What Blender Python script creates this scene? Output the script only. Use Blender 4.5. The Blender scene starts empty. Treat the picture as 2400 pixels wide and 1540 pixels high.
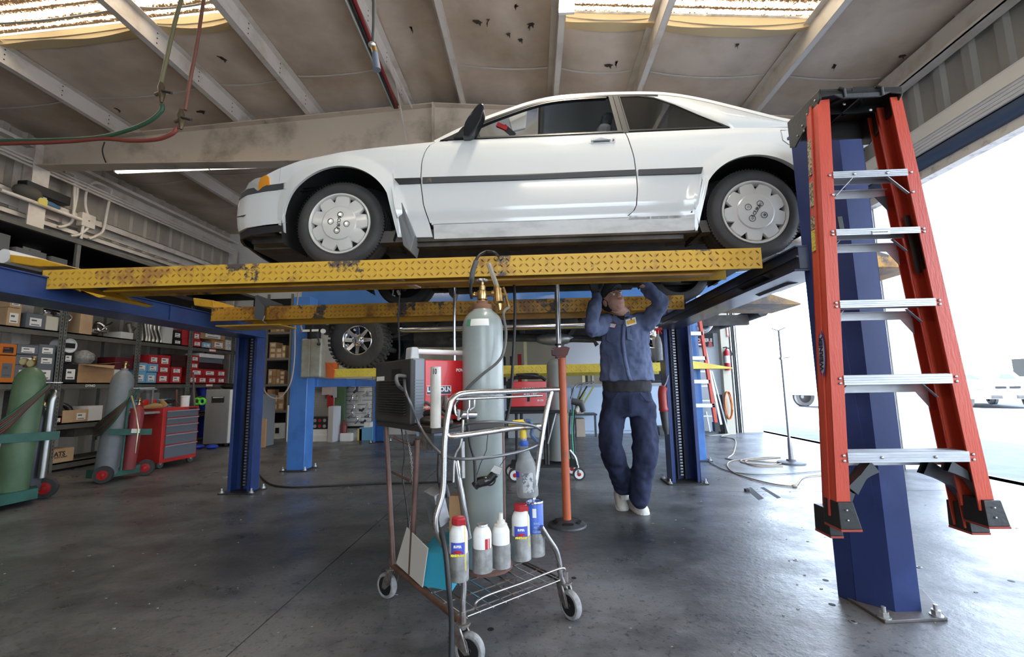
import bpy, math, random
from mathutils import Vector, Matrix
random.seed(7)
C=bpy.context.scene; COL=C.collection
PI=math.pi
# ---------------------------------------------------------------- camera
F=1040.0; CH=1.08
zc=Vector((-149,8178,1040)).normalized()
yc=Vector((50,-132,1040)); yc=(yc-zc*yc.dot(zc)).normalized()
xc=Vector((yc.y*zc.z-yc.z*zc.y, yc.z*zc.x-yc.x*zc.z, yc.x*zc.y-yc.y*zc.x)).normalized()
if xc.x<0: xc=-xc
RW=Matrix((xc,yc,zc))                       # world = RW @ (right, up, forward)
CAM=Vector((0,0,CH))
cam=bpy.data.cameras.new('camera'); co=bpy.data.objects.new('camera',cam); COL.objects.link(co)
cam.sensor_width=36; cam.lens=F/2400*36; cam.clip_start=0.05; cam.clip_end=500
right=RW@Vector((1,0,0)); up=RW@Vector((0,1,0)); fw=RW@Vector((0,0,1))
co.matrix_world=Matrix((( right.x,up.x,-fw.x,0),(right.y,up.y,-fw.y,0),(right.z,up.z,-fw.z,CH),(0,0,0,1)))
C.camera=co
# ---------------------------------------------------------------- sky, sun, exposure
w=bpy.data.worlds.new('sky'); C.world=w; w.use_nodes=True
nt=w.node_tree; bg=nt.nodes['Background']
tc=nt.nodes.new('ShaderNodeTexCoord'); sp=nt.nodes.new('ShaderNodeSeparateXYZ'); rp=nt.nodes.new('ShaderNodeValToRGB')
nt.links.new(tc.outputs['Generated'],sp.inputs[0]); nt.links.new(sp.outputs[2],rp.inputs[0]); nt.links.new(rp.outputs[0],bg.inputs[0])
rp.color_ramp.elements[0].position=0.0; rp.color_ramp.elements[0].color=(0.77,0.885,1,1)
rp.color_ramp.elements[1].position=0.9; rp.color_ramp.elements[1].color=(0.50,0.68,1,1)
bg.inputs[1].default_value=SKY=4.6
sl=bpy.data.lights.new('sun','SUN'); sl.energy=30; sl.angle=math.radians(0.6); sl.color=(1,0.95,0.86)
so=bpy.data.objects.new('sun',sl); COL.objects.link(so); so.location=(-10,3,20)
so.rotation_euler=Vector((0.62,-0.10,-1.0)).to_track_quat('-Z','Y').to_euler()
C.view_settings.view_transform='Standard'; C.view_settings.look='None'; C.view_settings.gamma=1
C.view_settings.use_curve_mapping=False
C.view_settings.exposure=0.93
# ---------------------------------------------------------------- helpers
def ray(px,py): return RW@Vector((px-1200.0,770.0-py,F))
def P(px,py,X=None,Y=None,Z=None):
    d=ray(px,py)
    t=X/d.x if X is not None else Y/d.y if Y is not None else (Z-CH)/d.z
    return CAM+d*t
def PP(px,py,p0,n):
    d=ray(px,py); return CAM+d*((Vector(p0)-CAM).dot(Vector(n))/d.dot(Vector(n)))
def V(*a): return Vector(a)
class MB:
    def __init__(s,m=None): s.v=[];s.f=[];s.m=m
    def add(s,vs,fs):
        n=len(s.v)
        for p in vs:
            p=Vector(p); s.v.append(s.m@p if s.m else p)
        s.f+= [tuple(i+n for i in f) for f in fs]; return s
    def box(s,x0,x1,y0,y1,z0,z1):
        return s.add([(x0,y0,z0),(x1,y0,z0),(x1,y1,z0),(x0,y1,z0),(x0,y0,z1),(x1,y0,z1),(x1,y1,z1),(x0,y1,z1)],
          [(3,2,1,0),(4,5,6,7),(0,1,5,4),(1,2,6,5),(2,3,7,6),(3,0,4,7)])
    def bar(s,a,b,w,h,up=(0,0,1)):          # box section bar from a to b: w across, h along up
        a=Vector(a);b=Vector(b);d=(b-a).normalized();u=Vector(up)
        if abs(d.dot(u.normalized()))>.98:u=Vector((0,1,0))
        sd=d.cross(u).normalized();u=sd.cross(d).normalized()
        vs=[]
        for p in (a,b):
            for i,j in((-1,-1),(1,-1),(1,1),(-1,1)): vs.append(p+sd*(w/2*i)+u*(h/2*j))
        return s.add(vs,[(3,2,1,0),(4,5,6,7),(0,1,5,4),(1,2,6,5),(2,3,7,6),(3,0,4,7)])
    def tube(s,pts,r,n=8,closed=False,caps=True):
        pts=[Vector(p) for p in pts];L=len(pts)
        rr=r if isinstance(r,(list,tuple)) else [r]*L
        def tg(i):
            if closed: return (pts[(i+1)%L]-pts[(i-1)%L]).normalized()
            return (pts[min(i+1,L-1)]-pts[max(i-1,0)]).normalized()
        t0=tg(0);u=t0.orthogonal().normalized();vs=[]
        for i in range(L):
            t=tg(i);u=(u-t*u.dot(t))
            if u.length<1e-6:u=t.orthogonal()
            u.normalize();w=t.cross(u)
            for k in range(n):
                a=2*PI*k/n; vs.append(pts[i]+(u*math.cos(a)+w*math.sin(a))*rr[i])
        fs=[]
        for i in range(L if closed else L-1):
            j=(i+1)%L
            for k in range(n): fs.append((i*n+k,i*n+(k+1)%n,j*n+(k+1)%n,j*n+k))
        if caps and not closed: fs+=[tuple(range(n-1,-1,-1)),tuple((L-1)*n+k for k in range(n))]
        return s.add(vs,fs)
    def cyl(s,a,b,r,n=16): return s.tube([a,b],r,n)
    def lathe(s,prof,c=(0,0,0),ax=(0,0,1),n=24,arc=2*PI):     # prof: (radius, height along axis)
        ax=Vector(ax).normalized();u=ax.orthogonal().normalized();w=ax.cross(u);c=Vector(c);vs=[];fs=[];L=len(prof)
        full=abs(arc-2*PI)<1e-6; m=n if full else n+1
        for k in range(m):
            a=arc*k/n;d=u*math.cos(a)+w*math.sin(a)
            for r,h in prof: vs.append(c+d*r+ax*h)
        for k in range(n):
            k2=(k+1)%m
            for i in range(L-1): fs.append((k*L+i,k2*L+i,k2*L+i+1,k*L+i+1))
        return s.add(vs,fs)
    def prism(s,poly,vec):                    # poly: 3D points, extruded by vec
        n=len(poly);p=[Vector(q) for q in poly];vec=Vector(vec)
        return s.add(p+[q+vec for q in p],[tuple(range(n-1,-1,-1)),tuple(range(n,2*n))]+[(i,(i+1)%n,n+(i+1)%n,n+i) for i in range(n)])
    def ball(s,c,r,nu=12,nv=8,sc=(1,1,1)):
        c=Vector(c);vs=[];fs=[]
        for j in range(nv+1):
            t=PI*j/nv
            for i in range(nu):
                a=2*PI*i/nu; vs.append(c+Vector((math.sin(t)*math.cos(a)*r*sc[0],math.sin(t)*math.sin(a)*r*sc[1],math.cos(t)*r*sc[2])))
        for j in range(nv):
            for i in range(nu): fs.append((j*nu+i,(j+1)*nu+i,(j+1)*nu+(i+1)%nu,j*nu+(i+1)%nu))
        return s.add(vs,fs)
    def grid(s,rows,closed=False):            # rows: list of equal-length point lists
        n=len(rows[0]);vs=[p for r in rows for p in r];fs=[]
        for j in range(len(rows)-1):
            for i in range(n if closed else n-1): fs.append((j*n+i,j*n+(i+1)%n,(j+1)*n+(i+1)%n,(j+1)*n+i))
        return s.add(vs,fs)
INV={}
def mesh_of(name,mb,mat,smooth=False,bev=0,solid=0,auto=35):
    me=bpy.data.meshes.new(name); me.from_pydata([tuple(p) for p in mb.v],[],mb.f); me.update()
    me.materials.append(mat)
    return me
def build(name,mb,mat,parent=None,smooth=False,bev=0,world=True,solid=0,sub=0,kind=None,label=None,fix=True):
    vs=mb.v
    if parent is not None and world:
        im=INV[parent.name]; vs=[im@p for p in vs]
    me=bpy.data.meshes.new(name); me.from_pydata([tuple(p) for p in vs],[],mb.f)
    if fix:
        import bmesh
        bm=bmesh.new(); bm.from_mesh(me)
        bmesh.ops.remove_doubles(bm,verts=bm.verts,dist=1e-5)
        bmesh.ops.recalc_face_normals(bm,faces=bm.faces); bm.to_mesh(me); bm.free()
    me.materials.append(mat)
    if smooth:
        me.polygons.foreach_set('use_smooth',[True]*len(me.polygons))
        try: me.set_sharp_from_angle(angle=math.radians(smooth if smooth>1 else 35))
        except Exception: pass
    me.update()
    o=bpy.data.objects.new(name,me); COL.objects.link(o)
    if parent is not None: o.parent=parent; INV[o.name]=INV[parent.name]
    else: INV[o.name]=Matrix.Identity(4)
    if solid: md=o.modifiers.new('s','SOLIDIFY'); md.thickness=solid; md.offset=-1
    if sub: md=o.modifiers.new('u','SUBSURF'); md.levels=sub; md.render_levels=sub
    if bev:
        md=o.modifiers.new('b','BEVEL'); md.width=bev; md.segments=2; md.limit_method='ANGLE'; md.angle_limit=math.radians(40)
    if kind:o['kind']=kind
    if label:o['label']=label
    return o
def tag(o,label,cat,group=None):
    o['label']=label;o['category']=cat
    if group:o['group']=group
    return o
def T(name,label,cat,loc=(0,0,0),rz=0,group=None):
    o=bpy.data.objects.new(name,None); COL.objects.link(o); o.location=loc; o.rotation_euler=(0,0,rz); o.empty_display_size=.1
    INV[o.name]=(Matrix.Translation(Vector(loc))@Matrix.Rotation(rz,4,'Z')).inverted()
    return tag(o,label,cat,group)
def struct(name,mb,mat,**k): return build(name,mb,mat,kind='structure',**k)
def copytree(o,loc=None,rz=None,label=None,group=None,parent=None):
    c=o.copy(); COL.objects.link(c)
    if parent is not None: c.parent=parent
    if loc is not None:c.location=loc
    if rz is not None:c.rotation_euler=(0,0,rz)
    if label:c['label']=label
    if group:c['group']=group
    for ch in list(o.children): copytree(ch,parent=c)
    return c
def arc(c,r,a0,a1,n,ax1=(1,0,0),ax2=(0,0,1)):
    c=Vector(c);ax1=Vector(ax1);ax2=Vector(ax2)
    return [c+ax1*(r*math.cos(a0+(a1-a0)*i/n))+ax2*(r*math.sin(a0+(a1-a0)*i/n)) for i in range(n+1)]
def smoothpath(pts,n=8):
    pts=[Vector(p) for p in pts];out=[];L=len(pts)
    for i in range(L-1):
        p0=pts[max(i-1,0)];p1=pts[i];p2=pts[i+1];p3=pts[min(i+2,L-1)]
        for k in range(n):
            t=k/n; out.append(.5*((2*p1)+(p2-p0)*t+(2*p0-5*p1+4*p2-p3)*t*t+(3*p1-p0-3*p2+p3)*t**3))
    return out+[pts[-1]]
def lerp(a,b,t): return a+(b-a)*t
def interp(tab,x):
    if x<=tab[0][0]:return tab[0][1]
    for (a,b),(c,d) in zip(tab,tab[1:]):
        if x<=c:
            return b+(d-b)*(x-a)/(c-a) if c>a else d
    return tab[-1][1]
def textmesh(s,size,ext=0.0006,bold=0.0):
    cu=bpy.data.curves.new('t','FONT'); cu.body=s; cu.size=size; cu.extrude=ext; cu.align_x='CENTER'; cu.align_y='CENTER'; cu.offset=bold; cu.resolution_u=2
    o=bpy.data.objects.new('t',cu); COL.objects.link(o)
    dg=bpy.context.evaluated_depsgraph_get(); dg.update()
    me=bpy.data.meshes.new_from_object(o.evaluated_get(dg))
    vs=[v.co.copy() for v in me.vertices]; fs=[tuple(p.vertices) for p in me.polygons]
    bpy.data.objects.remove(o); bpy.data.curves.remove(cu); bpy.data.meshes.remove(me)
    return vs,fs
def text(name,s,size,c,ax,upv,mat,parent,sx=1.0,bold=0.0,ext=.0006):
    vs,fs=textmesh(s,size,ext,bold); ax=Vector(ax).normalized();upv=Vector(upv).normalized();n=ax.cross(upv)
    m=MB(); m.add([Vector(c)+ax*v.x*sx+upv*v.y+n*v.z for v in vs],fs)
    return build(name,m,mat,parent,fix=False)
# ---------------------------------------------------------------- materials
MATS={}
def M(name,col,rough=.5,metal=0,col2=None,scale=6,bump=0,bscale=60,amt=(.35,.65),stretch=(1,1,1),spec=.5,coat=0,rvar=0,emit=0,detail=6,trans=0,ior=1.45,alpha=1):
    if name in MATS:return MATS[name]
    m=bpy.data.materials.new(name); m.use_nodes=True; n=m.node_tree.nodes; l=m.node_tree.links; b=n['Principled BSDF']
    c4=(*col,1); b.inputs['Base Color'].default_value=c4; b.inputs['Roughness'].default_value=rough; b.inputs['Metallic'].default_value=metal
    b.inputs['Specular IOR Level'].default_value=spec; b.inputs['Coat Weight'].default_value=coat; b.inputs['Coat Roughness'].default_value=.08
    b.inputs['Transmission Weight'].default_value=trans; b.inputs['IOR'].default_value=ior; b.inputs['Alpha'].default_value=alpha
    if emit: b.inputs['Emission Color'].default_value=c4; b.inputs['Emission Strength'].default_value=emit
    if col2 or bump or rvar:
        g=n.new('ShaderNodeNewGeometry'); mp=n.new('ShaderNodeMapping'); mp.inputs['Scale'].default_value=stretch; l.new(g.outputs['Position'],mp.inputs[0])
    if col2 or rvar:
        nz=n.new('ShaderNodeTexNoise'); nz.inputs['Scale'].default_value=scale; nz.inputs['Detail'].default_value=detail; nz.inputs['Roughness'].default_value=.6; l.new(mp.outputs[0],nz.inputs[0])
        r=n.new('ShaderNodeValToRGB'); r.color_ramp.elements[0].position=amt[0]; r.color_ramp.elements[1].position=amt[1]
        r.color_ramp.elements[0].color=c4; r.color_ramp.elements[1].color=(*(col2 or col),1); l.new(nz.outputs[0],r.inputs[0])
        if col2: l.new(r.outputs[0],b.inputs['Base Color'])
        if rvar:
            mr=n.new('ShaderNodeMapRange'); mr.inputs[3].default_value=rough-rvar; mr.inputs[4].default_value=rough+rvar; l.new(nz.outputs[0],mr.inputs[0]); l.new(mr.outputs[0],b.inputs['Roughness'])
    if bump:
        nb=n.new('ShaderNodeTexNoise'); nb.inputs['Scale'].default_value=bscale; nb.inputs['Detail'].default_value=4; l.new(mp.outputs[0],nb.inputs[0])
        bp=n.new('ShaderNodeBump'); bp.inputs['Strength'].default_value=bump; bp.inputs['Distance'].default_value=.01; l.new(nb.outputs[0],bp.inputs['Height']); l.new(bp.outputs[0],b.inputs['Normal'])
    MATS[name]=m; return m
blanket=M('blanket',(.66,.54,.43),.55,0,(.40,.30,.21),.9,.25,5,(.42,.72))
purlin_m=M('purlin_paint',(.66,.60,.53),.45,0,(.42,.33,.23),3,.05,20,(.5,.8))
rafter_m=M('rafter_paint',(.62,.52,.41),.5,0,(.27,.22,.165),1.6,.04,20,(.5,.72))
wallp=M('wall_panel',(.42,.37,.30),.5,0,(.28,.245,.20),2,.05,10,(.45,.75),(1,1,.25))
wallw=M('white_wall',(.72,.70,.66),.6,0,(.55,.53,.49),2,0,10,(.4,.8))
beige=M('beige_wall',(.80,.72,.55),.7)
blue_l=M('lift_blue',(.05,.13,.42),.35,0,(.03,.08,.25),3,.03,30,(.5,.8),coat=.2)
blue_d=M('lift_dark_blue',(.022,.045,.16),.35,0,(.012,.022,.08),3,.03,30,(.5,.8),coat=.2)
blue_far=M('lift_light_blue',(.06,.19,.52),.35,0,(.03,.10,.32),3,.03,30,(.5,.8),coat=.2)
blk=M('black_steel',(.015,.015,.017),.5,0,(.04,.035,.03),8,.1,40)
dark=M('dark_grime',(.03,.027,.025),.7,0,(.07,.06,.05),6,.3,25)
chain_m=M('ladder_bar',(.35,.34,.33),.4,.8)
rubber=M('rubber',(.03,.03,.031),.65,0,(.055,.052,.05),5,.1,60)
chrome=M('chrome',(.75,.75,.76),.13,1,(.5,.48,.45),8,0,10,(.5,.8),rvar=.08)
cart_ch=M('cart_chrome',(.52,.51,.50),.27,1,(.34,.30,.26),9,0,10,(.5,.72),rvar=.08)
chrome_r=M('rusty_chrome',(.62,.60,.58),.25,1,(.30,.17,.09),7,.05,40,(.58,.66),rvar=.1)
alu=M('aluminium',(.50,.51,.53),.42,.8,(.36,.37,.39),9,.04,80,(.4,.8),(1,1,6))
steel=M('galvanised',(.50,.50,.49),.42,.8,(.34,.33,.32),12,.05,60)
white_p=M('white_plastic',(.80,.80,.78),.4)
paper=M('paper_label',(.82,.80,.75),.6)
card=M('cardboard',(.42,.25,.125),.75,0,(.34,.19,.09),4)
card2=M('light_cardboard',(.55,.38,.22),.75,0,(.46,.30,.17),4)
grey_box=M('grey_carton',(.13,.145,.16),.6)
redbox=M('red_carton',(.42,.02,.025),.5)
bluebox=M('blue_carton',(.16,.40,.62),.5)
redpaint=M('red_paint',(.55,.025,.02),.35,0,(.42,.02,.018),4,coat=.3)
green_p=M('green_paint',(.03,.14,.11),.45,0,(.02,.09,.07),5)
black_m=M('black_matte',(.008,.008,.009),.6)
dkgrey=M('dark_grey_plastic',(.04,.042,.045),.5,0,(.07,.07,.07),10)
brass=M('brass',(.60,.43,.20),.3,1,(.35,.22,.09),20)
XL,XR,XRO,YB,YF=-7.4,4.4,4.8,10.25,-7.0
XRG=-1.31; ZRG=5.02
def zr(x): return ZRG-(.055*(XRG-x) if x<XRG else .09*(x-XRG))          # top of rafters / underside of purlins
PUR=.20
# floor -------------------------------------------------------------
def floor_mat():
    m=bpy.data.materials.new('concrete_floor'); m.use_nodes=True; n=m.node_tree.nodes;l=m.node_tree.links;b=n['Principled BSDF']
    g=n.new('ShaderNodeNewGeometry')
    def noise(s,d=6,r=.6,st=(1,1,1)):
        mp=n.new('ShaderNodeMapping'); mp.inputs['Scale'].default_value=st; l.new(g.outputs['Position'],mp.inputs[0])
        x=n.new('ShaderNodeTexNoise'); x.inputs['Scale'].default_value=s; x.inputs['Detail'].default_value=d; x.inputs['Roughness'].default_value=r; l.new(mp.outputs[0],x.inputs[0]); return x.outputs[0]
    def ramp(i,p,c):
        r=n.new('ShaderNodeValToRGB'); e=r.color_ramp.elements; e[0].position=p[0];e[1].position=p[-1]; e[0].color=(*c[0],1);e[1].color=(*c[-1],1)
        for q,k in zip(p[1:-1],c[1:-1]): x=e.new(q); x.color=(*k,1)
        l.new(i,r.inputs[0]); return r.outputs[0]
    def mul(a,bb,f=1):
        x=n.new('ShaderNodeMix'); x.data_type='RGBA'; x.blend_type='MULTIPLY'; x.inputs[0].default_value=f; l.new(a,x.inputs[6]); l.new(bb,x.inputs[7]); return x.outputs[2]
    base=ramp(noise(.55,8,.65),(.3,.5,.7),((.105,.103,.103),(.150,.148,.15),(.215,.215,.22)))
    stain=ramp(noise(.9,5,.7,(1,1.3,1)),(.40,.55),((.50,.50,.51),(1,1,1)))
    pits=ramp(noise(30,3,.75),(.36,.43),((.38,.38,.40),(1,1,1)))
    fine=ramp(noise(90,4,.7),(.3,.7),((.86,.86,.86),(1.08,1.08,1.08)))
    c=mul(mul(mul(base,stain),pits,.85),fine)
    # oil stain patches (real wear, fixed on the slab)
    def blob(x,y,r,dk):
        v=n.new('ShaderNodeVectorMath'); v.operation='DISTANCE'; v.inputs[1].default_value=(x,y,0)
        mp=n.new('ShaderNodeMapping'); l.new(g.outputs['Position'],mp.inputs[0]); nn=noise(3,5); 
        ad=n.new('ShaderNodeMath'); ad.operation='MULTIPLY_ADD'; l.new(nn,ad.inputs[0]); ad.inputs[1].default_value=r*1.6
        l.new(mp.outputs[0],v.inputs[0]); l.new(v.outputs['Value'],ad.inputs[2])
        return ramp(ad.outputs[0],(min(.98,r*.6)/6,min(5.9,r*2.0)/6),((dk,)*3,(1,1,1))) if False else ramp(scale01(ad.outputs[0],r),(.0,1.0),((dk,)*3,(1,1,1)))
    def scale01(i,r):
        mr=n.new('ShaderNodeMapRange'); mr.inputs[1].default_value=r*1.15; mr.inputs[2].default_value=r*2.3; l.new(i,mr.inputs[0]); return mr.outputs[0]
    for x,y,r,dk in ((-1.75,3.25,.6,.42),(-1.0,3.0,.45,.5),(.35,3.3,.45,.55),(.95,3.5,.5,.55),(-3.2,2.6,.6,.7),(1.3,3.0,.35,.7),(.6,6.6,.5,.6),(-1.4,5.0,.5,.75)): c=mul(c,blob(x,y,r,dk))
    l.new(c,b.inputs['Base Color'])
    rr=ramp(noise(2.2,8,.7),(.3,.7),((.20,)*3,(.52,)*3)); l.new(rr,b.inputs['Roughness'])
    b.inputs['Specular IOR Level'].default_value=.55
    bp=n.new('ShaderNodeBump'); bp.inputs['Strength'].default_value=.6; bp.inputs['Distance'].default_value=.006
    mx=n.new('ShaderNodeMath'); mx.operation='MULTIPLY'; l.new(noise(26,3,.7),mx.inputs[0]); l.new(noise(7,6,.7),mx.inputs[1]); l.new(mx.outputs[0],bp.inputs['Height']); l.new(bp.outputs[0],b.inputs['Normal'])
    return m
floor_m=floor_mat()
# slabs split by saw-cut joints (the joints are real 6 mm gaps over a dark bed)
fl=struct('floor',MB().box(XL-.3,4.95,YF,YB,-.25,-.02),dark)
jx=[XL-.3,-1.28,XR+.5]; jy=[YF,-.8,4.62,YB]
for i in range(2):
    for j in range(3):
        g=.004
        s=MB().box(jx[i]+(g if i else 0),jx[i+1]-(g if i<1 else 0)+(.05 if i else 0),jy[j]+(g if j else 0),jy[j+1]-(g if j<2 else 0),-.02,0)
        build('floor_slab',s,floor_m,fl)
# small plates and cracks in the floor
plate_m=M('floor_plate',(.20,.20,.20),.4,.5)
for px,py,a,b_ in ((1745,1455-300,.16,.10),):
    pass
# ground outside -----------------------------------------------------
asph=M('asphalt',(.13,.14,.165),.85,0,(.17,.18,.205),3,.3,120)
struct('ground',MB().box(4.95,90,-60,120,-.3,-.012),asph)
# left wall ----------------------------------------------------------
def ribwall(mb,a,b,z0,z1,nrm,step=.30,dep=.035):
    a=Vector(a);b=Vector(b);d=(b-a);L=d.length;d.normalize();nrm=Vector(nrm);prof=[];t=0
    while t<L:
        for o,h in((0,0),(step*.55,0),(step*.65,dep),(step*.9,dep)):
            if t+o<L: prof.append((t+o,h))
        t+=step
    prof.append((L,0))
    rows=[[a+d*t_+nrm*h_+V(0,0,z) for t_,h_ in prof] for z in (z0,z1)]
    mb.grid(rows); back=[[a-nrm*.06+V(0,0,z),b-nrm*.06+V(0,0,z)] for z in (z0,z1)]; mb.grid(back)
    return mb
struct('wall_left',ribwall(MB(),(XL,YF,0),(XL,YB,0),0,zr(XL)+PUR+.12,(1,0,0)),wallp)
wl=bpy.data.objects['wall_left']
# back wall: left part beige panel, with glazed office front to the right
bw=struct('wall_back',MB().box(XL,-2.6,YB,YB+.15,0,5.6).box(-2.6,XR,YB,YB+.15,2.62,5.6),wallw)
# room beyond, seen through the wide opening: a lighter cream room
room=MB().box(-2.6,XR,12.8,12.9,0,2.62).box(-2.6,XR,YB+.15,12.9,2.62,2.7).box(-2.75,-2.6,YB+.15,12.9,0,2.7).box(XR,XR+.1,YB+.15,12.9,0,2.7)
struct('wall_office',room,beige); struct('floor_office',MB().box(-2.6,XR,YB,12.8,-.2,0),floor_m)
lb=M('pale_blue_panel',(.50,.60,.72),.45,0,(.42,.52,.66),1.5)
counter=struct('wall_partition',MB().box(-2.6,3.55,YB-.35,YB-.05,0,1.02),lb)
for k in range(9):
    x=-2.55+k*.68; build('panel',MB().box(x,x+.64,YB-.375,YB-.35,.06,.99),lb,counter,bev=.006)
build('top_rail',MB().box(-2.6,3.57,YB-.40,YB,1.02,1.07),M('grey_paint',(.32,.33,.34),.5),counter)
cream=M('cream_frame',(.72,.62,.35),.5)
for x in (-1.6,-.2,1.1,2.35,3.5):
    build('mullion',MB().box(x,x+.07,YB-.12,YB-.02,1.07,2.62),cream,bw)
build('head_rail',MB().box(-2.6,XR,YB-.14,YB,2.55,2.68),cream,bw)
build('white_panel',MB().box(.72,2.3,YB-.16,YB-.05,1.35,2.1),M('white_board',(.70,.72,.74),.5),bw)
build('wall_panel',MB().box(3.55,XR,YB-.1,YB,0,2.62),M('grey_wall_panel',(.55,.57,.58),.55),bw)
# front wall behind the camera: open bays between piers
struct('wall_front',MB().box(XL,-.6,YF-.2,YF,0,5.2).box(3.4,XR,YF-.2,YF,0,5.2).box(XL,XR,YF-.2,YF,3.8,5.2),wallw)
# right wall: two roll-up door bays -----------------------------------
DZ=3.26; Y1,Y2,Y3=5.66,6.05,9.75
wr=MB()
wr.box(XR,XRO,Y1,Y2,0,DZ+.59).box(XR,XRO,Y3,YB+.15,0,DZ+.59).box(XR,XRO,YF,-2.6,0,DZ+.59)
struct('wall_right',wr,M('white_pier',(.74,.75,.76),.5,0,(.6,.6,.6),3,0,10,(.5,.8)))
wrr=bpy.data.objects['wall_right']
build('upper_panel',ribwall(MB(),(XR,YB,0),(XR,YF,0),DZ+.59,zr(XR)+.3,(-1,0,0),step=.32),M('dark_wall_panel',(.30,.285,.265),.5,0,(.2,.19,.175),2,0,10,(.4,.8),(1,1,.3)),wrr)
build('outer_skin',MB().box(XRO-.05,XRO,YF,YB,DZ+.2,zr(XR)+.3),wallp,wrr)
build('eave_strut',MB().box(XR-.08,XR-.06,YF,YB,zr(XR)-.16,zr(XR)+.16).box(XR-.2,XR-.06,YF,YB,zr(XR)-.17,zr(XR)-.16).box(XR-.2,XR-.185,YF,YB,zr(XR)-.17,zr(XR)-.13),purlin_m,wrr)
slat_m=M('door_slat',(.58,.57,.56),.4)
for n_,(ya,yb) in enumerate(((-2.6,Y1),(Y2,Y3))):
    d=struct('door_%d'%(n_+1),MB().box(XR-.17,XR-.0,ya-.05,yb+.05,DZ+.49,DZ+.51),slat_m)
    # stacked curtain slats
    for k in range(4):
        z=DZ+.20+k*.052; x=XR-.14+.0*k; z=DZ+.24+k*.036
        build('slat',MB().tube([(x,ya,z+.0),(x,yb,z)],.020,8),slat_m,d,smooth=True)
    build('hood',MB().box(XR-.17,XR-.15,ya-.05,yb+.05,DZ+.36,DZ+.49),M('door_hood',(.66,.63,.57),.45),d)
    build('barrel',MB().cyl((XR-.09,ya,DZ+.15),(XR-.09,yb,DZ+.15),.075,20).box(XR-.03,XR,ya,yb,DZ+.08,DZ+.5),M('barrel_blue',(.05,.075,.13),.4),d,smooth=True)
    build('bottom_bar',MB().box(XR-.08,XR-.0,ya,yb,DZ+.0,DZ+.10).box(XR-.10,XR+.02,ya,yb,DZ-.03,DZ+.0),M('worn_bar',(.60,.56,.5),.5,0,(.25,.22,.2),9,0,10,(.5,.7)),d)
    for yy in (ya-.02,yb+.02):
        s=1 if yy>0 and yy==yb+.02 else -1
        for k,(dx,mm) in enumerate(((-.02,steel),(-.07,blk),(-.11,steel))):
            build('track',MB().box(XR+dx-.02,XR+dx+.0,yy-.02,yy+.06,0,DZ+.45),mm,d)
# columns + rafter ----------------------------------------------------
YRF=5.8
rf=struct('trim_rafter',MB(),rafter_m)
bpy.data.objects.remove(rf)
def rafter(y,x0,x1,zt0,zt1,d0,d1):
    m=MB();w=.10;t=.012
    m.prism([(x0,y-t/2,zt0-d0),(x1,y-t/2,zt1-d1),(x1,y-t/2,zt1),(x0,y-t/2,zt0)],(0,t,0))
    m.prism([(x0,y-w,zt0-t),(x1,y-w,zt1-t),(x1,y-w,zt1),(x0,y-w,zt0)],(0,2*w,0))
    m.prism([(x0,y-w,zt0-d0),(x1,y-w,zt1-d1),(x1,y-w,zt1-d1+t),(x0,y-w,zt0-d0+t)],(0,2*w,0))
    return m
for n_,yy in enumerate((YRF,-.9)):
    r=struct('trim_%d'%(n_+1),rafter(yy,XL+.3,XRG,zr(XL+.3),zr(XRG),.36,.83),rafter_m)
    build('rafter_right',rafter(yy,XRG,XR-.1,zr(XRG),zr(XR-.1),.83,.36),rafter_m,r)
    build('splice',MB().box(XRG-.012,XRG+.012,yy-.11,yy+.11,zr(XRG)-.83,zr(XRG)-.0),rafter_m,r)
    col=MB().box(XL+.02,XL+.30,yy-.006,yy+.006,0,zr(XL)).box(XL+.30,XL+.315,yy-.11,yy+.11,0,zr(XL)).box(XL+.01,XL+.02,yy-.11,yy+.11,0,zr(XL))
    build('column',col,purlin_m,r)
    col=MB().box(XR-.30,XR-.02,yy-.006,yy+.006,0,zr(XR)-.02).box(XR-.30,XR-.285,yy-.11,yy+.11,0,zr(XR)-.3)
    if yy>5: col=MB().box(XR-.30,XR-.02,Y1+.1,Y1+.12,2.0,zr(XR)-.02).box(XR-.30,XR-.285,Y1-.0,Y1+.22,0,zr(XR)-.3)
    if yy<0: build('column_right',col,purlin_m,r)
    for k in range(4):
        build('bolt',MB().cyl((XL+1.0+k*.9,yy-.1,zr(XL+1+k*.9)-.02),(XL+1.0+k*.9,yy-.1,zr(XL+1+k*.9)-.05),.012,6),steel,r)
# knee plate seen beside the near lift post
kp=[P(x,y,Y=5.7) for x,y in ((2003,300),(2028,300),(2058,335),(2060,385),(2015,392))]
kn=build('knee_plate',MB().prism(kp,(0,.02,0)),M('knee_paint',(.42,.40,.36),.5),wrr)
for q in ((2018,322),(2036,322),(2024,353),(2042,353)):
    c=P(*q,Y=5.69); build('bolt',MB().cyl(c,c+V(0,-.012,0),.014,6),blk,kn)
# purlins --------------------------------------------------------------
PX=[-5.87,-4.09,-3.05,-1.71,-.92,.357,1.41,3.03]
def zmesh(x,s):
    z=zr(x);t=.004;m=MB();w=.07
    m.box(x-t/2,x+t/2,YF,YB,z,z+PUR)                # web
    m.box(min(x,x+s*w),max(x,x+s*w),YF,YB,z,z+t)    # lower flange
    m.box(min(x,x+s*w),max(x,x+s*w)-0,YF,YB,z,z+.02) if False else None
    xe=x+s*w; m.box(xe-t/2,xe+t/2,YF,YB,z,z+.02)
    m.box(min(x,x-s*w),max(x,x-s*w),YF,YB,z+PUR-t,z+PUR)
    return m
ceil=MB()
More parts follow.
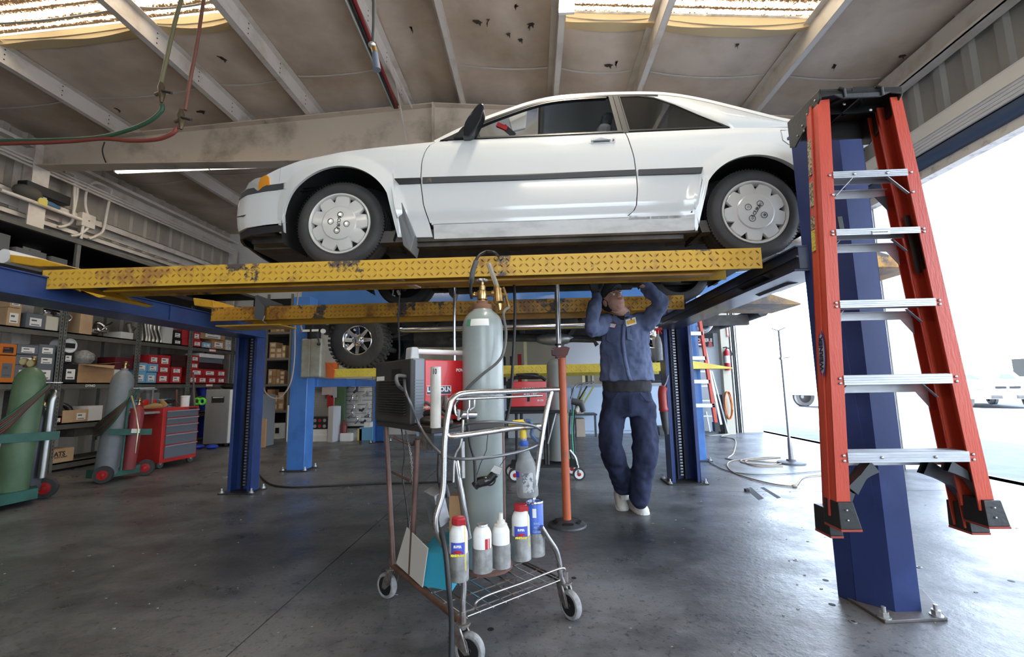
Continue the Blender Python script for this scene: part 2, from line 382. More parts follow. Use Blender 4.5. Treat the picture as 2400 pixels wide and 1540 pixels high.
# insulation blanket: sags between purlins; two openings for the skylights
cells=sorted(PX+[XL,XR,XRG])
SKY_L=(0.0,0.0);
sk=P(310,68,Z=zr(-4.9)+PUR); skr=P(1700,50,Z=zr(2.2)+PUR)
YA=sk.y; YAr=skr.y
import bisect
def blank(x,y):
    i=max(0,min(len(cells)-2,bisect.bisect_right(cells,x)-1)); a,b=cells[i],cells[i+1]; t=(x-a)/(b-a)
    seam=(y*0.82)%1.0
    return zr(x)+PUR+.02-.085*(4*t*(1-t))*(.75+.25*math.sin(y*1.3+a))*min(1,(b-a)/1.2)-.012*math.cos(2*PI*seam)*4*t*(1-t)
xs=[]
for a,b in zip(cells,cells[1:]): xs+= [a+(b-a)*k/8 for k in range(8)]
xs.append(XR)
ys=[YF+(YB+.2-YF)*k/110 for k in range(111)]
ys=sorted(ys+[YA,YA-1.0,YAr,YAr-1.0])
def hole(x,y):
    if -5.87<x<-3.05 and YA-1.0<y<YA:return True
    if .357<x<3.03 and YAr-1.0<y<YAr:return True
    return False
vs=[(x,y,blank(x,y)) for y in ys for x in xs];n_=len(xs)
fs=[(j*n_+i,j*n_+i+1,(j+1)*n_+i+1,(j+1)*n_+i) for j in range(len(ys)-1) for i in range(n_-1) if not hole((xs[i]+xs[i+1])/2,(ys[j]+ys[j+1])/2)]
ceil.add(vs,fs)
ce=struct('ceiling',ceil,blanket,smooth=60)
# metal roof deck above keeps sun out around the skylights
roofm=MB()
for (xa,xb) in ((XL-.3,-5.87),(-5.87,-3.05),(-3.05,XRG),(XRG,.357),(.357,3.03),(3.03,XRO+.1)):
    hl=YA if xa==-5.87 else YAr if xa==.357 else None
    segs=[(YF-.3,YB+.4)] if hl is None else [(YF-.3,hl-1.0),(hl,YB+.4)]
    for ya,yb in segs:
        roofm.prism([(xa,ya,zr(xa)+PUR+.05),(xb,ya,zr(xb)+PUR+.05),(xb,ya,zr(xb)+PUR+.08),(xa,ya,zr(xa)+PUR+.08)],(0,yb-ya,0))
build('roof_deck',roofm,steel,ce)
for i,x in enumerate(PX):
    s=-1 if x<XRG else 1
    p=build('purlin',zmesh(x,s if i not in() else s),purlin_m,ce)
# brackets with bolt holes pairs on the left purlins
hb=MB()
for x in PX[:4]:
    y=1.2
    while y<6.2:
        for z in (.05,.11,.17): hb.box(x+.003,x+.006,y-.006,y+.006,zr(x)+z-.006,zr(x)+z+.006)
        y+=.62
build('purlin_holes',hb,black_m,ce,kind='stuff',fix=False)
# seam tapes on the blanket
tape=M('seam_tape',(.62,.58,.52),.4)
y=.62
for y in (1.55,2.77,3.99,5.2,7.4,8.7):
    for a,b in zip(cells,cells[1:]):
        if b-a<.5: continue
        rows=[[V(a+.08+(b-a-.16)*k/10, yy, blank(a+.08+(b-a-.16)*k/10,yy)-.006) for k in range(11)] for yy in (y-.012,y+.012)]
        m=MB().grid(rows); build('seam_tape',m,tape,ce,solid=.004)
# tears in the blanket: small hanging flaps
tear=M('torn_blanket',(.05,.035,.02),.8)
for px,py,s in ((520,133,.09),(1118,58,.09),(1143,57,.07),(1425,153,.08),(1445,149,.07),(1955,158,.08),(2115,146,.06),(965,80,.06),(470,262,.1),(1240,68,.05),(1192,85,.03),(1245,65,.05),(275,262,.06),(1210,22,.03),(1220,98,.04),(1727,104,.03)):
    x=P(px,py,Z=4.95).x; c=P(px,py,Z=zr(x)+PUR-.05); c.z=blank(c.x,c.y)-.004
    a=random.random()*3; d=V(math.cos(a),math.sin(a),0)*s
    poly=[c-d*.7+V(.01,.01,0),c+d*.1+V(-.015,.02,0),c+d*.8+V(.0,-.02,0),c+d*.1+V(.01,-.03,0),c-d*.3+V(-.02,-.015,0)]
    build('tear',MB().prism(poly,(0,0,-.006)).prism([c,c+d*.5,c+d*.4+V(0,0,-.04)],(.004,.004,0)),tear,ce)
# skylights: corrugated translucent sheets, dirty
def skymat():
    m=bpy.data.materials.new('dirty_fibreglass'); m.use_nodes=True; n=m.node_tree.nodes;l=m.node_tree.links
    for x in list(n): n.remove(x)
    out=n.new('ShaderNodeOutputMaterial'); tr=n.new('ShaderNodeBsdfTranslucent'); df=n.new('ShaderNodeBsdfDiffuse'); mx=n.new('ShaderNodeMixShader'); 
    g=n.new('ShaderNodeNewGeometry'); nz=n.new('ShaderNodeTexNoise'); nz.inputs['Scale'].default_value=45; nz.inputs['Detail'].default_value=6; nz.inputs['Roughness'].default_value=.75
    l.new(g.outputs['Position'],nz.inputs[0])
    nz2=n.new('ShaderNodeTexWave'); nz2.bands_direction='Y'; nz2.inputs['Scale'].default_value=2.6; nz2.inputs['Distortion'].default_value=1.2; l.new(g.outputs['Position'],nz2.inputs[0])
    ad=n.new('ShaderNodeMath'); ad.operation='MULTIPLY_ADD'; l.new(nz2.outputs[1],ad.inputs[0]); ad.inputs[1].default_value=.24; l.new(nz.outputs[0],ad.inputs[2])
    r=n.new('ShaderNodeValToRGB'); e=r.color_ramp.elements; e[0].position=.57;e[0].color=(.010,.006,.003,1); e[1].position=.70;e[1].color=(.55,.48,.36,1); x=e.new(.63); x.color=(.09,.045,.015,1)
    l.new(ad.outputs[0],r.inputs[0]); l.new(r.outputs[0],tr.inputs[0]); df.inputs[0].default_value=(.2,.15,.1,1); mx.inputs[0].default_value=.12
    l.new(tr.outputs[0],mx.inputs[1]); l.new(df.outputs[0],mx.inputs[2]); l.new(mx.outputs[0],out.inputs[0]); return m
skm=skymat()
for k,(xa,xb,yb) in enumerate(((-5.87,-3.05,YA),(.357,3.03,YAr))):
    yy=[yb-1.08+1.13*i/60 for i in range(61)]
    rows=[[V(x,y_,zr(x)+PUR+.10+.018*math.cos(2*PI*(y_-yb)/.2)) for y_ in yy] for x in (xa-.05,xb+.05)]
    struct('window_%d'%(k+1),MB().grid(rows),skm,smooth=60)
    # blanket edge sagging at the opening
    e=MB(); xs2=[xa+(xb-xa)*i/24 for i in range(25)]
    e.grid([[V(x,yb,zr(x)+PUR+.06) for x in xs2],[V(x,yb+.02,blank(x,yb)-.03-.02*math.sin(x*5)) for x in xs2],[V(x,yb+.14,blank(x,yb+.14)-.01) for x in xs2]])
    build('blanket_edge',e,M('golden_edge',(.62,.47,.26),.6),ce,smooth=60)
yel=M('yellow_paint',(.66,.36,.022),.42,0,(.30,.13,.02),5,.08,50,(.50,.72),spec=.5)
def worn(name,base,dirt,rust,th=.56):
    m=M(name,base,.42,0,rust,4.2,.08,60,(th,th+.10)); n=m.node_tree.nodes;l=m.node_tree.links;b=n['Principled BSDF']
    src=b.inputs['Base Color'].links[0].from_socket
    g=n.new('ShaderNodeNewGeometry'); nz=n.new('ShaderNodeTexNoise'); nz.inputs['Scale'].default_value=2.3; nz.inputs['Detail'].default_value=9; nz.inputs['Roughness'].default_value=.72; l.new(g.outputs['Position'],nz.inputs[0])
    r=n.new('ShaderNodeValToRGB'); r.color_ramp.elements[0].position=.57; r.color_ramp.elements[1].position=.60; r.color_ramp.elements[0].color=(0,0,0,1); r.color_ramp.elements[1].color=(1,1,1,1); l.new(nz.outputs[0],r.inputs[0])
    x=n.new('ShaderNodeMix'); x.data_type='RGBA'; l.new(r.outputs[0],x.inputs[0]); l.new(src,x.inputs[6]); x.inputs[7].default_value=(*dirt,1); l.new(x.outputs[2],b.inputs['Base Color']); return m
yel1=worn('yellow_tread_worn',(.66,.40,.045),(.09,.07,.06),(.40,.20,.05),.55)
yel2=worn('yellow_tread_dirty',(.60,.30,.03),(.07,.055,.045),(.26,.11,.025),.47)
yel3=M('yellow_tread_clean',(.68,.56,.07),.45,0,(.55,.42,.06),5)
lugm=worn('lug_edge_worn',(.40,.21,.03),(.05,.04,.035),(.20,.09,.03),.5)
def lugs(x0,x1,z0,z1,y,pitch,ll,h=.004,ny=-1):
    m=MB();i=0;x=x0+pitch/2;rows=max(2,int(round((z1-z0)/pitch)));dz=(z1-z0)/rows
    while x<x1:
        for j in range(rows):
            z=z0+dz*(j+.5);s=1 if (i+j)%2 else -1
            d=V(s*.7,0,.7)*ll/2;n=V(.7*s,0,-.7)*ll*.17;c=V(x,y,z)
            top=c+V(0,ny*h,0)
            m.add([c-d,c+n,c+d,c-n,top-d*.45,top+d*.45],[(0,1,4),(1,5,4),(1,2,5),(2,3,5),(3,4,5),(3,0,4)])
        x+=pitch;i+=1
    return m
def topl(x0,x1,y0,y1,z,pitch,ll): # lugs on the driving surface
    m=MB();i=0;x=x0+pitch/2
    while x<x1:
        y=y0+pitch/2;j=0
        while y<y1:
            s=1 if (i+j)%2 else -1; d=V(s*.7,.7,0)*ll/2;n=V(.7*s,-.7,0)*ll*.14;c=V(x,y,z);t=c+V(0,0,.004)
            m.add([c-d,c+n,c+d,c-n,t-d*.45,t+d*.45],[(0,1,4),(1,5,4),(1,2,5),(2,3,5),(3,4,5),(3,0,4)])
            y+=pitch;j+=1
        x+=pitch;i+=1
    return m
def channel(mb,x0,x1,yb,yf,z0,z1,t=.008,lip=.035):
    # open channel: back plate at yb, open towards yf, with inward lips
    s=1 if yf>yb else -1
    mb.box(x0,x1,min(yb,yb+s*t),max(yb,yb+s*t),z0,z1)
    mb.box(x0,x0+t,min(yb,yf),max(yb,yf),z0,z1); mb.box(x1-t,x1,min(yb,yf),max(yb,yf),z0,z1)
    mb.box(x0,x0+lip,min(yf,yf-s*t),max(yf,yf-s*t),z0,z1); mb.box(x1-lip,x1,min(yf,yf-s*t),max(yf,yf-s*t),z0,z1)
    return mb
def baseplate(L,x0,x1,y0,y1,bolts):
    build('base_plate',MB().box(x0,x1,y0,y1,0,.014),blk,L,bev=.003)
    for bx,by in bolts:
        b=MB().cyl((bx,by,.014),(bx,by,.034),.020,6).cyl((bx,by,.034),(bx,by,.06),.009,8).cyl((bx,by,.012),(bx,by,.018),.028,16)
        build('anchor_bolt',b,steel,L)
def lift_post(L,x0,x1,yb,yf,h,mat,bars=True):
    p=build('post',channel(MB(),x0,x1,yb,yf,0,h),mat,L,bev=.002)
    s=1 if yf>yb else -1
    if bars:   # locking ladder bar with rungs inside the channel
        m=MB(); xm=(x0+x1)/2; ym=yb+s*.05
        m.box(xm-.045,xm-.035,ym-.01,ym+.03,.02,h-.1); m.box(xm+.035,xm+.045,ym-.01,ym+.03,.02,h-.1)
        build('lock_ladder',m,blk,p)
        m=MB();z=.06
        while z<h-.15: m.box(xm-.014,xm+.014,ym+.0*s-.012,ym+.012,z,z+.016); z+=.032
        build('chain',m,chain_m,p,kind='stuff')
    baseplate(L,x0-.06,x1+.06,min(yb,yf)-.06,max(yb,yf)+.06,[(x0-.035,min(yb,yf)-.03),(x1+.035,min(yb,yf)-.03),(x0-.035,max(yb,yf)+.03),(x1+.035,max(yb,yf)+.03)])
    return p
# ---- four-post lift carrying the white car
L1=T('vehicle_lift','blue four-post lift with worn yellow diamond-plate runways holding the white coupe','vehicle lift',(-.8,3.55,0))
ZT1=1.842
# near right post: folded outer faces, seen from the shop side
A,B_,Cc=V(1.534,2.369,0),V(1.635,2.266,0),V(1.759,2.275,0)
D_=V(1.80,2.45,0); E_=V(1.50,2.45,0)
hp=2.44
outer=[E_,A,B_,Cc,D_]
m=MB()
for a,b in zip(outer,outer[1:]):
    d=(b-a).normalized();n=V(-d.y,d.x,0)*.008
    m.prism([a,b,b+n,a+n],(0,0,hp))
pn=build('post',m,M('post_navy',(.020,.034,.115),.5,0,(.034,.055,.17),3,.05,40,(.5,.8),spec=.3),L1,bev=.002)
build('post_cap',MB().prism([p+(p-V(1.64,2.37,0))*.12+V(0,0,hp) for p in outer],(0,0,.02)),blue_d,pn,bev=.004)
m=MB().prism([P(1968,1395,Z=0),P(2075,1463,Z=0),P(2222,1455,Z=0),V(1.95,2.50,0),V(1.60,2.58,0)],(0,0,.014))
build('base_plate',m,M('plate_steel',(.08,.075,.075),.5,.3,(.16,.14,.13),7,.1,40),L1,bev=.003)
for q in ((1995,1398),(2073,1447),(2195,1442)):
    c=P(*q,Z=0.014); c.z=0
    build('anchor_bolt',MB().cyl(c+V(0,0,.012),c+V(0,0,.018),.026,16).cyl(c+V(0,0,.018),c+V(0,0,.038),.019,6).cyl(c+V(0,0,.038),c+V(0,0,.06),.009,8),steel,L1,bev=.001)
lift_post(L1,1.46,1.76,5.18,4.98,1.98,blue_d)
lift_post(L1,-3.25,-3.0,4.85,4.70,2.0,M('post_blue',(.022,.055,.20),.38,0,(.014,.035,.13),3,.03,30,coat=.3))
lift_post(L1,-3.95,-3.65,2.05,2.25,1.95,blue_d)
# crossbeams
def crossbeam(L,x0,x1,y0,y1,z0,z1,mat):
    m=MB().box(x0,x1,y0,y1,z0+.012,z1).box(x0-.03,x1+.03,y0,y1,z0,z0+.012)
    c=build('crossbeam',m,mat,L,bev=.003)
    build('lip',MB().box(x0-.012,x0,y0,y1,(z0+z1)/2+.01,(z0+z1)/2+.02).box(x0-.012,x1+.012,y0,y1,z1,z1+.008),mat,c)
    build('stop_lug',MB().box(x1,x1+.012,(y0+y1)/2,(y0+y1)/2+.012,z0,z1),mat,c)
    return c
crossbeam(L1,1.46,1.62,2.42,5.02,1.665,1.80,M('beam_dark',(.02,.03,.06),.4,0,(.035,.045,.08),3,.03,30,coat=.2))
crossbeam(L1,-3.24,-3.00,2.20,4.78,1.65,1.79,M('beam_blue',(.022,.06,.20),.45,0,(.014,.035,.12),3,.03,30,coat=.2))
build('beam_end',MB().box(-3.95,-3.20,2.06,2.30,1.60,1.78),blue_d,L1,bev=.004)
# runways
def runway(L,x0,x1,y0,y1,zt,fh,mat,pitch,ll,ibeam=True,h=.004,bd_=.135):
    r=build('runway',MB().box(x0,x1,y0,y1,zt-.008,zt).box(x0,x1,y0,y0+.008,zt-fh,zt).box(x0,x1,y1-.008,y1,zt-.075,zt).box(x0,x0+.008,y0,y0+.3,zt-.075,zt),mat,L,bev=.002)
    build('tread_lugs',lugs(x0,x1,zt-fh+.006,zt-.006,y0,pitch,ll,h),lugm if ibeam else mat,r,kind='stuff',fix=False)
    if ibeam:
        for nm_,(ya_,zb_) in (('side_beam',(y0+.06,zt-bd_)),('inner_beam',(y1-.10,zt-.07))):
            build(nm_,MB().box(x0+.35,x1-.25,ya_,ya_+.05,zb_,zb_+.010).box(x0+.35,x1-.25,ya_+.02,ya_+.032,zb_+.01,zt-.008),M('yellow_under',(.46,.23,.012),.45,0,(.30,.13,.01),5),r)
    return r
r1=runway(L1,-3.04,1.335,2.555,3.04,ZT1,.122,yel1,.038,.031,h=.008)
r2=runway(L1,-2.93,1.33,3.875,4.36,1.832,.125,yel2,.038,.031,h=.008,bd_=.165)
# gusset brackets under the runway, angled rub plates
build('gusset',MB().prism([P(150,672,Y=2.58),P(250,694,Y=2.58),P(395,655+38,Y=2.58)-V(.45,0,0),P(145,660,Y=2.58)],(0,.35,0)),yel,r1)
for px in (960,):
    a=P(px-28,654,Y=2.60);b=P(px+20,675,Y=2.78); build('cross_strap',MB().bar(a+V(0,.02,0),b,.05,.008),M('bare_strap',(.62,.48,.28),.5),r1)
m=MB(); a=P(560,756,Y=3.9); m.box(-2.9,-2.3,3.9,4.2,1.66,1.672); build('rub_plate',m,yel,r2)
# left wheel stop at the end of the near runway
m=MB().prism([P(22,596,Y=2.75),P(95,606,Y=2.75),P(160,624,Y=2.75),P(90,625,Y=2.75),P(22,615,Y=2.75)],(0,.30,0))
build('wheel_stop',m,yel,r1,bev=.006)
c=P(8,600,Y=2.8); build('end_roller',MB().cyl(c,c+V(0,.25,0),.05,24),white_p,r1,smooth=True)
m=MB().prism([P(452,698,Y=4.0),P(500,704,Y=4.0),P(502,722,Y=4.0),P(455,716,Y=4.0)],(0,.3,0)); build('wheel_stop',m,yel,r2,bev=.006)
# drive-on ramps at the right ends
def ramp(L,pts_top,thk,name='ramp',mat=None):
    return build(name,MB().prism(pts_top,(0,0,-thk)),mat or yel2,L,bev=.004)
z=1.80
m=MB(); y0,y1=3.86,4.36
tip=P(1783,733,Y=4.0)
m.add([(1.66,y0,1.835),(1.66,y1,1.835),(1.95,y1,1.86),(1.95,y0,1.86),(2.32,y0+.02,1.735),(2.32,y1,1.735),(1.66,y0,1.74),(1.66,y1,1.74),(2.32,y0+.02,1.72),(2.32,y1,1.72)],
      [(0,1,2,3),(3,2,5,4),(0,3,4,8,6),(1,7,9,5,2),(6,8,9,7),(4,5,9,8),(0,6,7,1)])
build('ramp',m,M('ramp_rust',(.40,.24,.09),.55,0,(.16,.13,.12),6,.2,40,(.45,.6)),L1,bev=.004)
m=MB(); y0,y1=2.62,3.02
m.add([(1.66,y0,1.83),(1.66,y1,1.83),(1.95,y1,1.85),(1.95,y0,1.85),(2.30,y0+.02,1.73),(2.30,y1,1.73),(1.66,y0,1.74),(1.66,y1,1.74),(2.30,y0+.02,1.715),(2.30,y1,1.715)],
      [(0,1,2,3),(3,2,5,4),(0,3,4,8,6),(1,7,9,5,2),(6,8,9,7),(4,5,9,8),(0,6,7,1)])
build('ramp',m,yel2,L1,bev=.004)
# ramp flaps under the far side of the right beam, dark
build('ramp_flap',MB().prism([P(1785,645,Y=2.72),P(1890,628,Y=2.72),P(1905,655,Y=2.72),P(1848,668,Y=2.72)],(0,.35,0)),blk,L1)
# folded grey chock plate lying over far runway
ch=T('wheel_chock','bent grey steel wheel chock hooked over the left end of the far runway','wheel chock',P(620,735,Y=3.83))
c=MB().prism([P(600,693,Y=3.83),P(622,718,Y=3.83),P(620,752,Y=3.83),P(598,748,Y=3.83)],(0,-.012,0)).prism([P(600,693,Y=3.84),P(660,715,Y=3.98),P(655,725,Y=4.0),P(622,719,Y=3.84)],(0,.02,.01))
build('plate',c,M('chock_steel',(.16,.17,.18),.45,.6),ch)
build('hook',MB().tube([P(620,740,Y=3.82),P(616,752,Y=3.82),P(624,758,Y=3.82)],.006,6),steel,ch)
# ---- white two-door coupe on the lift
pw=M('white_car_paint',(.70,.71,.69),.16,0,coat=.8,spec=.5)
trimb=M('car_trim_black',(.02,.021,.022),.45)
trimg=M('car_moulding',(.055,.058,.06),.5)
under=M('underbody',(.05,.045,.04),.7,0,(.11,.10,.09),5,.4,20)
glassd=M('tinted_glass',(.25,.28,.29),.04,0,trans=1.0,ior=1.45)
glassc=M('clear_glass',(.85,.9,.9),.03,0,trans=1.0,ior=1.45)
fab=M('seat_fabric',(.085,.095,.11),.9,0,(.06,.07,.08),30)
capm=M('wheel_cover_silver',(.54,.54,.52),.33,.15,coat=.3)
skirt=M('dirty_skirt',(.62,.62,.60),.4,0,(.42,.42,.41),4,0,10,(.5,.75),(1,1,3))
YS=2.60; YM=3.45; XO=0.0
CR=T('car','white two-door coupe with silver wheel covers raised on the yellow lift','car',(0,YM,ZT1))
def insz(z): return interp([(1.95,.07),(2.05,.045),(2.12,.03),(2.15,.012),(2.34,0),(2.5,.01),(2.60,.03),(2.65,.06)],z)
def insx(x): return interp([(-2.02,.42),(-1.99,.26),(-1.94,.16),(-1.84,.09),(-1.7,.05),(-1.5,.02),(-1.2,0),(1.6,0),(1.8,.02),(2.0,.07),(2.12,.15),(2.19,.28),(2.22,.45)],x)
def flare(x,z,c,r): # wheel-arch flare
    d=abs(math.hypot(x-c[0],z-c[1])-r); return -.018*max(0,1-d/.09)
CF=(-1.198,2.112); CB=(1.365,2.092); RF_,RB=.358,.338
def ys(x,z): return YS+insz(z)+insx(x)+min(flare(x,z,CF,RF_),flare(x,z,CB,RB))
TOP=[(-1.99,2.34),(-1.93,2.375),(-1.85,2.41),(-1.75,2.445),(-1.62,2.495),(-1.46,2.54),(-1.18,2.582),(-.91,2.61),(-.60,2.64),(-.5,2.645),(1.3,2.648),(1.67,2.625),(2.0,2.60),(2.13,2.56),(2.19,2.5)]
def top(x): return interp(TOP,x)
def bot(x):
    b=interp([(-2.0,2.1),(-1.56,2.07),(-.85,2.01),(1.0,1.99),(1.7,2.0),(2.2,2.1)],x)
    for c,r in ((CF,RF_),(CB,RB)):
        if abs(x-c[0])<r: b=max(b,c[1]+math.sqrt(r*r-(x-c[0])**2))
    return b
def panel(name,xl,xr,nu,nv,mat=pw,zb=None,zt=None,lower=None,thick=.02,mir=True,knots=(),gap=0):
    # xl,xr: functions of v in 0..1 ; columns between bottom and top
    us=[k/nu for k in range(nu+1)]
    out=[]
    for sgn in ((1,-1) if mir else (1,)):
        m=MB();rows=[]
        for j in range(nv+1):
            v=j/nv;row=[]
            for u in us:
                z=2.05+.6*v
                for _ in range(4):
                    x=lerp(xl(z),xr(z),u)
                    b=(zb or bot)(x);t=(zt or top)(x); z=lerp(b,max(t,b+.002),v)
                y=ys(x,z); y=y if sgn>0 else 2*YM-y
                row.append(V(x,y,z))
            rows.append(row)
        # return the lip inwards along all borders so panel gaps show depth
        border=[[p+V(0,thick*sgn,0) for p in rows[0]]]+rows+[[p+V(0,thick*sgn,0) for p in rows[-1]]]
        border=[[r[0]+V(0,thick*sgn,0)]+r+[r[-1]+V(0,thick*sgn,0)] for r in border]
        m.grid(border); out.append(build(name,m,mat,CR,smooth=50))
    return out[0]
g=.003
# edges as functions of v (0 bottom..1 top)
def dfront(z): return interp([(1.99,-.60),(2.09,-.622),(2.20,-.655),(2.35,-.672),(2.48,-.668),(2.56,-.65),(2.61,-.622),(2.645,-.575)],z)
def drear(z): return interp([(1.99,.60),(2.092,.60),(2.105,.628),(2.14,.650),(2.25,.662),(2.45,.652),(2.645,.618)],z)
door_b=lambda x: 2.088
panel('front_fender',lambda v:-1.60,lambda v:dfront(v)-g,96,22)
panel('door',lambda v:dfront(v)+g,lambda v:drear(v)-g,40,20,zb=lambda x:2.092)
panel('rear_quarter',lambda v:drear(v)+g,lambda z:1.74+.12*max(0,(z-2.1)/.55),96,22,zb=lambda x:max(bot(x),2.04 if x<1.0 else 0))
panel('rear_bumper',lambda v:1.745,lambda v:2.215,30,16,zb=lambda x:max(bot(x),2.10),zt=lambda x:min(top(x),2.40))
panel('rear_panel',lambda v:1.87,lambda v:2.19,20,8,zb=lambda x:2.405,zt=lambda x:max(2.41,top(x)))
panel('side_skirt',lambda v:-.598,lambda v:1.00,60,5,mat=skirt,zb=lambda x:1.995,zt=lambda x:2.085,thick=.06)
panel('sill',lambda v:-.61,lambda v:.66,20,2,zb=lambda x:2.08,zt=lambda x:2.092,thick=.10)
# nose: fender in front of the arch, headlamp zone and bumper wrapped round the front
def front_wrap(name,zb,zt,mat,off=0,x0=-1.60,nv=8,fold=.02):
    m=MB();rows=[]
    path=[x0-(x0+1.995)*0 + (-1.995-x0)*k/14 for k in range(15)]
    for j in range(nv+1):
        z=lerp(zb,zt,j/nv);row=[]
        bul=-.02*math.sin(PI*min(1,max(0,(z-2.10)/.28)))
        for x in path: row.append(V(x+bul*(abs(x-x0)/.4),ys(x,2.34)+insz(z)*.3-off,z))
        yy=row[-1].y
        for k in range(1,13):
            t=k/12; y=lerp(yy,YM,t); row.append(V(-1.995-.085*math.sin(t*PI/2)+bul-off,y,z))
        mr=[V(p.x,2*YM-p.y,p.z) for p in reversed(row[:-1])]
        rows.append(row+mr)
    rows=[[p+V(fold,0,0) for p in rows[0]]]+rows+[[p+V(fold,0,0) for p in rows[-1]]]
    m.grid(rows); return build(name,m,mat,CR,smooth=50)
front_wrap('front_bumper',2.125,2.345,pw,x0=-1.545)
front_wrap('bumper_strip',2.345,2.385,trimg,off=.006,x0=-1.56,nv=3)
front_wrap('lower_valance',2.075,2.12,trimb,off=-.01,x0=-1.57,nv=3)
front_wrap('bumper_mount',2.35,2.37,trimb,off=-.03,x0=-1.6,nv=2,fold=.3)
panel('nose_side',lambda v:-1.955,lambda v:-1.602,20,8,zb=lambda x:2.39,zt=lambda x:max(2.395,min(top(x),2.46 if x<-1.7 else 9)))
# amber indicator and clear corner lamp, wrapped on the nose side
def sidepatch(name,poly,mat,off=.004,thick=.02,parent=CR,lbl=None):
    # poly in (x,z) on the near side surface
    c=sum((Vector((a,b)) for a,b in poly),Vector((0,0)))/len(poly)
    f=[V(a,ys(a,b)-off,b) for a,b in poly]; k=[p+V(0,thick,0) for p in f]; n=len(f)
    m=MB().add(f+k+[V(c.x,ys(c.x,c.y)-off*1.8,c.y)],[(i,(i+1)%n,2*n) for i in range(n)]+[(i,(i+1)%n,n+(i+1)%n,n+i) for i in range(n)])
    return build(name,m,mat,parent,smooth=40,label=lbl)
def SS(px,py,Y=2.62): q=P(px,py,Y=Y); return (q.x,q.z)
amber=M('amber_lens',(.75,.28,.02),.2,0,coat=.6); lens=M('clear_lens',(.55,.56,.52),.12,.3,coat=1)
sidepatch('indicator_lamp',[SS(596,441),SS(627,431),SS(625,411),SS(617,405),SS(603,409),SS(597,420)],amber,.008)
sidepatch('corner_lamp',[SS(572,446,2.7),SS(596,441),SS(597,420),SS(602,409),SS(590,411,2.63),SS(578,424,2.66)],lens,.008)
# hood, cowl
def surf(name,pts,mat,crown=.03,ny=12,th=.02,yin=None):
    # pts: list of (x, z, half-width) from front to back; lofted across the car
    rows=[]
    for x,z,hw in pts:
        rows.append([V(x,YM+hw*s,z+crown*(1-s*s)) for s in [-1+2*k/ny for k in range(ny+1)]])
    m=MB().grid(rows); return build(name,m,mat,CR,smooth=50,solid=th)
surf('hood',[(-2.00,2.40,.52),(-1.93,2.425,.62),(-1.80,2.455,.70),(-1.62,2.50,.77),(-1.46,2.545,.79),(-1.18,2.587,.80),(-.91,2.614,.80),(-.62,2.642,.785)],pw,.045)
surf('cowl',[(-.63,2.638,.78),(-.50,2.65,.78)],trimb,.045)
# greenhouse -----------------------------------------------------------
def gi(z): return .058+(z-2.648)*.50
def gy(z): return YS+gi(z)
ROOF=[(-.60,2.645),(-.46,2.748),(-.30,2.852),(-.12,2.945),(.02,3.01),(.16,3.052),(.34,3.07),(.60,3.073),(.86,3.055),(1.02,3.02),(1.18,2.955),(1.34,2.87),(1.50,2.78),(1.62,2.715),(1.76,2.66)]
def rail(z0,z1,pts,mat,name,w0=.0,w1=.05,par=CR,thick=.03):
    for sgn in (1,-1):
        m=MB();rows=[[],[],[],[]]
        for i,(x,z) in enumerate(pts):
            a=Vector(pts[max(i-1,0)]);b=Vector(pts[min(i+1,len(pts)-1)]);t=(b-a).normalized();nrm=Vector((t.y,-t.x))
            for k,wd in enumerate((w0,w1)):
                q=Vector((x,z))+nrm*wd; y=gy(q.y); yy=y if sgn>0 else 2*YM-y
                rows[1+k].append(V(q.x,yy,q.y))
            rows[0].append(rows[1][-1]+V(0,thick*sgn,0)); rows[3].append(rows[2][-1]+V(0,thick*sgn,0))
        m.grid(rows+[rows[0]]); build(name,m,mat,par,smooth=40)
fine=[(p.x,p.y) for p in smoothpath([V(a,b,0) for a,b in ROOF],5)]
rail(0,0,fine,pw,'roof_rail',-.008,.022)
rail(0,0,fine[:42],trimb,'window_seal',.022,.040)
rail(0,0,[(x,z) for x,z in fine if x<.60],trimb,'window_channel',.045,.056)
# roof skin
pts=[]
for x,z in fine:
    if .10<x<1.0: pts.append((x,z+.004,YM-gy(z)))
surf('roof',pts,pw,.05,14)
# windscreen and rear glass
ws=[(x,z,YM-gy(z)-.01) for x,z in fine if x<=.12]; surf('windscreen',ws,glassc,.06,12,.005)
rg=[(x,z,YM-gy(z)-.02) for x,z in fine if .99<=x<1.78]; surf('rear_window',rg,glassd,.05,12,.005)
surf('rear_deck',[(1.60,2.69,.74),(1.76,2.665,.76),(2.0,2.64,.76),(2.13,2.60,.72),(2.17,2.56,.70)],pw,.03)
build('tail_panel',MB().box(2.12,2.17,YM-.6,YM+.6,2.12,2.60),pw,CR,bev=.02)
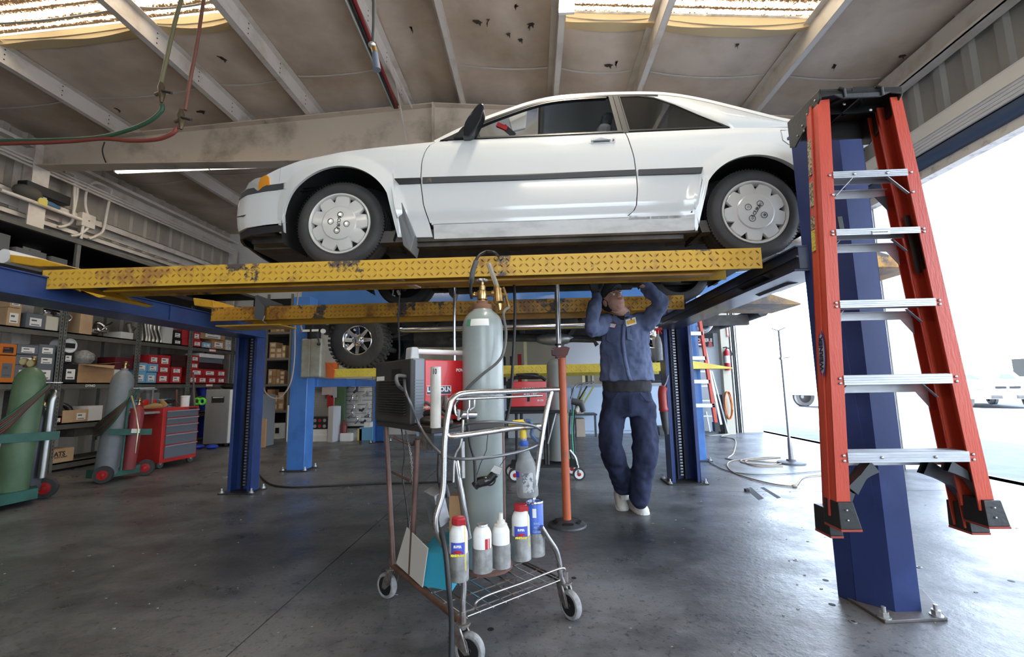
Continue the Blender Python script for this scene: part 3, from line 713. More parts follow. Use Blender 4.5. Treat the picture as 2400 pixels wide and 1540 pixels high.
# B pillar, belt seal, quarter window
for sgn in (1,-1):
    f=lambda y:(y if sgn>0 else 2*YM-y)
    def strip(name,poly,mat,thick=.02,off=0):
        a=[V(x,f(gy(z)-off),z) for x,z in poly]; b=[V(x,f(gy(z)-off+thick),z) for x,z in poly];n=len(a)
        return build(name,MB().add(a+b,[tuple(range(n)),tuple(range(2*n-1,n-1,-1))]+[(i,(i+1)%n,n+(i+1)%n,n+i) for i in range(n)]),mat,CR)
    strip('door_pillar',[(.572,2.648),(.602,2.648),(.588,3.035),(.560,3.035)],trimb,.02,.006)
    strip('rear_pillar',[(.606,2.648),(.640,2.648),(.625,3.035),(.592,3.035)],trimb,.02,.004)
    strip('belt_seal',[(-.56,2.648),(.605,2.650),(.605,2.664),(-.53,2.662)],trimb,.02,.008)
    strip('sail_panel',[(-.56,2.65),(-.30,2.652),(-.33,2.80),(-.42,2.74)],trimb,.02,.004)
    qw=[(.650,2.672),(1.235,2.668),(1.20,2.70),(1.10,2.79),(.98,2.90),(.86,2.985),(.76,3.015),(.637,3.018)]
    strip('quarter_window',qw,glassd,.006,.002)
    n=len(qw);cx=.9;cz=2.82
    ow=[(cx+(x-cx)*1.035+(.02 if x>1.1 else 0),cz+(z-cz)*1.08) for x,z in qw]
    a=[V(x,f(gy(z)-.004),z) for x,z in qw]+[V(x,f(gy(z)-.004),z) for x,z in ow]
    build('quarter_seal',MB().add(a,[(i,(i+1)%n,n+(i+1)%n,n+i) for i in range(n)]),trimb,CR,solid=.012)
    # C pillar white sheet round the quarter window down to the belt
    outer=[(x,z) for x,z in fine if .62<=x<=1.70]
    lo=[]
    for x,z in outer:
        if x<.66 : zz=3.03
        elif x<1.26: zz=interp([(.65,3.03),(.80,3.018),(.9,2.975),(1.02,2.885),(1.13,2.785),(1.22,2.70),(1.27,2.655)],x)
        else: zz=2.645
        lo.append((x,min(zz,z-.003)))
    build('c_pillar',MB().grid([[V(x,f(gy(z)+.003),z) for x,z in outer],[V(x,f(gy(z)+.003),z) for x,z in lo]]),pw,CR,smooth=40,solid=.01)
    # interior door card, dark
    build('door_card',MB().box(-.55,.60,f(YS+.12)-.02,f(YS+.12)+.02,2.12,2.655),fab,CR)
# interior: floor pan, dash, seats, belt, wheel
build('floor_pan',MB().box(-1.0,1.75,YM-.72,YM+.72,2.0,2.06).box(-1.0,1.75,YM-.78,YM-.70,1.985,2.06).box(-1.0,1.75,YM+.70,YM+.78,1.985,2.06).box(-1.9,-1.56,YM-.6,YM+.6,2.07,2.12),under,CR)
build('engine_bay_tray',MB().box(-1.55,-.85,YM-.56,YM+.56,2.05,2.15).box(-1.4,-1.0,YM-.3,YM+.2,1.97,2.08).box(-1.95,-1.6,YM-.5,YM+.5,2.06,2.10),under,CR)
for cx,r_ in ((CF,RF_),(CB,RB)):
    for sgn in (1,-1):
        m=MB()
        y0=YS+.03 if sgn>0 else 2*YM-YS-.03; y1=y0+.30*sgn
        pa=arc((cx[0],y0,cx[1]),r_+.012,-.35,PI+.35,28); pb=[p+V(0,y1-y0,0) for p in pa]; m.grid([pa,pb]); m.add([(cx[0],y1,cx[1])]+pb,[(0,i+1,i+2) for i in range(28)])
        build('wheel_well',m,M('wheel_well_black',(.012,.012,.012),.85),CR,fix=False)
build('exhaust_pipe',MB().tube(smoothpath([V(-1.0,YM,1.97),V(-.4,YM-.05,1.95),V(.6,YM-.05,1.95),V(1.1,YM-.2,1.98),V(1.5,YM-.3,1.99),V(2.1,YM-.35,1.99)],6),.024,10),steel,CR,smooth=True)
build('muffler',MB().ball((1.75,YM-.35,2.05),.12,16,10,(2.0,1,.6)),steel,CR,smooth=True)
build('heat_shield',MB().box(.2,.9,YM-.2,YM+.1,1.975,1.99),steel,CR,bev=.004)
build('sill_rail',MB().box(-.75,.95,YS+.10,YS+.16,1.96,2.0),under,CR); build('sill_rail',MB().box(-.75,.95,2*YM-YS-.16,2*YM-YS-.10,1.96,2.0),under,CR)
for sgn in(1,-1):
    y=YM+sgn*.45
    build('control_arm',MB().tube([V(CF[0]+.1,YM+sgn*.25,2.03),V(CF[0],YM+sgn*.62,2.0)],.025,8),under,CR); build('trailing_arm',MB().tube([V(CB[0]-.45,YM+sgn*.5,2.02),V(CB[0],YM+sgn*.62,2.0)],.03,8),under,CR)
def seat(y):
    s=build('seat_back',MB().prism([V(.30,y-.22,2.30),V(.44,y-.22,2.32),V(.60,y-.20,2.86),V(.50,y-.20,2.88)],(0,.44,0)),fab,CR,bev=.04)
    build('headrest',MB().prism([V(.52,y-.12,2.90),V(.60,y-.12,2.90),V(.62,y-.12,3.0),V(.54,y-.12,3.0)],(0,.24,0)),fab,s,bev=.03)
    build('seat_base',MB().box(-.18,.40,y-.23,y+.23,2.18,2.36),fab,s,bev=.04)
for y in (YM-.37,YM+.37): seat(y)
build('rear_seat',MB().box(1.05,1.2,YM-.6,YM+.6,2.2,2.75),fab,CR,bev=.04)
build('dashboard',MB().box(-.62,-.30,YM-.70,YM+.70,2.45,2.64),trimb,CR,bev=.03)
build('steering_wheel',MB().tube(arc((-.22,YM-.37,2.62),.18,0,2*PI,24,(0,1,0),(.35,0,.93))[:-1],.013,8,closed=True),trimb,CR,smooth=True)
build('belt_buckle',MB().bar(P(1165,292,Y=2.9),P(1188,302,Y=2.9),.02,.03),M('buckle_red',(.55,.03,.03),.4),CR)
build('seat_belt',MB().bar(P(1180,296,Y=2.92),P(1205,318,Y=2.92),.004,.04),trimb,CR)
build('visor',MB().prism([P(1190,272,Y=3.0),P(1235,258,Y=3.0),P(1232,300,Y=3.0),P(1200,308,Y=3.0)],(0,.02,0)),M('visor_grey',(.5,.5,.48),.7),CR,bev=.008)
# mouldings, handle, fuel flap, mudflap, mirror
def side_strip(name,pxs,mat,off,parent=CR,lbl=None): return sidepatch(name,[SS(*q,2.60) for q in pxs],mat,off,.02,parent,lbl)
mm=side_strip('side_moulding',[(991,417),(1200,411),(1490,399),(1490,412),(1200,424),(991,431)],trimg,.012)
side_strip('fender_moulding',[(925,420),(985,418),(985,431),(936,433)],trimb,.012)
side_strip('quarter_moulding',[(1496,399),(1646,394),(1642,408),(1496,412)],trimg,.012)
side_strip('moulding_badge',[(1001,418),(1012,418),(1012,430),(1001,430)],chrome,.013)
hb_=side_strip('door_handle_recess',[(1382,318),(1388,315),(1440,312),(1446,316),(1444,329),(1438,331),(1388,333),(1381,330)],M('handle_recess',(.55,.56,.55),.3),.002)
side_strip('door_handle',[(1386,319),(1432,316),(1432,324),(1386,327)],pw,.014)
side_strip('handle_slot',[(1392,327),(1430,325),(1430,327.5),(1392,329.5)],trimg,.004)
side_strip('key_lock',[(1436,322),(1441,321),(1441,327),(1436,328)],chrome,.012)
ff=[SS(x,y,2.62) for x,y in ((1832,303),(1888,301),(1888,341),(1846,341),(1834,330))]
build('fuel_flap',MB().prism([V(a,ys(a,b)-.001,b) for a,b in ff],(0,.004,0)),pw,CR)
build('fuel_flap_gap',MB().tube([V(a,ys(a,b)-.001,b) for a,b in ff],.0022,4,closed=True),trimg,CR)
mf=[P(927,472,Y=2.615),P(942,474,Y=2.60),P(972,552,Y=2.60),P(968,565,Y=2.60),P(962,590,Y=2.60),P(945,575,Y=2.61)]
build('mud_flap',MB().prism(mf,(.0,.16,0)),M('mudflap',(.17,.175,.18),.6),CR,bev=.004)
build('mud_flap',MB().prism([p+V(0,1.5,0) for p in mf],(.0,.16,0)),M('mudflap',(.17,.175,.18),.6),CR)
mr=smoothpath([P(1083,320,Y=2.60),P(1090,285,Y=2.52),P(1118,245,Y=2.50),P(1132,243,Y=2.50),P(1132,262,Y=2.50),P(1115,300,Y=2.56),P(1100,322,Y=2.61)],4)
build('door_mirror',MB().prism(mr,(-.0,.10,.0)),M('mirror_black',(.015,.015,.016),.25,coat=.5),CR,bev=.02,smooth=40)
build('mirror_mount',MB().prism([P(1062,322,Y=2.63),P(1100,320,Y=2.63),P(1112,300,Y=2.63),P(1085,295,Y=2.63)],(0,.05,0)),trimb,CR,bev=.005)
tr=M('bumper_scratch',(.05,.04,.03),.7)
build('bumper_scratch',MB().prism([P(553,508,Y=2.69),P(580,502,Y=2.69),P(580,504,Y=2.69),P(560,508,Y=2.69)],(0,.01,0)),tr,CR)
# wheels
def car_wheel(c,ang,side=1,R=.281,par=CR):
    c=V(*c); n=V(0,-side,0); w=.19
    prof=[(.188,0.012),(.196,0.004),(.215,-.004),(.245,-.006),(.262,.004),(.272,.018)]
    # tread with four grooves
    d=.026
    prof=[(r,h) for r,h in prof]
    for k in range(4):
        b0=.024+k*.037; prof+=[(R,b0),(R,b0+.028),(R-.009,b0+.030),(R-.009,b0+.036)]
    prof+=[(R,.172),(.272,.180),(.25,.19),(.20,.186),(.19,.17)]
    tyre=build('tyre',MB().lathe([(r,-h) for r,h in prof],c,n,72),rubber,par,smooth=40)
    m=MB()
    for k in range(90):
        a=2*PI*k/90
        for y0,y1 in ((.012,.045),(.15,.18)):
            u=V(math.cos(a),0,math.sin(a)); t=V(-math.sin(a),0,math.cos(a))
            p=c+u*(R-.004); 
            m.add([p-t*.0035-n*y0+u*.0045,p+t*.0035-n*y0+u*.0045,p+t*.0035-n*y1+u*.0045,p-t*.0035-n*y1+u*.0045,p-t*.0035-n*y0,p+t*.0035-n*y0,p+t*.0035-n*y1,p-t*.0035-n*y1],[(0,1,2,3),(0,4,5,1),(2,6,7,3)])
    build('tread_blocks',m,black_m,tyre,kind='stuff',fix=False)
    wc=T0=build('wheel_cover',MB().lathe([(.190,-.012),(.199,-.002),(.197,.004),(.188,.004),(.180,-.008),(.172,-.028)],c,n,72),capm,par,smooth=40)
    # nine-notch star plate
    nn=9;pts=[];f0=[]
    def pp(r,a,h): return c+V(math.cos(a),0,math.sin(a))*r+n*h
    outer=[];
    for k in range(nn):
        a0=ang+2*PI*k/nn; st=2*PI/nn
        for fr,r in ((-.5,.142),(-.43,.155),(-.36,.172),(-.31,.180),(.0,.183),(.31,.180),(.36,.172),(.43,.155)):
            outer.append((a0+fr*st,r))
    rings=[]
    for s,h in ((1.0,-.022),(1.0,-.004),(.97,.0),(.66,.003),(.62,.008),(.30,.011)):
        rings.append([pp(r*s if s>.9 else .170*s,a,h) for a,r in outer])
    m=MB().grid(rings,closed=True); m.add(rings[-1],[tuple(range(len(outer)))])
    build('cover_plate',m,capm,wc,smooth=30)
    build('wheel_backing',MB().lathe([(.0,-.035),(.185,-.035)],c,n,36),black_m,wc)
    for k in range(4):
        a=ang+PI/4+k*PI/2; q=pp(.052,a,.009)
        build('lug_recess',MB().lathe([(.0,-.004),(.016,-.004),(.017,.003),(.020,.0035)],q,n,20),black_m,wc,smooth=True)
        build('lug_nut',MB().cyl(q,q+n*.008,.009,6),chrome,wc)
    return wc,c,n
def wheel_text(wc,c,n,a):
    ax=V(math.cos(a),0,math.sin(a)); upv=n.cross(ax)
    text('wheel_lettering','ACURA',.030,c+n*.0125,ax,upv,trimb,wc,.95,.0005,.0006)
cF=(CF[0],2.640,CF[1]);cB_=(CB[0],2.640,CB[1])
r=car_wheel(cF,PI/2+.7-.1); wheel_text(*r,-PI/2-.1)
r=car_wheel(cB_,PI/2+.25); wheel_text(*r,.95)
car_wheel((CF[0],2*YM-2.645,CF[1]),.3,-1); car_wheel((CB[0],2*YM-2.645,CB[1]),.3,-1)
fib=M('red_fibreglass',(.60,.085,.045),.38,0,(.50,.06,.035),5,.15,140,(.4,.7),(1,1,.2),spec=.5)
fibw=M('chalky_fibreglass',(.62,.12,.08),.6,0,(.68,.30,.24),40,.2,140,(.5,.75),(1,1,.4))
bp_=M('black_plastic_cap',(.022,.022,.021),.4,0,(.05,.048,.04),7,.1,60,(.55,.8))
bracem=M('brace_grey',(.07,.075,.08),.4,.3)
YL=1.83
LD=T('ladder','red fibreglass stepladder with black cap hung folded on the near blue lift post','ladder',(1.45,YL,.47))
def L3(px,py,dy=0): return P(px,py,Y=YL+dy)
def crail(name,front_o_t,front_o_b,front_i_t,front_i_b,depth,parent,mat=fib,side=1):
    # C-section rail: front flange between outer and inner edge lines, web on the outer side going back by depth
    ft,fb,it,ib=front_o_t,front_o_b,front_i_t,front_i_b
    t=.005;d=V(0,depth,0);m=MB()
    def slab(a,b,c,e,th): m.prism([a,b,c,e],th)
    m.prism([ft,it,ib,fb],V(0,t,0))                                    # front flange
    w=(it-ft).normalized()*t
    m.prism([ft,fb,fb+w,ft+w],d)                                       # web
    m.prism([ft+d,it+d,ib+d,fb+d],V(0,-t,0))                           # back flange
    # stiffening rib on the web
    mt=(ft+d*.45);mb_=(fb+d*.45)
    m.prism([mt,mb_,mb_-w*1.2,mt-w*1.2],d*.12)
    return build(name,m,mat,parent,bev=.0015)
# front rails
fl_=crail('front_rail',L3(1915,236),L3(1963,1215),L3(1944,232),L3(1995,1213),.078,LD)
fr_=crail('front_rail',L3(2113,226),L3(2335,1195),L3(2086,228),L3(2297,1197),.078,LD)
# rear rails just behind, a little slimmer
rl_=crail('rear_rail',L3(1905,262,.10),L3(1949,1245,.10),L3(1930,262,.10),L3(1978,1245,.10),.05,LD)
rr_=crail('rear_rail',L3(2077,262,.10),L3(2292,1238,.10),L3(2052,262,.10),L3(2262,1238,.10),.05,LD)
build('front_face',MB().prism([L3(1917,240,-.002),L3(1943,236,-.002),L3(1956,420,-.002),L3(1930,420,-.002)],(0,.003,0)).prism([L3(2111,230,-.002),L3(2088,232,-.002),L3(2135,430,-.002),L3(2160,430,-.002)],(0,.003,0)),fibw,fl_) if False else None
# cap: shell with a lipped front, tool slots and side cheeks
cap=MB()
a=L3(1921,213,-.012);b=L3(2106,207,-.012)
zt=a.z;xa=a.x-.004;xb=b.x+.004;ya=YL-.02;yb=YL+.22
cap.prism([V(xa,ya,zt-.035),V(xa+.05,ya-.004,zt-.03),V(xa+.09,ya,zt-.045),V(xb-.09,ya,zt-.045),V(xb-.05,ya-.004,zt-.03),V(xb,ya,zt-.035),V(xb,ya,zt),V(xa,ya,zt)],(0,.008,0))
cap.box(xa,xb,ya,yb,zt-.008,zt)
for x0 in (xa-.004,xb-.004):
    cap.prism([V(x0,ya,zt),V(x0,yb,zt),V(x0,yb,zt-.13),V(x0,yb-.04,zt-.15),V(x0,ya+.05,zt-.075),V(x0,ya,zt-.04)],(.008,0,0))
cap.box(xa,xb,yb-.008,yb,zt-.10,zt)
cp=build('cap',cap,bp_,LD,bev=.003)
for k in range(3):
    x=xa+.09+k*(xb-xa-.18)/2-.012
    if k!=1: build('tool_slot',MB().tube([V(x,ya-.002,zt+.001),V(x+.012,ya-.012,zt-.012),V(x+.02,ya-.002,zt-.040)],.007,8),bp_,cp,smooth=True)
build('cap_rib',MB().box((xa+xb)/2-.004,(xa+xb)/2+.004,ya,yb,zt-.04,zt-.008).box(xa,xb,(ya+yb)/2-.004,(ya+yb)/2+.004,zt-.04,zt-.008).tube(arc(((xa+xb)/2,ya+.12,zt-.012),.075,0,2*PI,20,(1,0,0),(0,1,0))[:-1],.006,6,closed=True),bp_,cp)
build('tray_notch',MB().box((xa+xb)/2-.035,(xa+xb)/2+.035,ya-.003,ya+.003,zt-.03,zt+.004),bp_,cp,bev=.002)
rv=lambda c,par,n=V(0,-1,0),r=.006: build('rivet',MB().ball(c+n*.0015,r,10,6,(1,.45,1) if abs(n.y)>.5 else (.45,1,1)),steel,par,smooth=True)
for px,py in ((1978,244),(2040,258)): rv(L3(px,py,.03),cp,r=.007)
for y,z in ((.03,-.03),(.09,-.055),(.06,-.075),(.13,-.085),(.17,-.11),(.12,-.115)): rv(V(xa-.005,ya+y,zt+z),cp,V(-1,0,0),.005)
# steps
def linex(a,b,z):
    t=(z-a.z)/(b.z-a.z); return a+(b-a)*t
ft,fb=L3(1944,232),L3(1995,1213); gt,gb=L3(2086,228),L3(2297,1197)
steps=[((1955,393),(2128,400),418),((1964,536),(2163,533),552),((1974,703),(2206,700),722),((1985,880),(2248,876),903),((1994,1062),(2292,1056),1086)]
for k,(pa,pb,yb_) in enumerate(steps):
    a=L3(pa[0],pa[1]+ (6 if k==0 else 0));b=L3(*pb); zt_=(a.z+b.z)/2; fh=zt_-(L3(pa[0],yb_).z+L3(pb[0],yb_-5).z)/2
    A2=linex(ft,fb,zt_);B2=linex(gt,gb,zt_)
    x0,x1=A2.x-.004,B2.x+.004
    m=MB().box(x0,x1,YL-.004,YL,zt_-fh,zt_).box(x0,x1,YL,YL+.082,zt_-.004,zt_).box(x0,x1,YL+.078,YL+.082,zt_-fh*.8,zt_)
    for q in range(7): m.box(x0,x1,YL+.004+q*.011,YL+.008+q*.011,zt_,zt_+.0018)
    for q in range(3): m.box(x0,x1,YL-.0055,YL-.004,zt_-fh*(.25+.25*q)-.0012,zt_-fh*(.25+.25*q)+.0012)
    st=build('step',m,alu,LD,bev=.001)
    if k in (0,4):
        for f in (.28,.72): rv(V(lerp(x0,x1,f),YL-.006,zt_-fh*.5),st,r=.006)
    for x,s in ((x0-.014,1),(x1+.014,1)):
        for dz in ((-.3,-.8) if k else (-.5,)): rv(V(x,YL-.002,zt_+fh*dz),LD,r=.006)
    # diagonal braces under each step
    if k<4:
        l=.055 if k else .075
        for sx,x in ((1,x0+.004),(-1,x1-.004)):
            yy=YL+.07 if k else YL+.004
            build('brace',MB().bar(V(x+sx*l,yy,zt_-fh-.0),V(x,yy,zt_-fh-l),.003,.012,up=(sx,0,1)),alu,st)
            if k==0: rv(V(x-sx*.014,YL-.002,zt_-fh-l+.004),LD,r=.006)
    # rear rail spreader behind the step
    r0=linex(L3(1930,262,.10),L3(1978,1245,.10),zt_); r1_=linex(L3(2052,262,.10),L3(2262,1238,.10),zt_)
    build('rear_brace',MB().box(r0.x,r1_.x,YL+.135,YL+.14,zt_-fh-.035,zt_-fh-.0).box(r0.x,r1_.x,YL+.12,YL+.14,zt_-fh-.004,zt_-fh),alu,LD,bev=.001)
    if k<4:
        for sx,x in ((1,r0.x),(-1,r1_.x)): build('rear_gusset',MB().prism([V(x,YL+.13,zt_-fh-.03),V(x+sx*.05,YL+.13,zt_-fh-.034),V(x,YL+.13,zt_-fh-.10)],(0,.003,0)),alu if k else bracem,LD)
# bottom knee braces (curved dark plates)
def curved(p,q,r_,dy,w=.05,name='knee_brace'):
    a,b,c=L3(*p,dy),L3(*q,dy),L3(*r_,dy); pts=smoothpath([a,b,c],8);up=[];lo=[]
    for i,x in enumerate(pts):
        t=(pts[min(i+1,len(pts)-1)]-pts[max(i-1,0)]).normalized(); n=V(-t.z,0,t.x); ww=w*(.5+.5*abs(i/len(pts)-.5)*2)
        up.append(x+n*ww/2);lo.append(x-n*ww/2)
    return build(name,MB().grid([[p_+V(0,-.004,0) for p_ in up],[p_+V(0,-.004,0) for p_ in lo],[p_+V(0,.03,0) for p_ in lo],[p_+V(0,.03,0) for p_ in up],[p_+V(0,-.004,0) for p_ in up]]),bracem,LD,smooth=30)
curved((2050,1094),(2025,1115),(1998,1150),.02)
curved((2170,1094),(2235,1130),(2290,1195),.10,.062)
curved((2225,1092),(2275,1120),(2310,1160),.02,.045)
curved((2040,1094),(2010,1120),(1980,1180),.11,.05)
# boots
def boot(a,w,h,dy,flare,rx=0):
    p=L3(*a,dy); x=p.x;z=p.z;w2=w/2
    m=MB()
    m.add([(x-w2,YL+dy-.012,z+h),(x+w2,YL+dy-.012,z+h),(x+w2,YL+dy+.075,z+h),(x-w2,YL+dy+.075,z+h),
           (x-w2-flare*.2,YL+dy-.02,z+.008),(x+w2+flare,YL+dy-.02,z+.008),(x+w2+flare,YL+dy+.08,z+.008),(x-w2-flare*.2,YL+dy+.08,z+.008)],
          [(0,1,2,3),(7,6,5,4),(0,4,5,1),(1,5,6,2),(2,6,7,3),(3,7,4,0)])
    bt=build('foot',m,bp_,LD,bev=.003)
    build('foot_pad',MB().box(x-w2-flare*.2,x+w2+flare,YL+dy-.02,YL+dy+.08,z,z+.008),M('foot_pad_red',(.35,.06,.04),.6),bt)
    for q in (.2,.55): rv(V(x-w2*.1,YL+dy-.019,z+h*q+.02),bt,r=.004)
boot((1984,1243),.056,.105,0,.018)
boot((1955,1258),.050,.11,.10,.0)
boot((2328,1236),.062,.10,0,.014)
boot((2290,1250),.075,.112,.10,-.004)
# spreader bar, dark, folded along the right rails
sp_=build('spreader',MB().bar(L3(2125,505,.05),L3(2155,640,.05),.006,.022,up=(1,0,0)).bar(L3(2147,545,.06),L3(2172,630,.06),.006,.026,up=(1,0,0)),M('spreader_dark',(.06,.065,.06),.35,.6),LD); build('spreader',MB().bar(L3(1967,508,.09),L3(1975,550,.09),.006,.02,up=(1,0,0)),MATS['spreader_dark'],LD)
# stickers on the outer web of the left rail
def webpt(py,f,out=.004): # point on the outer web, f=0 front .. 1 back
    a,b=L3(1915,236),L3(1963,1215); z=L3(1930,py).z; q=linex(a,b,z); return q+V(-out,.078*f,0)
stk=M('warning_sticker',(.42,.36,.24),.6,0,(.12,.10,.06),90,0,10,(.47,.53)); sty=M('yellow_sticker',(.62,.56,.08),.5,0,(.25,.22,.05),120,0,10,(.5,.6))
for y0,y1,mt in ((310,395,stk),(412,470,stk),(495,525,stk),(528,578,sty)):
    m=MB(); ps=[webpt(y0,.45),webpt(y0,.95),webpt(y1,.95),webpt(y1,.45)]; m.prism(ps,(.001,0,0)); build('sticker',m,mt,fl_)
# oval maker badge with lettering, dark blue
c=webpt(828,.5,.0045); ax=(webpt(780,.5)-webpt(880,.5)).normalized()
ov=MB(); pts=[c+ax*(.098*math.cos(2*PI*i/36))+V(0,.0205*math.sin(2*PI*i/36),0) for i in range(36)]; ov.prism(pts,(-.001,0,0)); bd=build('badge',ov,M('badge_blue',(.035,.06,.30),.35),fl_)
pts2=[c+V(-.0012,0,0)+ax*(.080*math.cos(2*PI*i/36))+V(0,.0165*math.sin(2*PI*i/36),0) for i in range(36)]; build('badge_field',MB().prism(pts2,(-.0006,0,0)),M('badge_grey',(.45,.44,.42),.4),bd)
text('badge_lettering','WERNER',.030,c+V(-.0026,0,0),ax,V(0,1,0),M('letter_navy',(.02,.02,.06),.4),bd,1.15,.001)
# care sticker on second step
c=L3(2065,545,-.0062); build('step_label',MB().box(c.x-.035,c.x+.035,c.y-.001,c.y,c.z-.008,c.z+.008),paper,LD)
text('step_lettering','SET LADDER ON FIRM LEVEL GROUND',.0040,c+V(-.004,-.0015,.002),V(1,0,0),V(0,0,1),black_m,LD,.85)
# hook that carries the ladder on the post
hk=tag(build('hook',MB().tube(smoothpath([V(1.55,2.25,2.36),V(1.56,2.10,2.36),V(1.56,2.04,2.33),V(1.56,2.0,2.36)],6),.008,8),blk),'black steel hook on the near blue post behind the ladder cap','hook')
# ---- shopping-cart frame turned into a welding cart
CA,CBp=V(-.30,1.87,0),V(.13,2.24,0)
CU=(CBp-CA).normalized(); CV=V(-CU.y,CU.x,0)
def K(u,v,z): q=CA+CU*u+CV*v; return V(q.x,q.y,z)
def KF(px,py,v=0): return PP(px,py,CA+CV*v,CV)       # point on vertical plane parallel to the front of the cart
def KS(px,py,u=0): return PP(px,py,CA+CU*u,CU)       # point on vertical plane of the side
CT=T('cart','rusty chrome shopping cart frame carrying the welder and grey gas bottle','cart',K(.28,.35,0))
LU=.567
def caster(u,v,ang,fixed=False):
    c=K(u,v,.0625); d=V(math.cos(ang),math.sin(ang),0); n=V(-d.y,d.x,0); w=c+d*.03
    r=.062
    wh=build('caster_wheel',MB().lathe([(.0,-.014),(.046,-.014),(.050,-.017),(.058,-.016),(r,-.010),(r,.010),(.058,.016),(.050,.017),(.046,.014),(.0,.014)],w,n,36),M('caster_tread',(.17,.17,.17),.8,0,(.33,.33,.33),25,.3,90),CT,smooth=35)
    build('wheel_centre',MB().lathe([(0,-.0155),(.012,-.019),(.014,-.0155),(.045,-.0155)],w,n,30).lathe([(0,.0155),(.012,.019),(.014,.0155),(.045,.0155)],w,n,30),black_m,wh,smooth=30)
    fk=MB()
    for s in(1,-1):
        o=n*(.024*s)
        fk.tube(smoothpath([w+o,w+o-d*.012+V(0,0,.035),c+o+V(0,0,.075),c+o*.8+V(0,0,.088)],4),.006,6)
        fk.prism([w+o-d*.01-V(0,0,.012),w+o+d*.012-V(0,0,.006),w+o+d*.0+V(0,0,.04),c+o+V(0,0,.09)-d*.02,c+o+V(0,0,.09)-d*.04,w+o-d*.05+V(0,0,.02)],n*.003*s)
    fk.cyl(c+V(0,0,.083),c+V(0,0,.091),.030,16).cyl(c+V(0,0,.09),c+V(0,0,.135),.013,10)
    build('caster_fork',fk,M('caster_fork_steel',(.28,.27,.26),.45,.7,(.15,.11,.09),30),wh,bev=.001)
    return c
caster(0,0,-.35); caster(LU,0,-.9); caster(0,.70,2.6); caster(LU,.70,2.4)
# front uprights and handle
def tubepart(name,pts,r,mat=cart_ch,n=10,par=CT): return build(name,MB().tube(smoothpath(pts,6),r,n),mat,par,smooth=60)
R1=.0125
h=[KF(1058,1440),KF(1046,1330),KF(1040,1260),KF(1046,1170),KF(1052,1080),KF(1040,1040),KF(1050,960),KF(1062,928),KF(1090,920),KF(1180,918),KF(1305,915)]
tubepart('front_handle_tube',[K(0,0,.13),K(0,.0,.22),K(-.005,0,.34),KF(1022,1240),KF(1038,1150),KF(1042,1040),KF(1052,960),KF(1066,930),KF(1100,921),KF(1180,918),KF(1308,913)],R1)
tubepart('lower_bar',[KF(1066,936),KF(1180,931),KF(1270,927)],.006,cart_ch,8)
tubepart('right_upright',[KF(1292,918),KF(1285,945),KF(1275,995),KF(1262,1080),KF(1250,1170)],R1)
tubepart('right_leg',[KF(1268,1235),KF(1285,1262),KF(1303,1290),KF(1311,1320),KF(1314,1350),K(LU,0,.12)],R1)
tubepart('shelf_bar',[KF(1046,1018),KF(1060,1023),KF(1140,1013),KF(1200,1004),KF(1265,998)],.0125,chrome_r)
# side tubes running back to the welder table
tubepart('side_frame',[K(0,0,.15),K(0,.35,.16),K(0,.70,.17)],.013,M('rusty_tube',(.19,.10,.065),.6,.4,(.10,.055,.04),9,.1,40),10)
tubepart('side_frame',[K(LU,0,.15),K(LU,.35,.15),K(LU,.70,.15)],.011,blk,10)
rt=M('brown_pipe',(.20,.12,.10),.5,.4,(.10,.06,.05),6,.1,40,(1,1,1) and (.35,.65))
def colm(px0,py0,px1,py1,u,r=.0135,mat=rt): return build('table_leg',MB().tube([KS(px0,py0,u),KS(px1,py1,u)],r,12),mat,CT,smooth=60)
colm(905,1000,922,1330,0.0); colm(979,1030,963,1345,.0)
# lower wire rack
rack=MB()
tubepart('rack_rim',[K(.02,0,.19),K(.04,-.02,.20),K(.07,-.03,.235),K(.28,-.03,.235),K(LU-.05,-.03,.235),K(LU-.03,-.02,.19)],.005,cart_ch,8)
tubepart('rack_rim',[K(.02,.0,.17),K(.28,.0,.17),K(LU-.02,.0,.17)],.004,cart_ch,8)
for k in range(9): rack.tube([K(.02+k*.065,0,.165),K(.02+k*.065,.68,.165)],.003,6)
for k in range(6): rack.tube([K(0,.05+k*.12,.162),K(LU,.05+k*.12,.162)],.003,6)
build('rack_wires',rack,chrome_r,CT,kind='stuff')
# welder table tray
wa=PP(895,990,CA,CU) 
TZ=.895
tb=build('welder_table',MB().prism([K(-.015,.24,TZ),K(.40,.24,TZ),K(.40,.90,TZ),K(-.015,.90,TZ)],(0,0,-.03)),M('tray_dark',(.05,.045,.04),.5,.3),CT,bev=.003)
tubepart('table_front_leg',[K(.40,.26,TZ),K(.40,.26,.17)],.012,rt)
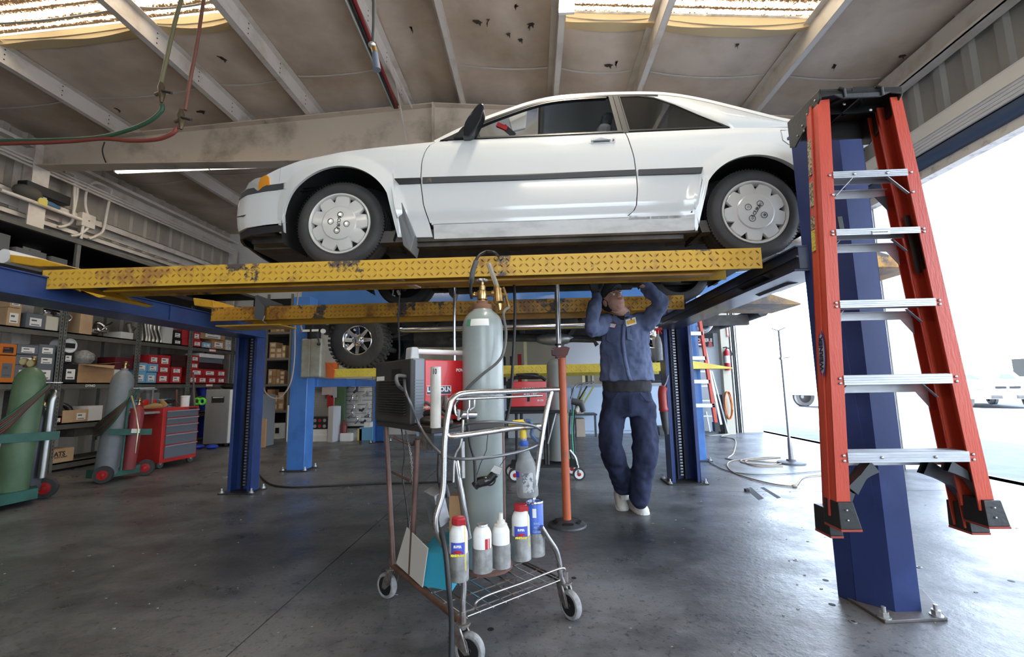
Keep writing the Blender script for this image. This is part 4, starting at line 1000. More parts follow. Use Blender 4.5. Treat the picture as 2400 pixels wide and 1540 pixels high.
# ---- can holders and cans
SH=T('can_rack','row of five grey pipe cups welded along the cart front','can holder',K(.28,-.0,.17))
tin=M('dull_tin',(.42,.42,.41),.5,.7,(.24,.23,.22),18,.1,60)
def cup(px,py0,py1,v,wpx,mat=tin):
    c=KF(px,py1,v); t=KF(px,py0,v); r=(KF(px+wpx/2,py1,v)-KF(px-wpx/2,py1,v)).length/2*.80
    z0=max(.172,c.z+.0)
    build('cup',MB().lathe([(r*.9,0),(r,.002),(r,t.z-z0),(r-.002,t.z-z0),(r-.002,.004),(0,.004)],V(c.x,c.y,z0),n=28),mat,SH,smooth=30)
    return V(c.x,c.y,z0+.005),r-.0035
cupc=[cup(1075,1293,1358,-.03,50),cup(1131,1281,1338,-.02,48),cup(1175,1272,1328,-.01,44),cup(1222,1252,1310,.02,44),cup(1256,1245,1300,.05,40)]
wcan=M('white_can',(.78,.78,.76),.35); redc=M('red_cap',(.45,.02,.03),.4); bluec=M('blue_can',(.05,.13,.50),.35); bl2=M('label_blue',(.07,.11,.55),.4); ylw=M('label_yellow',(.85,.72,.05),.4)
def can(name,lab,c,r,h,mat,cap=None,shoulder=True,grp='spray cans in the cart cups'):
    t=T(name,lab,'can',c,0,grp)
    if shoulder: pr=[(0,0),(r,0),(r,h*.72),(r*.96,h*.76),(r*.80,h*.83),(r*.55,h*.88),(r*.5,h*.885)]
    else: pr=[(0,0),(r,0),(r,h),(r*.95,h+.003),(r*.92,h-.003),(0,h-.003)]
    build('body',MB().lathe(pr,c,n=28),mat,t,smooth=35)
    return t
def wrap(par,c,r,z0,z1,a0,a1,mat,name='label_band'):
    m=MB();rows=[]
    for z in (z0,z1): rows.append([V(c.x+(r+.0006)*math.cos(lerp(a0,a1,i/12)),c.y+(r+.0006)*math.sin(lerp(a0,a1,i/12)),c.z+z) for i in range(13)])
    m.grid(rows); return build(name,m,mat,par)
def lid_spray(par,c,r,h):
    b=build('spray_cap',MB().lathe([(r*.52,h*.86),(r*.74,h*.89),(r*.76,h*.93),(r*.70,h*.99),(r*.30,h),(0,h)],c,n=20).box(c.x,c.x+r*.9,c.y-r*.9,c.y-r*.55,c.z+h*.90,c.z+h*.985),redc,par,smooth=30); return b
facing=math.atan2(-2.0,.12)
for k,(i,h) in enumerate(((0,.228),(3,.232))):
    c,r=cupc[i]; t=can('spray_can','white and blue can with red sprayer cap, '+('leftmost in the cart cups' if k==0 else 'next to the blue tin'),c,r,h,wcan)
    lid_spray(t,c,r,h); wrap(t,c,r,h*.30,h*.62,facing-.8,facing+.8,bl2)
    f=V(math.cos(facing),math.sin(facing),0); ax=V(-f.y,f.x,0)
    p=c+f*(r+.002)
    el=MB(); rows=[]
    for s in (1,.001): rows.append([V(c.x+(r+.0014)*math.cos(facing+.62*s*math.cos(a)),c.y+(r+.0014)*math.sin(facing+.62*s*math.cos(a)),c.z+h*.42+.018*s*math.sin(a)) for a in [2*PI*q/20 for q in range(21)]])
    el.grid(rows); build('label_oval',el,redc,t)
    text('label_lettering','PENETRANT',.011,c+f*(r+.0035)+V(0,0,h*.42),ax,V(0,0,1),ylw,t,.85,.0008)
    text('label_lettering','SUPER',.012,c+f*(r+.0030)+V(0,0,h*.56),ax,V(0,0,1),wcan,t,.9,.0008)
    build('straw',MB().cyl(c+f*r*.9+ax*r*.75+V(0,0,h*.93),c+f*r*1.0+ax*r*.85+V(0,0,.04 if k==0 else .06),.0016,6),ylw,t)
c,r=cupc[1]; t=can('spray_can','white spray can with a red stripe and no cap in a cart cup',c,r,.192,wcan); wrap(t,c,r,.01,.128,facing+.35,facing+.7,redc); wrap(t,c,r,.01,.128,facing+.8,facing+.95,redc)
build('valve_rim',MB().lathe([(r*.5,.168),(r*.62,.172),(r*.6,.178),(r*.4,.178),(r*.2,.174),(0,.174)],c,n=20),steel,t,smooth=30)
c,r=cupc[2]; t=can('spray_can','plain white spray can with a white stepped nozzle in a cart cup',c,r,.19,wcan); build('nozzle',MB().lathe([(r*.75,.155),(r*.75,.168),(r*.5,.172),(r*.5,.182),(r*.28,.186),(r*.25,.212),(0,.212)],c,n=20),M('ivory',(.66,.64,.58),.4),t,smooth=30)
c,r=cupc[4]; t=can('tin','tall blue round tin with a silver rim at the right end of the cart',c,r,.232,bluec,shoulder=False); build('rim',MB().lathe([(r*1.0,.228),(r*1.04,.232),(r*1.0,.238),(r*.9,.236),(r*.9,.222),(0,.222)],c,n=24),chrome,t,smooth=30)
f=V(math.cos(facing),math.sin(facing),0); ax=V(-f.y,f.x,0)
wrap(t,c,r,.17,.21,facing-.35,facing+.1,wcan,'bar_label')
for q,s in enumerate(('BRAKE','PARTS','CLEANER')): text('tin_lettering',s,.013,c+f*(r+.0035)+ax*.004+V(0,0,.145-q*.018),ax,V(0,0,1),M('pale_print',(.45,.55,.8),.4),t,.7)
# ---- gas cylinder standing on the cart
gp=M('cylinder_grey',(.32,.36,.345),.32,0,(.25,.285,.27),3,.05,25,(.4,.7),coat=.15)
cy=P(1140,1200,Y=2.42); cy=V(cy.x,cy.y,.19); cy=V(-.145,2.36,.19)
cyx=P(1128,900,Y=2.36).x; cyb=P(1140,1200,Y=2.36).x
GB=T('gas_cylinder','tall grey gas cylinder with brass regulator strapped upright on the cart','gas cylinder',V(cyb,2.36,.19))
GR=.109
zs=P(1125,762,Y=2.36-GR).z; zt_=P(1125,712,Y=2.36).z; base=V((cyx+cyb)/2,2.36,.19)
b=build('body',MB().lathe([(0,0),(GR*.92,0),(GR,.02),(GR,zs-.19),(GR*.985,zs-.19+.015),(GR*.93,zs-.19+.038),(GR*.83,zs-.19+.060),(GR*.66,zs-.19+.080),(GR*.50,zs-.19+.092),(GR*.46,zs-.19+.10),(0,zs-.19+.10)],base,n=48),gp,GB,smooth=40)
nk=base+V(0,0,zs-.19+.095)
build('neck_ring',MB().lathe([(.05,0),(.052,.004),(.050,.03),(.030,.036),(.030,.05),(0,.05)],nk,n=28),M('rust_ring',(.20,.09,.05),.7,0,(.28,.14,.08),20),b,smooth=35)
v=build('valve',MB().lathe([(.020,.035),(.020,.055),(.028,.06),(.030,.085),(.028,.105),(.019,.110),(.019,.135),(.010,.14),(.010,.165)],nk,n=16).cyl(nk+V(-.045,0,.088),nk+V(.055,-.01,.088),.014,8).ball(nk+V(-.043,0,.088),.015,10,6),brass,GB,smooth=30)
hw=MB()
for k in range(6):
    a=2*PI*k/6; hw.ball(nk+V(.022*math.cos(a),.022*math.sin(a),.165),.011,8,6,(1,1,.7))
hw.lathe([(0,.158),(.024,.158),(.026,.165),(.024,.172),(0,.172)],nk,n=20); build('handwheel',hw,steel,v,smooth=50)
rg=build('regulator',MB().tube([nk+V(.055,-.01,.088),nk+V(.085,-.014,.088)],.020,10).tube([nk+V(.085,-.014,.115),nk+V(.09,-.016,.04),nk+V(.093,-.018,.03)],[.024,.029,.018],12).tube([nk+V(.093,-.018,.03),nk+V(.098,-.02,-.005)],[.014,.009],10).cyl(nk+V(.10,-.014,.085),nk+V(.135,-.018,.07),.012,8).tube([nk+V(.115,-.016,.12),nk+V(.125,-.018,.09),nk+V(.145,-.02,.01)],.008,8),brass,GB,smooth=30)
a=nk+V(.082,-.014,.125);b2=nk+V(.038,-.014,.255)
build('flow_tube',MB().tube([a,b2],.0135,14),M('clear_plastic',(.75,.76,.70),.1,0,trans=.7,ior=1.3),rg,smooth=True)
build('flow_tube_cap',MB().tube([a-V(0,0,.012),a+V(-.004,0,.006)],.018,12).tube([a+(b2-a)*.05,b2],.004,6),brass,rg,smooth=30)
# shoulder label
m=MB();rows=[]
for j in range(5):
    t=j/4; z=lerp(zs-.002,zs+.035,t); rr=lerp(GR,GR*.93,t**1.4)+.002
    rows.append([V(base.x+rr*math.cos(-PI/2+a_),base.y+rr*math.sin(-PI/2+a_),z) for a_ in [lerp(-.75,.42,i/14) for i in range(15)]])
build('shoulder_label',MB().grid(rows),paper,b,smooth=True)
build('green_mark',MB().grid([[p+V(0,-.001,0) for p in r_[0:4]] for r_ in rows]),M('label_green',(.08,.30,.16),.5),b)
build('foot_base',MB().lathe([(0,-.012),(.14,-.012),(.14,0),(0,0)],base,n=30),M('rust_plate',(.14,.07,.055),.6),CT)
# welding cable looped over from the welder up and round the bottle
wc_=M('cable_grey',(.11,.11,.105),.5); blkc=M('cable_black',(.02,.02,.021),.45)
def cable(name,lab,pts,r,mat,cat='cable',n=8,sm=8,grp=None): return tag(build(name,MB().tube(smoothpath(pts,sm),r,n),mat,smooth=60),lab,cat,grp)
g=lambda px,py,y: P(px,py,Y=y)
cable('welding_hose','thick dark torch lead rising from the welder, arched above the gas cylinder',[g(1106,700,2.40),g(1103,680,2.38),g(1106,650,2.36),g(1112,620,2.36),g(1122,600,2.38),g(1140,590,2.42),g(1158,592,2.36),g(1168,600,2.54)],.0085,blkc)
tag(build('hose_sleeve',MB().tube([g(1104,664,2.375),g(1108,636,2.355),g(1116,612,2.36)],.014,10),M('sleeve_grey',(.10,.10,.10),.6),smooth=60),'grey rubber sleeve round the arched torch lead','sleeve')
cable('gas_hose','grey gas hose running down from the regulator and diagonally round the cylinder',[nk+V(.145,-.02,.01),g(1180,735,2.28),g(1186,780,2.26),g(1180,825,2.24),g(1165,850,2.235),g(1130,878,2.235),g(1100,905,2.25),g(1080,930,2.27),g(1066,955,2.33)],.0075,wc_)
# ---- welder
WD=T('welding_machine','red and grey welding machine on the cart behind the gas cylinder','welder',K(.2,.5,TZ))
# front (grille) face looks along -u side; local box on the tray
gf=M('welder_front',(.028,.028,.026),.5,0,(.05,.045,.04),6); wr_=M('welder_red',(.60,.02,.025),.35,coat=.2); wg=M('welder_corner',(.20,.22,.25),.4)
c0=PP(978,985,K(0,.30,0),CV)
vv=.43
def WP(px,py): return PP(px,py,K(0,vv,0),CV)
u0=(WP(942,900)-CA).dot(CU); u1=(WP(1190,900)-CA).dot(CU); zt2=WP(1000,845).z; 
u0=max(u0,-.02)
dp=.46
u0=(PP(966,900,K(0,vv,0),CV)-CA).dot(CU); u1=(PP(1150,900,K(0,vv,0),CV)-CA).dot(CU)
ztop=PP(985,843,K(0,vv,0),CV).z
m=MB().prism([K(u0+.07,vv,TZ+.012),K(u1,vv,TZ+.012),K(u1,vv+dp,TZ+.012),K(u0+.07,vv+dp,TZ+.012)],(0,0,ztop-TZ-.012)); bd=build('case',m,wr_,WD,bev=.004)
m=MB().prism([K(u0,vv-.002,TZ+.005),K(u0+.07,vv-.002,TZ+.005),K(u0+.07,vv+.05,TZ+.005),K(u0,vv+.05,TZ+.005)],(0,0,ztop-TZ+.002)); build('front_corner',m,wg,WD,bev=.008)
m=MB().prism([K(u0-.01,vv+.0,TZ),K(u0+.02,vv-.004,TZ),K(u0+.02,vv+dp,TZ),K(u0-.01,vv+dp,TZ)],(0,0,ztop-TZ+.005)); fr=build('front_panel',m,gf,WD,bev=.008)
lv=MB()
for k in range(14): lv.prism([K(u0-.012,vv+.04,TZ+.05+k*.013),K(u0-.024,vv+.04,TZ+.046+k*.013),K(u0-.024,vv+dp-.05,TZ+.046+k*.013),K(u0-.012,vv+dp-.05,TZ+.05+k*.013)],(0,0,.003))
build('louvre',lv,gf,fr,kind='stuff')
for k in range(12): build('side_louvre',MB().prism([K(u0+.01,vv-.006,TZ+.05+k*.015),K(u0+.06,vv-.006,TZ+.05+k*.015),K(u0+.06,vv,TZ+.05+k*.015),K(u0+.01,vv,TZ+.05+k*.015)],(0,0,.004)),M('louvre_grey',(.14,.155,.17),.4),WD)
build('rating_label',MB().prism([K(u0-.013,vv+dp-.14,ztop-.10),K(u0-.013,vv+dp-.03,ztop-.10),K(u0-.013,vv+dp-.03,ztop-.075),K(u0-.013,vv+dp-.14,ztop-.075)],-CU*.001),paper,fr)
build('socket_recess',MB().prism([K(u0-.012,vv+.10,ztop-.13),K(u0-.012,vv+.22,ztop-.13),K(u0-.012,vv+.22,ztop-.04),K(u0-.012,vv+.10,ztop-.04)],-CU*.003),black_m,fr,bev=.002)
# handle bar across the top
m=MB().tube([K(u0+.03,vv+.05,ztop+.045),K(u1+.05,vv+.05,ztop+.045)],.0135,14); hb2=build('handle_bar',m,white_p,WD,smooth=60)
build('handle_bracket',MB().prism([K(u0-.0,vv+.02,ztop-.002),K(u0+.05,vv+.02,ztop-.002),K(u0+.045,vv+.02,ztop+.065),K(u0+.005,vv+.02,ztop+.065)],CV*.07),M('bracket_grey',(.45,.45,.44),.4),WD,bev=.008)
# lettering on the red side
fn=-CV
def sidetext(s,size,px,py,mat,bold=.001,sx=1,nm='side_lettering'): text(nm,s,size,PP(px,py,K(0,vv-.0015,0),CV),CU,V(0,0,1),mat,bd,sx,bold)
lt=M('lettering_white',(.85,.84,.82),.4)
navy=M('logo_navy',(.04,.045,.10),.4)
a=PP(1036,912,K(0,vv-.0006,0),CV); 
build('logo_panel',MB().prism([a+CU*x+V(0,0,z) for x,z in ((-.085,-.024),(.05,-.024),(.05,.014),(-.085,.014))],fn*.0006),navy,bd)
build('logo_frame',MB().tube([a+CU*x+V(0,0,z)+fn*.001 for x,z in ((-.088,-.027),(.052,-.027),(.052,.017),(-.088,.017))],.0015,4,closed=True),lt,bd)
sidetext('LINCOLN',.034,1030,913,lt,.0014,.95); sidetext('ELECTRIC',.027,1040,938,lt,.001,.95)
sidetext('POWER MIG',.022,1092,868,lt,.0008,1.0); sidetext('255XT',.014,1000,955,M('lettering_cream',(.8,.7,.4),.4),.0005)
# pipe offcut marked 10 standing behind the handle
pc=KF(1021,990,.16); pt=KF(1021,860,.16)
pi_=T('pipe_offcut','white steel pipe offcut marked 10 standing upright in front of the red welder','pipe',V(pc.x,pc.y,.90))
build('pipe',MB().lathe([(.0235,0),(.0235,pt.z-.90),(.0205,pt.z-.90),(.0205,0)],V(pc.x,pc.y,.90),n=28),M('pipe_ivory',(.62,.60,.54),.35,0,(.45,.42,.36),4),pi_,smooth=30)
text('pipe_lettering','10',.034,V(pc.x,pc.y-.0245,pt.z-.022),V(1,.05,0),V(0,0,1),black_m,pi_,.6,.0006)
# bench grinder / vice cluster on the tray
VC=T('bench_vise','dark greasy bench vise clamped on the cart corner beside the welder','vise',K(-.0,.12,.86))
m=MB(); a=g(1030,985,2.05); m.tube([g(985,972,2.25),g(1060,960,2.15),g(1080,968,2.10)],[.018,.022,.014],10).ball(g(1005,985,2.15),.030,14,8,(1.5,1,.7)).ball(g(1045,990,2.02),.026,14,8,(1.3,1,.9)).box(*(lambda q:(q.x-.03,q.x+.03,q.y-.03,q.y+.03,q.z-.10,q.z+.01))(g(1000,1005,2.22)))
build('vise_body',m,M('greasy_iron',(.035,.03,.026),.38,.5,(.09,.07,.05),12,.2,50),VC,smooth=35)
build('vise_screw',MB().cyl(g(1075,972,2.12),g(1112,972,2.20),.020,14),chrome_r,VC,smooth=30)
build('tommy_bar',MB().tube([g(1074,985,2.0),g(1076,960,2.0)],.006,8),chrome,VC)
build('vise_jaw',MB().tube([g(1030,960,2.1),g(1038,930,2.1),g(1043,928,2.1),g(1046,960,2.1)],.012,8),M('jaw_brown',(.13,.09,.085),.5),VC,smooth=40)
# pliers hanging head up over the rail
def pliers(x,y,lab):
    t=T('pliers',lab,'pliers',g(x,y,2.02))
    build('jaws',MB().tube(smoothpath([g(x-14,y-32,2.02),g(x-22,y-20,2.02),g(x-20,y,2.02),g(x-8,y+12,2.02)],4),[.004]*5+[.006]*8,8).tube([g(x+12,y-36,2.02),g(x+12,y-14,2.02),g(x+8,y-8,2.02),g(x+8,y+12,2.02)],.005,8).tube([g(x+24,y-36,2.02),g(x+24,y-16,2.02),g(x+14,y-8,2.02)],.005,8),chrome,t,smooth=50)
    build('handle_grip',MB().tube(smoothpath([g(x-2,y+14,2.0),g(x-8,y+70,2.0),g(x-22,y+100,2.0),g(x-26,y+160,2.0)],5),.007,8),chrome_r,t,smooth=50)
    build('handle_grip',MB().tube(smoothpath([g(x+6,y+14,2.0),g(x+14,y+70,2.0),g(x+24,y+110,2.0),g(x+26,y+162,2.0)],5),.007,8),blk,t,smooth=50)
pliers(1088,970,'chrome pliers hung head up over the rusty cart bar')
tag(build('drift_bar',MB().tube([g(1083,1035,2.03),g(1085,1120,2.03)],.011,12),steel,smooth=40),'round steel bar hanging in front of the gas cylinder from the cart bar','steel bar')
# angled shiny tube from the tray down to the base
tag(build('prop_tube',MB().tube([g(1068,1080,2.06),g(1077,1130,2.06),g(1098,1262,2.10)],.0145,12),chrome,smooth=50),'shiny angled metal tube leaning across the cart toward the cans','metal tube')
# coiled rod looped round the front of the cart
rd=M('rod_grey',(.17,.175,.185),.35,.6)
cable('welding_cable_loop','grey double welding cable looped round the front of the cart below the handle',[g(1050,1003,2.05),g(1120,990,1.98),g(1190,990,2.0),g(1250,998,2.1),g(1272,1015,2.2),g(1270,1035,2.2),g(1230,1055,2.03),g(1160,1070,1.92),g(1090,1076,1.88),g(1045,1070,1.90),g(1015,1045,1.95),g(985,1000,2.1),PP(962,945,K(u0-.06,0,0),CU),PP(950,915,K(u0-.07,0,0),CU),PP(948,890,K(u0-.02,0,0),CU)],.007,rd,n=8)
cable('welding_cable','thick grey welding cable sagging from the welder front to the cart corner',[PP(950,882,K(u0-.02,0,0),CU),PP(930,882,K(u0-.09,0,0),CU),PP(935,905,K(u0-.08,0,0),CU),g(965,925,2.3),g(1010,950,2.2),g(1045,975,2.1)],.009,wc_)
# spray bottle hanging
SB=T('spray_bottle','clear spray bottle with yellow head and blue trigger hooked on the cart bar','spray bottle',g(1238,1165,2.14))
bc=g(1238,1165,2.14); ax_=(g(1228,1040,2.14)-bc).normalized(); hh=(g(1230,1045,2.14)-bc).length
build('bottle',MB().lathe([(0,0),(.040,0),(.048,.006),(.050,.02),(.049,hh*.58),(.046,hh*.66),(.030,hh*.80),(.020,hh*.92),(.018,hh),(0,hh)],bc,ax_,28),M('cloudy_plastic',(.50,.52,.52),.3,0,(.33,.34,.34),25,.1,60,trans=.45,ior=1.2),SB,smooth=40)
build('printed_label',MB().grid([[bc+ax_*z+ax_.cross(V(0,-1,0)).normalized()*x+V(0,-1,0)*(math.sqrt(max(0,.0506**2-x*x))+.0005) for x in [-.02+.0045*i for i in range(12)]] for z in (.03,hh*.50)]),M('worn_label',(.45,.46,.46),.6,0,(.12,.13,.16),60,0,10,(.48,.56)),SB)
build('blue_mark',MB().grid([[bc+ax_*z+ax_.cross(V(0,-1,0)).normalized()*x+V(0,-1,0)*(math.sqrt(max(0,.0506**2-x*x))+.001) for x in (-.047,-.040,-.032)] for z in (hh*.42,hh*.53)]),M('purple_mark',(.10,.05,.55),.5),SB)
nkp=bc+ax_*hh
build('collar',MB().lathe([(.019,0),(.021,.004),(.021,.022),(.016,.024),(.015,.05),(.013,.055)],nkp,ax_,20),bluec,SB,smooth=30)
yl=M('sprayer_yellow',(.72,.50,.04),.4)
hd=build('sprayer_head',MB().tube([nkp+ax_*.02,nkp+ax_*.09],[.016,.015],14).tube([nkp+ax_*.085+V(.03,0,0),nkp+ax_*.10,nkp+ax_*.105+V(-.045,0,-.005)],[.018,.024,.020],12).tube([nkp+ax_*.10+V(-.045,0,0),nkp+ax_*.098+V(-.062,0,0)],[.012,.010],10),yl,SB,smooth=40)
build('trigger',MB().tube(smoothpath([nkp+ax_*.11+V(.0,-.005,0),nkp+ax_*.115+V(.035,-.005,0),nkp+ax_*.08+V(.045,-.005,0),nkp+ax_*.05+V(.040,-.005,0),nkp+ax_*.02+V(.065,-.005,0)],5),.009,8),M('trigger_blue',(.06,.10,.20),.4),hd,smooth=40)
# light bulb guard / black clamp in front of the bottle
LC=T('cable_clamp','black plastic connector with metal clip dangling on a wire before the gas cylinder','connector',g(1145,1130,2.15))
build('connector_body',MB().tube(smoothpath([g(1112,1140,2.15),g(1125,1130,2.15),g(1145,1125,2.15),g(1160,1110,2.15)],4),[.020]*3+[.024]*5+[.020]*5,12),M('greasy_black',(.012,.012,.012),.3,0,coat=.4),LC,smooth=30)
build('cage_ring',MB().tube(arc(g(1150,1125,2.14),.026,0,2*PI,16,(.8,0,.5),(-.3,0,.8))[:-1],.004,6,closed=True),blk,LC)
build('metal_clip',MB().prism([g(1148,1105,2.14),g(1158,1090,2.14),g(1178,1098,2.14),g(1172,1115,2.14)],(0,.02,0)),steel,LC,bev=.002)
build('hang_wire',MB().tube([g(1112,1130,2.12),g(1125,1090,2.0),g(1140,1055,1.97),g(1144,1010,1.95)],.0015,6).tube([g(1172,1092,2.14),g(1190,1065,2.1)],.0015,6),blk,LC)
# grey switch box hanging at the cart corner
XB=T('switch_box','grey metal junction box hanging on a black cable at the cart corner','junction box',g(1020,1190,1.86))
p=[g(984,1158,1.86),g(1015,1148,1.82),g(1035,1143,1.90)]
m=MB(); q=[g(1016,1160,1.80),g(1050,1150,1.86),g(1062,1210,1.86),g(1030,1238,1.80)]; 
m.prism([g(1018,1164,1.80),g(1040,1152,1.83),g(1056,1220,1.83),g(1032,1240,1.80)],(-.055,.045,.012)); build('box',m,M('box_grey',(.24,.25,.27),.35,.5,(.12,.12,.12),9),XB,bev=.003)
build('cable_tail',MB().tube(smoothpath([g(1034,1238,1.80),g(1045,1300,1.76),g(1052,1380,1.74),g(1058,1460,1.74),g(1057,1560,1.72),V(g(1057,1560,1.72).x,1.70,.02)],6),.010,10),blkc,XB,smooth=60)
build('cable_feed',MB().tube(smoothpath([g(1030,1060,1.96),g(1028,1100,1.9),g(1030,1130,1.86),g(1040,1160,1.86)],6),.008,10).tube([g(1030,1128,1.85),g(1045,1140,1.85),g(1050,1165,1.85)],.010,8),blkc,XB,smooth=60)
# cardboard scraps lying on the rack, blue box
bx=T('blue_carton','blue and white open carton lying on the lower cart rack','box',K(.14,.40,.17))
tq=M('turquoise_box',(.03,.30,.42),.5)
build('carton',MB().prism([K(.08,.22,.175),K(.30,.42,.175),K(.20,.56,.175),K(-.0,.36,.175)],(0,0,.15)),tq,bx)
build('white_flap',MB().prism([K(-.01,.62,.20),K(-.01,.33,.18),K(-.01,.28,.36),K(-.01,.50,.40)],CU*.004),M('flap_ivory',(.55,.53,.48),.6),bx)
a=PP(990,1310,K(-.0,.30,0),CU) 
tag(build('can_carton',MB().box(*(lambda q:(q.x-.02,q.x+.03,q.y-.02,q.y+.03,.172,q.z))(g(1064,1160,2.25))),card),'brown cardboard box standing on the cart between cable and cylinder','box')
# chain and thin cable behind cart legs
chn=MB(); pp=smoothpath([g(950,1010,2.55),g(962,1060,2.5),g(968,1150,2.5),g(960,1240,2.5)],30)
for i in range(0,len(pp)-2,2):
    a,b_=pp[i],pp[i+1]; d=(b_-a).normalized(); s=V(1,0,0) if (i//2)%2 else V(0,1,0)
    chn.tube([a+d*.0-s*.004,a+d*.012-s*.004,a+d*.014,a+d*.012+s*.004,a+d*.0+s*.004,a-d*.002],.0014,4,closed=True)
tag(build('chain',chn,steel,kind='stuff',fix=False),'thin steel chain hanging beside the cart legs','chain')
cable('thin_cable','thin dark cable hanging down behind the cart legs',[g(940,1000,2.6),g(948,1060,2.6),g(944,1120,2.6),g(955,1200,2.55),g(958,1290,2.55)],.0045,blkc)
tag(build('bent_rod',MB().tube(smoothpath([g(922,1024,2.7),g(945,1035,2.7),g(968,1042,2.7),g(973,1030,2.6)],4),.009,8),rt,smooth=40),'rusty bent rod sticking out beside the cart legs','rod')
tag(build('side_rod',MB().tube([g(918,1106,2.7),g(962,1128,2.5)],.007,8),rt,smooth=40),'short rusty rod low between the two brown cart legs','rod')
# ---- mechanic reaching up under the near runway
def remesh(o,vox,smooth=4,disp=None):
    md=o.modifiers.new('r','REMESH'); md.mode='VOXEL'; md.voxel_size=vox; md.use_smooth_shade=True
    md=o.modifiers.new('s','SMOOTH'); md.factor=.5; md.iterations=smooth
    if disp:
        for k,(sc,st) in enumerate(disp):
            tx=bpy.data.textures.new('fold%d'%k,'CLOUDS'); tx.noise_scale=sc; tx.noise_depth=1
            d=o.modifiers.new('d','DISPLACE'); d.texture=tx; d.strength=st; d.mid_level=.5; d.texture_coords='LOCAL'
def eloft(mb,secs,n=24):   # secs: (centre, rx, ry, yaw)
    rows=[]
    for c,rx,ry,yw in secs:
        c=Vector(c); ca,sa=math.cos(yw),math.sin(yw); row=[]
        for k in range(n):
            a=2*PI*k/n; x=rx*math.cos(a);y=ry*math.sin(a); row.append(c+V(x*ca-y*sa,x*sa+y*ca,0))
        rows.append(row)
    m0=len(mb.v); mb.grid(rows,closed=True); 
    mb.add(rows[0],[tuple(range(n-1,-1,-1))]); mb.add(rows[-1],[tuple(range(n))])
def limb(mb,pts,rr,n=16,sm=5):
    p=smoothpath(pts,sm); L=len(pts)-1; r=[]
    for i in range(len(p)):
        t=i/sm; k=min(int(t),L-1); r.append(lerp(rr[k],rr[k+1],t-k))
    mb.tube(p,r,n)
    mb.ball(p[0],r[0],14,8); mb.ball(p[-1],r[-1],14,8)
def cloth(name,c1,c2,sc=9):
    m=M(name,c1,.85,0,c2,sc,.5,16,(.35,.7),(1,1,.45),spec=.2)
    return m
shirt_m=cloth('work_shirt',(.13,.155,.25),(.08,.10,.175)); pants_m=cloth('work_trousers',(.034,.041,.082),(.014,.018,.036),5)
tee_m=M('black_tee',(.012,.012,.014),.9); skin_m=M('skin',(.56,.33,.235),.5,0,(.50,.27,.19),14,.03,60)
glove_m=M('glove_black',(.012,.012,.013),.6); shoe_m=M('shoe_white',(.72,.71,.66),.5,0,(.55,.53,.48),9)
hat_m=M('cap_grey',(.03,.03,.032),.85)
PR=T('person','mechanic in blue work shirt and dark cap looking up, both arms raised under the lift','person',(.80,3.85,0))
Q=lambda px,py,y: P(px,py,Y=y)
hipc=Q(1470,925,3.78); chest=Q(1462,810,3.70); shl=Q(1414,757,3.62); shr=Q(1514,755,3.62); neck=Q(1461,742,3.62)
# shirt
s=MB()
eloft(s,[(Q(1469,893,3.77),.226,.15,0),(Q(1468,860,3.76),.212,.148,0),(Q(1466,820,3.73),.203,.145,0),(Q(1464,785,3.69),.200,.140,0),(Q(1462,762,3.65),.185,.120,0),(Q(1461,750,3.64),.12,.085,0),(Q(1461,742,3.63),.072,.068,0)],28)
elL=Q(1386,768,3.28); wrL=Q(1399,696,3.42)
limb(s,[shl+V(.05,.02,0),shl,Q(1398,768,3.42),elL,Q(1390,735,3.32),wrL],[.080,.080,.066,.060,.052,.042])
elR=Q(1550,712,3.50); wrR=Q(1512,668,3.45)
limb(s,[shr+V(-.05,.02,0),shr,Q(1534,735,3.56),elR,Q(1532,690,3.46),wrR],[.085,.085,.070,.060,.054,.045])
so_=build('shirt',s,shirt_m,PR); remesh(so_,.011,4,[(.08,.034),(.03,.010)])
# hem of black tee under the shirt
t=MB(); eloft(t,[(Q(1470,921,3.78),.195,.135,0),(Q(1469,905,3.78),.205,.140,0),(Q(1468,885,3.77),.20,.14,0)],28); o=build('undershirt',t,M('tee_charcoal',(.028,.028,.032),.9),PR); remesh(o,.012,2,[(.05,.012)])
build('tee_collar',MB().tube([Q(1461,748,3.60),Q(1461,738,3.58)],[.062,.058],18),tee_m,PR,smooth=True)
# placket, buttons, pockets, collar, patches on the shirt front
def front(px,py,off=.0):  # approx shirt front surface
    y=interp([(740,3.56),(760,3.53),(785,3.54),(820,3.575),(893,3.605)],py)-off
    return Q(px,py,y+abs(px-1465)**1.6*.00016)
pl=[(1462,760),(1459,800),(1464,840),(1473,880),(1478,892)]
pl_=build('placket',MB().grid([[front(x-4,y,.012) for x,y in pl],[front(x-1,y,.018) for x,y in pl],[front(x+5,y,.012) for x,y in pl]]),shirt_m,PR,smooth=60,solid=.004)
for x,y in ((1461,796),(1464,826),(1470,865)):
    c=front(x,y,.021); build('button',MB().cyl(c,c+V(0,-.003,0),.006,10),M('button_navy',(.03,.04,.09),.3),pl_)
for pts in ([(1459,760),(1450,742),(1438,738),(1432,748),(1445,762)],[(1462,760),(1464,735),(1474,730),(1481,748),(1470,766)]):
    build('collar',MB().prism([front(x,y,.018 if y>745 else .0) for x,y in pts],(0,-.006,0)),shirt_m,PR,bev=.002)
def patch(name,pts,mat,off,par=PR): return build(name,MB().prism([front(x,y,off) for x,y in pts],(0,-.003,0)),mat,par)
pa=patch('chest_patch',[(1424,757),(1444,760),(1440,768),(1426,766)],M('patch_white',(.75,.74,.72),.7),.030)
patch('patch_border',[(1422,755),(1446,758),(1442,770),(1424,768)],M('patch_red',(.30,.05,.05),.7),.028,pa)
pb=patch('chest_patch',[(1466,750),(1489,743),(1492,759),(1468,766)],M('patch_cream',(.75,.70,.58),.7),.022)
